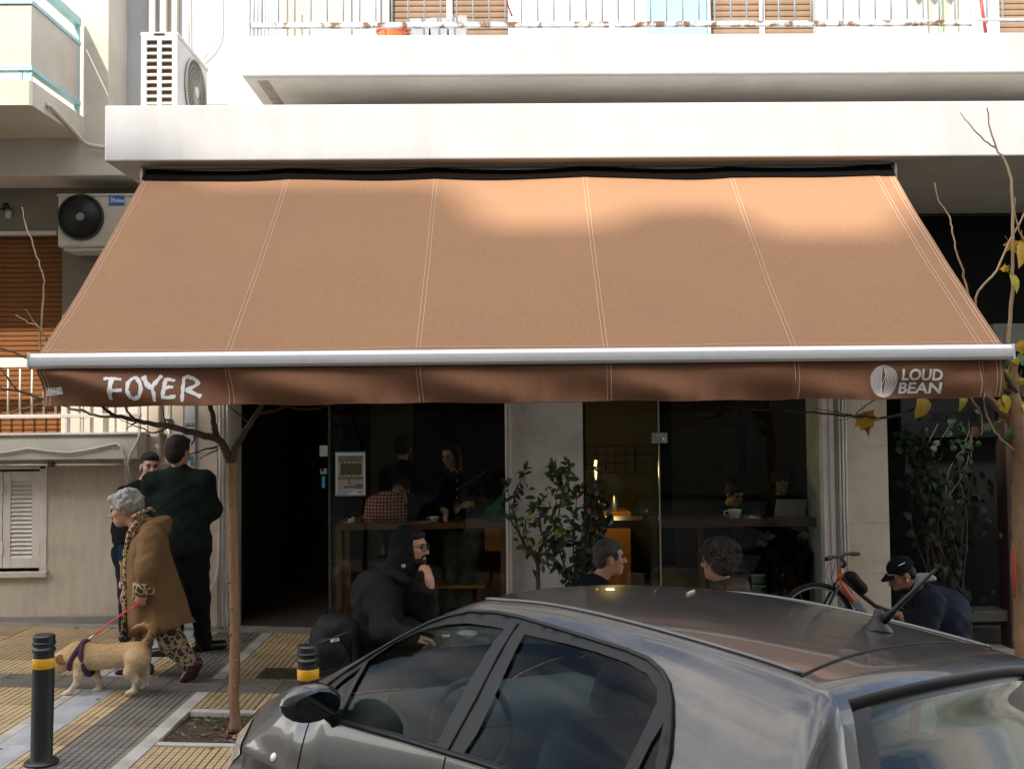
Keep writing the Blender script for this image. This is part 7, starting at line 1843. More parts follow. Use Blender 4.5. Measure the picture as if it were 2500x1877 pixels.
# ================================================================== AIR CONDITIONERS
M_ACW = mat('ac_white', (.70, .70, .68), .5, (.64, .64, .62), scale=4, dirt=(.50, .47, .42), dscale=2)
M_ACC = mat('ac_cream', (.50, .46, .38), .55, (.44, .40, .33), scale=4, dirt=(.33, .29, .22), dscale=2.5)
M_COIL = mat('copper_coil', (.16, .10, .045), .5, (.10, .06, .028), scale=3, stretch=(60, 60, 1), metal=.4)
def fan_grille(c, R_, ax_, up_, par, m, hub, rings=7, spokes=48, dark=M_BLACK, rw=.0016):
    ax_ = Vector(ax_).normalized(); up_ = Vector(up_); sd = up_.cross(ax_)
    P = lambda r, a, o=0.0: c + (up_ * math.sin(a) + sd * math.cos(a)) * r + ax_ * o
    MB().lathe([(0, -.03), (R_ * .98, -.03), (R_ * .98, .0)], c, 40, axis=ax_).build('fan_well', dark, par, smooth=True)
    fb = MB()
    for k in range(3):
        a0 = k * 2.094 + .4
        fb.grid([[P(r, a0 + t * .9 + r * .8, -.022 + .014 * t) for t in (0, .5, 1)] for r in np.linspace(.15 * R_, .9 * R_, 6)])
    fb.build('fan_blade', mat('fan_grey', (.09, .085, .08), .5), par, smooth=True)
    b = MB()
    for k in range(1, rings + 1): b.tube([P(R_ * (k / rings) * .97, a, .004) for a in np.linspace(0, 2 * math.pi, 41)], rw, 4, cap=False)
    for k in range(spokes):
        a = 2 * math.pi * k / spokes
        b.tube([P(.2 * R_, a, .004), P(.6 * R_, a + .25, .006), P(.97 * R_, a + .35, .003)], rw * .8, 3, cap=False)
    b.build('grille', m, par)
    MB().tube([P(R_ * 1.0, a, .004) for a in np.linspace(0, 2 * math.pi, 49)], .010, 8, cap=False).build('fan_ring', m, par, smooth=True)
    MB().lathe([(R_ * .19, 0), (R_ * .19, .010), (R_ * .15, .013), (0, .013)], c, 24, axis=ax_).build('hub_cap', hub, par, smooth=True)
YA = 8.20
ax0, ax1 = X_(344, YA, 150), X_(433, YA, 150); az1 = Z_(78, YA, 390); az0 = az1 - .70
ac1 = thing('air_conditioner', 'white air conditioner standing on the canopy with its louvred end to the street', 'air conditioner', ((ax0 + ax1) / 2, YA, az0))
b = MB()
b.bbox((ax0 - .0, YA + .03, az0), (ax1, YA + .86, az1 - .03), .02); b.bbox((ax0 - .008, YA + .0, az1 - .035), (ax1 + .008, YA + .87, az1), .012)
b.build('casing', M_ACW, ac1)
rows = 10; zt, zb_ = az1 - .06, az0 + .04; ph = (zt - zb_) / rows
fr_ = MB()
fr_.bbox((ax0, YA, zb_ - .04), (ax0 + .045, YA + .03, az1 - .035), .004); fr_.bbox((ax1 - .045, YA, zb_ - .04), (ax1, YA + .03, az1 - .035), .004); xm = (ax0 + ax1) / 2
fr_.bbox((xm - .018, YA + .002, zb_), (xm + .018, YA + .03, zt), .003)
for k in range(rows + 1): fr_.bbox((ax0 + .04, YA + .003, zb_ + ph * k - .009), (ax1 - .04, YA + .028, zb_ + ph * k + .009), .003)
fr_.bbox((ax0 + .04, YA + .002, zt), (ax1 - .04, YA + .03, az1 - .035), .003)
fr_.build('louvre_frame', M_ACW, ac1)
MB().box((ax0 + .03, YA + .0285, zb_), (ax1 - .03, YA + .0295, zt)).build('coil', M_COIL, ac1)
MB().bbox((xm - .045, YA - .006, az1 - .028), (xm + .045, YA + .01, az1 - .012), .004).build('grip', M_DKMET, ac1)
fan_grille(Vector((ax1 + .012, YA + .47, az0 + .34)), .285, (1, 0, 0), (0, 0, 1), ac1, mat('grille_beige', (.52, .48, .42), .5), M_ACW, rings=6, spokes=60, dark=mat('fan_dark', (.10, .085, .07), .7), rw=.0022)
for yy in (YA + .12, YA + .72): MB().bbox((ax0 + .02, yy, cz1 - .002), (ax1 - .02, yy + .05, az0), .004).build('foot', M_DKMET, ac1)
YA2 = 8.93
a0, a1 = at(140, 604, YA2), at(352, 474, YA2)
ac2 = thing('air_conditioner', 'cream air conditioner with a blue badge hung in the shaded recess', 'air conditioner', (a0.x, YA2, a0.z))
MB().bbox((a0.x, YA2, a0.z), (a1.x, YA2 + .30, a1.z), .018).build('casing', M_ACC, ac2)
MB().bbox((a0.x - .006, YA2 - .008, a1.z - .02), (a1.x + .006, YA2 + .31, a1.z + .006), .006).build('lid', M_ACC, ac2)
fan_grille(at(197, 530, YA2 - .006), .200, (0, -1, 0), (0, 0, 1), ac2, mat('grille_black', (.018, .018, .017), .5), mat('hub_grey', (.20, .19, .17), .6), rings=8, spokes=40, rw=.0014)
c0, c1 = at(264, 501, YA2 - .012), at(304, 477, YA2)
bd = MB().bbox((c0.x, YA2 - .008, c0.z), (c1.x, YA2 + .0, c1.z), .003).build('badge', mat('badge_blue', (.0, .11, .34), .4), ac2)
me = text_mesh('Midea', .048, bold=.0004); me.materials.append(M_CHINA); o = link('badge_lettering', me, bd, Vector(at(286.5, 490, YA2 - .0085)) - root_loc(bd)); o.rotation_euler = (rad(90), 0, 0)
cc = at(272, 489.5, YA2 - .0095); MB().tube([cc + Vector((.022 * math.cos(a), 0, .025 * math.sin(a))) for a in np.linspace(.5, 5.6, 20)], .0022, 4).build('badge_swirl', M_CHINA, bd)
for py in (519, 526, 533, 540): MB().box(at(285, py, YA2 - .0015), at(335, py + 1.5, YA2 + .001)).build('embossed_line', M_ACC, ac2)
MB().bbox((a0.x + .05, YA2 + .02, a0.z - .03), (a1.x - .05, YA2 + .28, a0.z - .001), .006).build('base_rail', M_ACC, ac2)
MB().tube([at(160, 597, YA2 - .02), at(200, 620, YA2 + .15)], .022, 8).build('bracket', M_ACC, ac2, smooth=True)
MB().bbox((a0.x + .15, YA2 + .3, a0.z + .1), (a0.x + .25, YW + .0, a0.z + .2), .004).build('wall_bracket', M_DKMET, ac2)

# ================================================================== BALCONY THINGS
YBc = 8.55
def bucket(px0, px1, py, m, label, hgt=.26, name='bucket', taper=.82):
    c = at((px0 + px1) / 2, py, YBc); c.z = uz1; r = (at(px1, py, YBc) - at(px0, py, YBc)).length / 2
    t = thing(name, label, name, tuple(c))
    MB().lathe([(r * taper, 0), (r * .96, hgt * .9), (r * 1.05, hgt * .9), (r * 1.05, hgt), (r * .97, hgt), (r * (taper - .04), .01), (0, .01)], c, 26).build('body', m, t, smooth=True, sharp=40)
    MB().tube([c + Vector((r * 1.05 * math.cos(a), -.02 + r * .9 * math.sin(a) * -.6, hgt * .92 - .05 * abs(math.sin(a)))) for a in np.linspace(0, math.pi, 13)], .004, 5).build('handle', M_STEEL, t)
bucket(920, 998, 60, mat('orange_plastic', (.80, .16, .045), .4, (.74, .14, .04), scale=3), 'orange plastic bucket behind the rusty balcony rail')
M_GP = mat('grey_plastic', (.36, .38, .40), .5, (.30, .32, .34), scale=3)
for k, (a, c) in enumerate(((1006, 1052), (1052, 1096), (1098, 1142))):
    q = at((a + c) / 2, 60, YBc + .15); w = (at(c, 60, YBc + .15) - at(a, 60, YBc + .15)).length
    t = thing('planter_box', ['grey plastic tub leaning beside the orange bucket', 'middle grey plastic tub of the row on the balcony', 'grey plastic tub at the right end of the row on the balcony'][k], 'tub', (q.x, YBc + .15, uz1))
    MB().add([(q.x - w * .40, YBc, uz1), (q.x + w * .40, YBc, uz1), (q.x + w * .48, YBc - .02, uz1 + .34 + .02 * k), (q.x - w * .48, YBc - .02, uz1 + .34 + .02 * k), (q.x - w * .40, YBc + .22, uz1), (q.x + w * .40, YBc + .22, uz1), (q.x + w * .48, YBc + .25, uz1 + .34), (q.x - w * .48, YBc + .25, uz1 + .34)], [(0, 1, 2, 3), (5, 4, 7, 6), (4, 0, 3, 7), (1, 5, 6, 2), (4, 5, 1, 0)]).build('box', M_GP, t)
    MB().bbox((q.x - w * .52, YBc - .035, uz1 + .30), (q.x + w * .52, YBc - .015, uz1 + .35), .004).build('rim', M_GP, t)
for px0, px1, lb in ((2092, 2162, 'terracotta saucer with white rags at the balcony edge, left of the pair'), (2232, 2290, 'terracotta saucer under a folded white sheet, right of the pair')):
    c = at((px0 + px1) / 2, 80, 8.3); c.z = uz1; r = (at(px1, 80, 8.3) - at(px0, 80, 8.3)).length / 2
    t = thing('plant_saucer', lb, 'saucer', tuple(c))
    MB().lathe([(r * .7, 0), (r, .05), (r * 1.02, .06), (r * .92, .06), (r * .6, .012), (0, .012)], c, 24).build('dish', mat('terracotta', (.42, .15, .07), .8, (.36, .13, .06), scale=8), t, smooth=True)
    pr = [('e', np.array(c) + [random.uniform(-.05, .05), random.uniform(-.03, .03), .055 + .01 * i], [.07, .05, .02], None, .02) for i in range(3)]
    sdf_obj('rag', [(pr, .010, None)], mat('white_rag', (.62, .60, .56), .9), t, (.006, 40))
for px0, px1, z in ((2300, 2340, .30), (2360, 2372, .5)):
    pass
bk2 = thing('folded_parasol', 'red and white pole leaning by the balcony corner', 'pole', tuple(at(2400, 80, 8.5)))
MB().tube([at(2408, 90, 8.45), at(2392, -20, 8.45)], .014, 8).build('pole', mat('red_paint', (.45, .05, .03), .5), bk2, smooth=True)
MB().tube([at(2290, 92, 8.5), at(2300, -20, 8.5)], .005, 6).build('green_cord', mat('green_cord', (.1, .4, .22), .6), bk2)
cv = thing('white_cover', 'cream canvas cover hanging on the balcony rail by the right door', 'cover', tuple(at(2330, 60, 8.6)))
MB().grid([[at(2235 + 110 * i / 14, -30 + 112 * j, 8.6 + .03 * math.sin(i * 1.3)) for j in (0, .5, 1)] for i in range(15)]).grid([[at(2235 + 110 * i / 14, -30 + 112 * j, 8.61 + .03 * math.sin(i * 1.3)) for j in (0, .5, 1)] for i in range(15)], flip=True).build('cloth', mat('cream_canvas', (.60, .56, .48), .9), cv, smooth=True)
rc_ = thing('red_cord', 'thin red cord hanging from the balcony door frame', 'cord', tuple(at(1240, 30, 8.4)))
MB().tube([at(1234, -20, 8.4), at(1240, 15, 8.4), at(1250, 40, 8.4)], .007, 6).build('cord', mat('red_cord', (.45, .03, .03), .5), rc_, smooth=True)

# ================================================================== TREES AND PLANTS
M_BARK = mat('young_bark', (.27, .155, .078), .9, (.18, .105, .055), scale=10, detail=8, stretch=(1, 1, .35), bump=.7, bscale=50, dirt=(.11, .07, .042), dscale=7)
M_BARKD = mat('branch_bark', (.085, .058, .038), .9, (.055, .038, .026), scale=14, bump=.5, bscale=60)
M_TWIG = mat('pale_twig', (.42, .30, .17), .85, (.30, .21, .12), scale=14)
def wob(pts, amp, seed, sub=4):
    """subdivide a polyline and make it knotty"""
    rr = random.Random(seed); out = []
    P_ = [Vector(p) for p in pts]
    for i in range(len(P_) - 1):
        p0 = P_[max(i - 1, 0)]; p1 = P_[i]; p2 = P_[i + 1]; p3 = P_[min(i + 2, len(P_) - 1)]
        for k in range(sub):
            t = k / sub
            p = .5 * (2 * p1 + (p2 - p0) * t + (2 * p0 - 5 * p1 + 4 * p2 - p3) * t * t + (3 * p1 - p0 - 3 * p2 + p3) * t ** 3)
            out.append(p + Vector((rr.gauss(0, 1), rr.gauss(0, 1), rr.gauss(0, 1))) * (amp if i + k else 0))
    return out + [P_[-1]]
def branch(px_pts, Y, r0, r1, m, par, name='branch', amp=.003, dY=None, seed=0, n=7):
    pts = [at(x, y, Y + (dY[i] if dY else 0)) for i, (x, y) in enumerate(px_pts)]
    P_ = wob(pts, amp, seed + int(px_pts[0][0] * 7 + px_pts[0][1]))
    rs = np.linspace(r0, r1, len(P_)) * np.array([1 + random.uniform(-.06, .06) for _ in P_])
    return MB().tube(P_, list(rs), n).build(name, m, par, smooth=True)
YT1 = 6.35
t1 = thing('young_tree', 'slender bare young tree growing from the square pit', 'tree', tuple(at(571, 1775, YT1)))
P_ = wob([at(574, 1782, YT1), at(571, 1700, YT1), at(574, 1600, YT1), at(573, 1450, YT1), at(570, 1330, YT1), at(567, 1220, YT1), at(566, 1130, YT1)], .0025, 3, 5)
rs = np.linspace(.034, .030, len(P_)); rs[0] = .048; rs[1] = .042; rs[-1] = .040
MB().tube(P_, list(rs * np.array([1 + random.uniform(-.04, .04) for _ in rs])), 14).build('trunk', M_BARK, t1, smooth=True)
for pts, r0, r1, m in (
    ([(566, 1150), (556, 1112), (543, 1082), (524, 1069), (470, 1056), (414, 1041), (372, 1033), (331, 1026), (285, 1016), (262, 1003), (243, 985), (225, 960)], .030, .0055, M_BARKD),
    ([(285, 1018), (232, 1012), (190, 1000), (162, 990), (125, 930), (99, 844), (101, 798), (108, 708), (106, 675), (89, 625), (71, 573), (58, 539), (54, 506)], .009, .003, M_TWIG),
    ([(331, 1026), (315, 1010), (301, 985)], .009, .005, M_BARKD), ([(338, 1027), (322, 1038), (306, 1048)], .007, .002, M_BARKD), ([(407, 1044), (388, 1053), (372, 1056), (330, 1040), (291, 1021)], .008, .002, M_BARKD),
    ([(536, 1080), (527, 1060), (521, 1030), (513, 985), (508, 940)], .023, .012, M_BARKD), ([(530, 1090), (495, 1099), (460, 1109)], .008, .003, M_BARKD), ([(532, 1096), (508, 1108), (487, 1119)], .006, .002, M_BARKD),
    ([(566, 1140), (577, 1095), (592, 1062), (609, 1036), (624, 1015), (639, 990), (650, 950)], .026, .012, M_BARKD), ([(609, 1034), (585, 1012), (560, 994)], .006, .003, M_BARKD), ([(634, 1010), (668, 1003), (700, 992), (760, 1000), (820, 985)], .011, .004, M_BARKD),
    ([(116, 830), (96, 801), (70, 788), (38, 768)], .006, .002, M_TWIG), ([(96, 801), (79, 781), (61, 755)], .004, .002, M_TWIG), ([(130, 900), (75, 880), (40, 861), (0, 851), (-40, 846)], .009, .005, M_BARKD),
    ([(162, 990), (98, 970), (43, 955), (0, 947), (-40, 940)], .010, .006, M_BARKD), ([(43, 955), (17, 920), (0, 897)], .007, .005, M_BARKD), ([(150, 985), (103, 986), (50, 998), (0, 1010)], .006, .003, M_TWIG),
    ([(408, 1040), (400, 1020), (396, 990)], .006, .003, M_BARKD), ([(478, 1057), (470, 1080), (468, 1083)], .006, .003, M_BARKD)):
    branch(pts, YT1, r0, r1, m, t1, dY=[.0 + .03 * math.sin(i + pts[0][0]) for i in range(len(pts))])
for z in np.linspace(.25, 1.55, 9): MB().ball((at(571, 1500, YT1).x + random.uniform(-.03, .03), YT1 - .028, gz(-1.7) + z), (.010, .008, .012), n=8, m=5).build('knot', M_BARK, t1, smooth=True)
# --- leaves
def leaf_outline(kind):
    if kind == 'maple':
        a = [(0, 0), (.12, .05), (.42, .02), (.30, .18), (.50, .42), (.27, .42), (.24, .62), (.10, .58), (0, 1.0)]
    elif kind == 'broad': a = [(0, 0), (.20, .06), (.38, .25), (.40, .48), (.28, .74), (.12, .92), (0, 1.02)]
    else: a = [(0, 0), (.09, .08), (.20, .28), (.235, .5), (.19, .74), (.09, .92), (0, 1.0)]
    return a
def leaf_mesh(kind, m, bend=.15, seed=0):
    rr = random.Random(seed); a = leaf_outline(kind); V, F = [], []
    for (x, y) in a:
        zc = bend * -(y - .35) ** 2 * 1.5
        V += [(-x * rr.uniform(.9, 1.1), y, zc + .35 * x * x + rr.uniform(-.02, .02)), (0, y, zc - .02), (x * rr.uniform(.9, 1.1), y, zc + .35 * x * x + rr.uniform(-.02, .02))]
    n = len(a)
    for i in range(n - 1): F += [(3 * i, 3 * i + 1, 3 * i + 4, 3 * i + 3), (3 * i + 1, 3 * i + 2, 3 * i + 5, 3 * i + 4)]
    b = MB().add(V, F); b.tube([(0, -.35, .03), (0, -.1, 0), (0, .05, 0)], .012, 4)
    return b.mesh('leaf', m, True)
def leaf_mat(name, c, c2, c3):
    m = mat(name, c, .6, c2, scale=5, detail=4, dirt=c3, dscale=3); N, L = m.node_tree.nodes, m.node_tree.links; b = N['Principled BSDF']
    _val(b, 'Subsurface Weight', 0.0); src = b.inputs['Base Color'].links[0].from_socket
    tr = N.new('ShaderNodeBsdfTranslucent'); ms = N.new('ShaderNodeMixShader'); ms.inputs[0].default_value = .3; L.new(src, tr.inputs[0]); o_ = N['Material Output']
    L.new(b.outputs[0], ms.inputs[1]); L.new(tr.outputs[0], ms.inputs[2]); L.new(ms.outputs[0], o_.inputs[0]); return m
M_LY = leaf_mat('yellow_leaf', (.62, .40, .02), (.54, .31, .015), (.30, .16, .02)); M_LYG = leaf_mat('yellow_green_leaf', (.40, .40, .04), (.52, .40, .03), (.16, .20, .03)); M_LG = leaf_mat('green_leaf', (.055, .13, .025), (.08, .15, .03), (.03, .07, .015))
M_LDRY = leaf_mat('dry_leaf', (.22, .12, .05), (.15, .08, .035), (.08, .045, .02))
LM = {k: [leaf_mesh(k[0], m, .25 + .2 * i, i + 3) for i in range(3)] for k, m in ((('maple', 'y'), M_LY), (('broad', 'y'), M_LY), (('broad', 'yg'), M_LYG), (('broad', 'g'), M_LG), (('broad', 'd'), M_LDRY))}
def put_leaf(par, key, base, tip, seed, roll=0.0, k=None):
    base, tip = Vector(base), Vector(tip); d = tip - base; L_ = d.length
    z_ = Vector((math.sin(seed * 1.7) * .5 + roll, -1, .35 * math.sin(seed * 2.3))); y_ = d.normalized(); x_ = y_.cross(z_).normalized(); z_ = x_.cross(y_)
    o = link('leaf', LM[key][seed % 3], par)
    M_ = Matrix((x_, y_, z_)).transposed().to_4x4(); M_.translation = base - root_loc(par)
    o.matrix_local = M_ @ Matrix.Diagonal((L_ * (k or 1), L_, L_, 1)); return o
YT2 = 6.45
t2 = thing('street_tree', 'pruned street tree at the right edge with few yellow leaves', 'tree', tuple(at(2500, 1700, YT2)))
P_ = wob([at(2520, 1830, YT2), at(2508, 1600, YT2), at(2497, 1400, YT2), at(2496, 1250, YT2), at(2500, 1130, YT2), at(2488, 1060, YT2), at(2478, 1000, YT2), at(2474, 930, YT2), at(2470, 880, YT2)], .003, 8, 5)
MB().tube(P_, list(np.interp(np.linspace(0, 1, len(P_)), [0, .3, .6, .72, .85, 1], [.075, .068, .07, .055, .036, .030])), 14).build('trunk', M_BARK, t2, smooth=True)
MB().tube([at(2474, 1345, YT2 - .06), at(2476, 1400, YT2 - .068), at(2478, 1460, YT2 - .066)], [.012, .018, .010], 8, sq=.3).build('red_paint_mark', mat('red_spray', (.45, .015, .02), .6), t2, smooth=True)
for pts, r0, r1, m in (
    ([(2470, 890), (2458, 850), (2467, 777), (2473, 671), (2473, 570), (2471, 461), (2454, 393), (2433, 364), (2414, 301), (2410, 263)], .015, .0035, M_TWIG), ([(2433, 362), (2403, 343), (2370, 309), (2344, 275)], .006, .002, M_TWIG),
    ([(2440, 890), (2400, 800), (2382, 728), (2433, 659), (2467, 587), (2500, 524), (2540, 460)], .009, .005, M_TWIG), ([(2510, 610), (2488, 562), (2479, 524), (2477, 482)], .007, .003, M_TWIG),
    ([(2420, 880), (2380, 770), (2357, 693), (2351, 659), (2336, 617), (2325, 566), (2317, 528), (2292, 490), (2282, 446)], .008, .003, M_TWIG),
    ([(2475, 960), (2400, 940), (2283, 975), (2237, 998), (2167, 1019), (2124, 1018), (2075, 1015), (2009, 1009), (1911, 1002), (1836, 999), (1767, 992)], .014, .003, M_BARKD),
    ([(2180, 940), (2133, 976), (2100, 1002), (2075, 1020), (2045, 1027)], .005, .002, M_BARKD), ([(2075, 1014), (2030, 1004), (1990, 998)], .005, .002, M_BARKD),
    ([(2350, 950), (2362, 966), (2393, 1005), (2398, 1036), (2394, 1063)], .007, .004, M_TWIG), ([(2396, 950), (2407, 1007), (2420, 1039), (2443, 1070), (2480, 1100), (2510, 1112)], .006, .007, M_TWIG),
    ([(2405, 960), (2432, 992), (2458, 1018), (2480, 1045)], .020, .026, M_BARK), ([(2434, 1030), (2465, 1022), (2500, 1013)], .006, .008, M_TWIG), ([(2448, 900), (2470, 940), (2490, 965), (2540, 980)], .014, .018, M_BARKD),
    ([(2466, 990), (2490, 960), (2520, 900)], .02, .015, M_BARKD), ([(2462, 860), (2452, 830), (2458, 800)], .005, .003, M_BARKD)):
    branch(pts, YT2, r0, r1, m, t2, dY=[.03 * math.sin(i * .9 + pts[0][0]) for i in range(len(pts))])
for i, (key, x0, y0, x1, y1, kk) in enumerate(((('maple', 'y'), 2108, 1006, 2125, 1072, 1.0), (('broad', 'y'), 2257, 966, 2248, 1022, 1.1), (('broad', 'yg'), 2352, 962, 2350, 998, .6), (('broad', 'y'), 2443, 972, 2458, 1006, 1.1), (('broad', 'yg'), 2450, 962, 2468, 1000, .7), (('broad', 'g'), 2486, 1042, 2462, 1096, 1.3),
    (('broad', 'yg'), 2462, 912, 2462, 960, .9), (('broad', 'yg'), 2492, 920, 2488, 965, 1.0), (('broad', 'yg'), 2455, 900, 2472, 925, 1.0), (('broad', 'g'), 2490, 862, 2500, 890, .9), (('broad', 'yg'), 2474, 872, 2486, 890, .9), (('broad', 'y'), 2490, 832, 2504, 866, 1.0), (('broad', 'y'), 2494, 586, 2498, 654, .9), (('maple', 'y'), 2462, 588, 2488, 622, .9), (('maple', 'y'), 2446, 650, 2470, 668, .8), (('broad', 'yg'), 2468, 664, 2488, 712, .45), (('broad', 'y'), 2496, 980, 2512, 1010, 1.0), (('broad', 'd'), 2380, 1040, 2388, 1070, .7), (('broad', 'y'), 2484, 935, 2512, 960, .9), (('broad', 'yg'), 2452, 940, 2440, 965, .8), (('broad', 'g'), 2470, 880, 2455, 890, .9))):
    put_leaf(t2, key, at(x0, y0, YT2 - .02 + .02 * math.sin(i)), at(x1, y1, YT2 - .03 + .03 * math.cos(i)), i, k=kk)
# --- citrus in front of the column, dark ficus right of it, climber on the dark shop
def leafy(root, spots, mesh_list, size, par_bias=(0, -1, .2)):
    for i, (p, d) in enumerate(spots):
        o = link('leaf', mesh_list[i % len(mesh_list)], root); d = Vector(d).normalized()
        z_ = Vector((random.gauss(0, .6), random.gauss(-.7, .5), random.gauss(.6, .5))); x_ = d.cross(z_).normalized(); z_ = x_.cross(d)
        M_ = Matrix((x_, d, z_)).transposed().to_4x4(); M_.translation = Vector(p) - root_loc(root); s = size * random.uniform(.7, 1.2)
        o.matrix_local = M_ @ Matrix.Diagonal((s, s, s, 1))
def glossy_leaf(name, c, c2):
    return mat(name, c, .42, c2, scale=6, spec=.35)
M_CIT = glossy_leaf('citrus_leaf', (.030, .062, .018), (.050, .085, .022)); M_FIC = glossy_leaf('ficus_leaf', (.012, .026, .010), (.020, .038, .014)); M_CLI = mat('climber_leaf', (.008, .016, .008), .6, (.014, .026, .012), scale=6, spec=.2)
ML_C = [leaf_mesh('lance', M_CIT, .2 + .25 * i, i) for i in range(4)]; ML_F = [leaf_mesh('lance', M_FIC, .2 + .25 * i, i + 9) for i in range(4)]; ML_V = [leaf_mesh('broad', M_CLI, .3 + .2 * i, i + 19) for i in range(4)]
zc = lambda x, y: (1150 + x / 3.32, 970 + y / 3.32)
YCt = 8.75
c1_ = thing('citrus_tree', 'small citrus tree with glossy leaves and small lemons before the white column', 'potted tree', tuple(at(1314, 1500, YCt)))
stems = [[(540, 1640), (545, 1400), (520, 1300), (440, 1200), (380, 1080), (350, 900), (360, 780), (410, 650), (430, 590)], [(545, 1400), (560, 1250), (600, 1150), (680, 1050), (720, 900), (740, 780), (690, 650), (650, 580)], [(535, 1340), (480, 1230), (440, 1100), (460, 960), (560, 860), (620, 780)], [(555, 1300), (640, 1220), (720, 1180), (800, 1100), (830, 950)], [(600, 1150), (560, 1050), (560, 940), (540, 880)], [(690, 900), (760, 800), (780, 690), (760, 600), (790, 560)], [(380, 1080), (330, 1010), (310, 900), (300, 720)], [(640, 1220), (620, 1330), (660, 1420)], [(720, 1180), (760, 1280), (740, 1420), (760, 1520)]]
spots = []
for k, s in enumerate(stems):
    pp = [zc(*q) for q in s]
    branch(pp, YCt, .022 if k == 0 else .010, .003, M_BARKD, c1_, dY=[.12 * math.sin(k * 1.9 + i * .5) for i in range(len(pp))])
    pts = [at(*q, YCt + .12 * math.sin(k * 1.9 + i * .5)) for i, q in enumerate(pp)]
    for a, c in zip(pts[1:-1], pts[2:]):
        for t in np.linspace(0, 1, 3 if k in (0, 2, 6) else 6)[:-1]:
            for _ in range(2): spots.append((a + (c - a) * t + Vector((random.gauss(0, .03), random.gauss(0, .05), random.gauss(0, .025))), (random.gauss(0, .8), random.gauss(-.3, .6), random.gauss(-.25, .6))))
    for _ in range(5): spots.append((pts[-1] + Vector((random.gauss(0, .015), 0, random.gauss(0, .02))), (random.gauss(0, .8), random.gauss(-.2, .5), random.gauss(.4, .6))))
leafy(c1_, spots[:230], ML_C, .088)
M_LEM = mat('lemon_skin', (.36, .24, .02), .45, (.26, .22, .03), scale=8, bump=.2, bscale=120)
for x, y in ((475, 970), (698, 1097), (740, 1086), (468, 1180), (760, 752)):
    q = at(*zc(x, y), YCt - .10); MB().lathe([(0, -.036), (.008, -.033), (.026, -.015), (.028, .005), (.018, .024), (.006, .034), (0, .036)], q, 14, axis=Vector((.2, .1, 1))).build('lemon', M_LEM, c1_, smooth=True)
M_POT = mat('grey_planter', (.13, .12, .11), .8, (.10, .095, .085), scale=6, bump=.2)
def pot(par, x, Y, r, h):
    z = gz(x); MB().lathe([(r * .75, 0), (r, h), (r * 1.05, h), (r * 1.05, h + .02), (r * .92, h + .02), (r * .9, h - .04), (0, h - .04)], (x, Y, z), 26).build('pot', M_POT, par, smooth=True, sharp=40)
pot(c1_, at(1314, 1500, YCt).x, YCt, .19, .36)
YFi = 9.0
f1 = thing('ficus', 'dense dark leaved shrub covering the edge of the white column', 'potted shrub', tuple(at(1400, 1520, YFi)))
spots = []
for k in range(16):
    x0 = 860 + random.gauss(0, 25); tgt = random.choice([(950 + random.gauss(0, 110), random.uniform(480, 760)), (880 + random.gauss(0, 110), random.uniform(700, 1100)), (820 + random.gauss(0, 120), random.uniform(1120, 1500)), (1090 + random.gauss(0, 70), random.uniform(560, 1050))])
    m_ = ((x0 + tgt[0]) / 2 + random.gauss(0, 40), (1560 + tgt[1]) / 2)
    pp = [zc(x0, 1620), zc(*m_), zc(*tgt)]; dY = [0, random.gauss(0, .12), random.gauss(-.05, .18)]
    branch(pp, YFi, .010, .003, M_BARKD, f1, dY=dY)
    pts = wob([at(*q, YFi + d) for q, d in zip(pp, dY)], 0, 1, 5)
    for a in pts[2:]:
        for _ in range(2): spots.append((a + Vector((random.gauss(0, .055), random.gauss(-.05, .06), random.gauss(0, .045))), (random.gauss(0, .8), random.gauss(-.3, .5), random.gauss(-.5, .6))))
leafy(f1, spots[:290], ML_F, .095)
pot(f1, at(1410, 1500, YFi).x, YFi, .2, .4)
cp = thing('climbing_plant', 'dark glossy climber hanging over the black shop front', 'climbing plant', tuple(at(2300, 1480, 9.5)))
spots = []
for k in range(15):
    x0 = random.uniform(2200, 2400); pp = [(2320 + random.gauss(0, 30), 1500), ((x0 + 2300) / 2 + random.gauss(0, 30), 1280), (x0 + random.gauss(0, 20), 1150), (x0 + random.gauss(10, 30), random.uniform(1010, 1080))]
    dY = [0, random.gauss(-.05, .05), random.gauss(-.05, .08), 0]
    branch(pp, 9.55, .009, .003, M_BARKD, cp, dY=dY)
    pts = wob([at(*q, 9.55 + d) for q, d in zip(pp, dY)], 0, 1, 5)
    for a in pts[1:]:
        for _ in range(2): spots.append((a + Vector((random.gauss(0, .10), random.gauss(-.06, .06), random.gauss(0, .06))), (random.gauss(0, .6), random.gauss(-.3, .5), random.gauss(-.8, .5))))
random.shuffle(spots); leafy(cp, spots[:295], ML_V, .085)
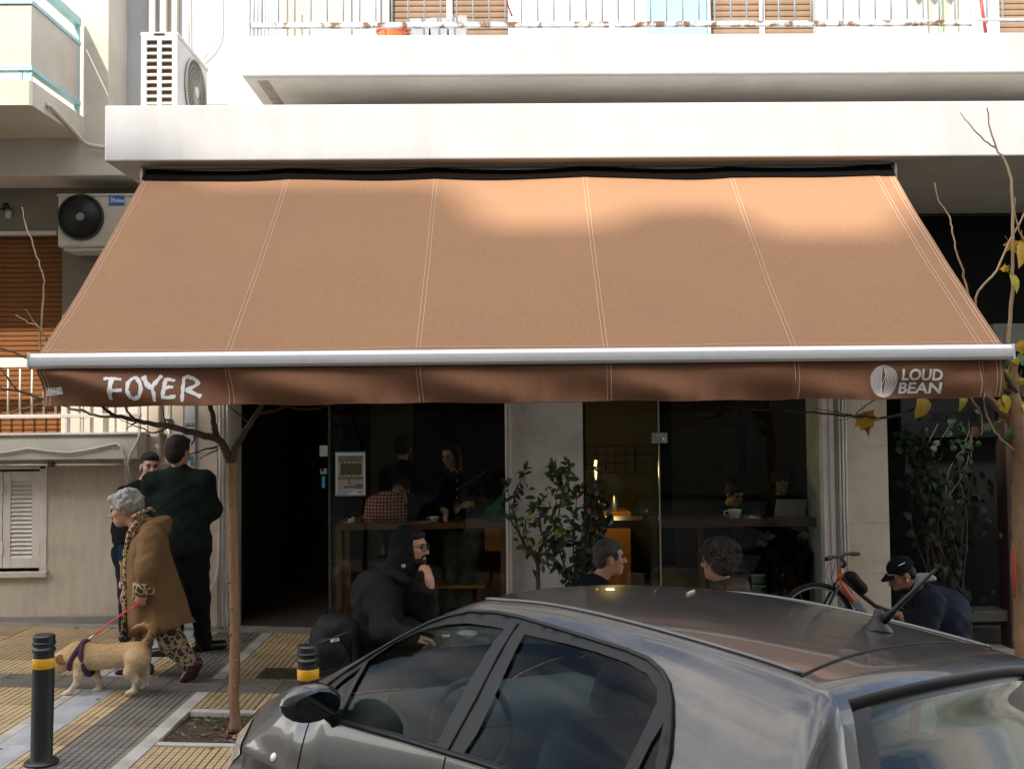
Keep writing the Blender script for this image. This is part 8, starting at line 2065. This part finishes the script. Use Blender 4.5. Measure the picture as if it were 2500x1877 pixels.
# ================================================================== BICYCLE
YBk = 8.35
M_ORG = mat('orange_enamel', (.50, .095, .018), .3, (.42, .08, .015), scale=4, coat=.6)
bi = thing('bicycle', 'orange bicycle with black handlebar leaning before the marble pier', 'bicycle', tuple(at(2130, 1640, YBk)))
gzb = gz(at(2130, 1600, YBk).x)
W1, W2 = at(1992, 1560, YBk), at(2272, 1566, YBk)
RW = .335; W1.z = gz(W1.x) + RW; W2.z = gz(W2.x) + RW
def wheel(c, dy):
    w = bpy.data.objects.new('wheel', None); COL.objects.link(w); w.parent = bi; w.location = c - root_loc(bi)
    ci = [Vector((c.x + RW * math.cos(a), c.y + dy * math.cos(a), c.z + RW * math.sin(a))) for a in np.linspace(0, 2 * math.pi, 41)]
    MB().tube(ci, .020, 8, cap=False).build('tyre', M_RUB, w, smooth=True)
    MB().tube([c + (p - c) * .925 for p in ci], .009, 6, cap=False).build('rim', M_STEEL, w, smooth=True)
    b = MB()
    for k in range(24): b.tube([c + Vector((0, .03 * (-1) ** k, 0)), c + (ci[int(k * 40 / 24)] - c) * .92], .0012, 3, cap=False)
    b.build('spokes', M_STEEL, w); MB().tube([c + Vector((0, -.045, 0)), c + Vector((0, .045, 0))], .02, 10).build('hub', M_DKMET, w, smooth=True)
wheel(W1, .05); wheel(W2, 0)
hd0, hd1 = at(2046, 1416, YBk), at(2056, 1386, YBk)
bbk = at(2160, 1566, YBk); stp = at(2240, 1462, YBk + .05)
fr_ = MB().tube([hd0, bbk], .030, 12).build('down_tube', M_ORG, bi, smooth=True)
MB().tube([hd0 + Vector((.0, 0, -.03)), hd1], .022, 12).build('head_tube', M_ORG, bi, smooth=True)
MB().tube([at(2052, 1404, YBk), at(2099, 1448, YBk), at(2135, 1477, YBk), at(2172, 1492, YBk)], .019, 10).build('top_tube', M_BLACK, bi, smooth=True)
MB().tube([bbk, stp], .017, 10).build('seat_tube', M_ORG, bi, smooth=True)
for dy in (-.05, .05):
    MB().tube([bbk + Vector((0, dy * .4, 0)), W2 + Vector((0, dy, 0))], .010, 8).build('chain_stay', M_ORG, bi, smooth=True); MB().tube([at(2172, 1492, YBk) + Vector((0, dy * .4, 0)), W2 + Vector((0, dy, 0))], .009, 8).build('seat_stay', M_ORG, bi, smooth=True)
    MB().tube([hd0 + Vector((-.005, dy, -.03)), W1 + Vector((0, dy, 0))], .013, 8).build('fork_blade', M_BLACK, bi, smooth=True)
MB().tube([at(2018, 1364, YBk - .26), at(2034, 1359, YBk - .16), at(2052, 1360, YBk), at(2066, 1352, YBk + .12), at(2094, 1352, YBk + .26)], .013, 8).build('handlebar', M_BLACK, bi, smooth=True)
for a, c in (((2018, 1364, YBk - .26), (2026, 1361, YBk - .20)), ((2080, 1352, YBk + .2), (2096, 1352, YBk + .27))): MB().tube([at(*a), at(*c)], .018, 8).build('grip', M_BLACK, bi, smooth=True)
MB().tube([hd1, at(2064, 1376, YBk), at(2054, 1361, YBk)], .018, 8).build('stem', M_BLACK, bi, smooth=True)
for k, (x, y) in enumerate(((2022, 1366), (2040, 1358))): MB().tube([at(x, y, YBk - .2), at(x - 2, y + 18, YBk - .2), at(2016 + 14 * k, 1400 + 10 * k, YBk - .16), at(2026 + 10 * k, 1428, YBk - .06), at(2044, 1434, YBk - .03)], .003, 5).build('brake_cable', M_BLACK, bi)
MB().tube([at(2014, 1368, YBk - .24), at(2022, 1366, YBk - .2), at(2040, 1360, YBk - .12)], .007, 6).build('brake_lever', M_DKMET, bi, smooth=True)
sdf_obj('frame_bag', [([('c', at(2080, 1408, YBk), at(2104, 1436, YBk), .045, .05, .03), ('c', at(2070, 1404, YBk), at(2080, 1410, YBk), .03, .04, .03)], .009, None)], M_PACK, bi)
sdf_obj('saddle', [([('e', np.array(stp) + [.02, 0, .03], [.13, .07, .03], None, .02), ('e', np.array(stp) + [-.09, 0, .03], [.08, .03, .024], None, .02)], .009, None)], M_BLACK, bi)
me = text_mesh('SSC', .075, bold=.004, shear=.3); me.materials.append(mat('decal_blue', (.10, .30, .40), .4)); d_ = (bbk - hd0).normalized(); o = link('frame_decal', me, fr_)
M_ = Matrix((d_, Vector((0, -1, 0)).cross(d_) * 1.0, Vector((0, -1, 0)))).transposed().to_4x4(); M_.translation = hd0 + (bbk - hd0) * .42 + Vector((0, -.0315, 0)) - root_loc(fr_); o.matrix_local = M_
MB().lathe([(.0, 0), (.085, 0), (.09, .006), (0, .006)], bbk + Vector((0, -.05, 0)), 24, axis=Vector((0, -1, 0))).build('chainring', M_DKMET, bi, smooth=True)
MB().tube([bbk + Vector((0, -.06, 0)), bbk + Vector((.10, -.07, -.13))], .011, 8).build('crank', M_DKMET, bi, smooth=True)
# ================================================================== SMALL THINGS ON THE GROUND
pl = [leaf_mesh('broad', M_LDRY, .6, 40 + i) for i in range(3)] + [leaf_mesh('maple', M_LY, .7, 50)]
def ground_leaf(px, py, s, mi, label, Y0=None):
    g = ground(px, py); o = link('fallen_leaf', pl[mi], None, (g.x, g.y, gz(g.x) + (.004 if Y0 is None else Y0))); o.rotation_euler = (random.uniform(-.3, .3), random.uniform(-.3, .3), random.uniform(0, 6)); o.scale = (s, s, s)
    tag(o, label, 'leaf', 'fallen leaves on the pavement'); return o
ground_leaf(505, 1783, .12, 3, 'curled yellow leaf lying on the soil of the tree pit', -.012)
for px, py, s, mi, lab in ((548, 1788, .085, 0, 'pale dry leaf on the soil beside the trunk'), (566, 1806, .07, 1, 'orange brown dry leaf at the pit corner by the car'), (440, 1808, .06, 2, 'small pale dry leaf near the front rim of the pit'), (453, 1770, .05, 1, 'dry brown leaf at the left side of the pit')): ground_leaf(px, py, s, mi, lab, -.018)
for px, py, s, mi, lab in ((338, 1766, .035, 0, 'tiny brown leaf on the grey tiles'), (508, 1826, .05, 3, 'small yellow leaf on the marble rim of the pit'), (280, 1532, .05, 2, 'white scrap like leaf on tiles below the leash'), (535, 1532, .06, 0, 'brown leaf heap edge at the foot of the marble pier'), (555, 1531, .05, 3, 'yellow brown leaf at the door jamb'), (180, 1534, .05, 1, 'brown leaf on yellow tiles left of the dog')): ground_leaf(px, py, s, mi, lab)
# litter in the pit: bark chips and blades of grass
b = MB(); rr = random.Random(6)
for _ in range(420):
    x, y = rr.uniform(PIT[0] + .02, PIT[1] - .02), rr.uniform(PIT[2] + .02, PIT[3] - .02); z = gz(x) - .028 + rr.uniform(0, .018); a = rr.uniform(0, 6.28); l = rr.uniform(.006, .028); w = l * rr.uniform(.15, .5)
    d = Vector((math.cos(a), math.sin(a), rr.uniform(-.2, .4))) * l; s_ = Vector((-math.sin(a), math.cos(a), rr.uniform(-.3, .3))) * w; c = Vector((x, y, z)); b.add([c - d, c + s_, c + d, c - s_], [(0, 1, 2, 3)], rr.choice((0, 0, 1, 2)))
for _ in range(160):
    x, y = rr.gauss(-1.72, .10), rr.uniform(6.45, 6.61); z = gz(x) - .03; a = rr.uniform(0, 6.28); l = rr.uniform(.02, .06); s_ = Vector((math.cos(a), math.sin(a), 0)) * .0018; c = Vector((x, y, z)); b.add([c - s_, c + s_, c + Vector((rr.gauss(0, .012), rr.gauss(0, .012), l))], [(0, 1, 2)], 3)
tag(b.build('leaf_litter', [mat('chip_brown', (.13, .075, .035), .9), mat('chip_pale', (.28, .20, .11), .9), mat('chip_dark', (.05, .03, .018), .9), mat('grass_blade', (.06, .13, .025), .7)]), 'bark chips, leaf crumbs and grass blades on the pit soil', kind='stuff')
# black strip over the top of the canvas, imitating deep shade under the canopy
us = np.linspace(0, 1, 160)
def shade_pt(u, v):
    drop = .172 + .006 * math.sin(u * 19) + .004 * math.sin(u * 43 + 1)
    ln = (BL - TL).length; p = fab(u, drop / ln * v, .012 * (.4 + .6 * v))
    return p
MB().grid([[shade_pt(u, v) for v in (0, .35, .7, 1)] for u in us], flip=True).build('shade_strip', mat('shade_black', (.006, .005, .0045), .95, spec=.03), aw, smooth=True)
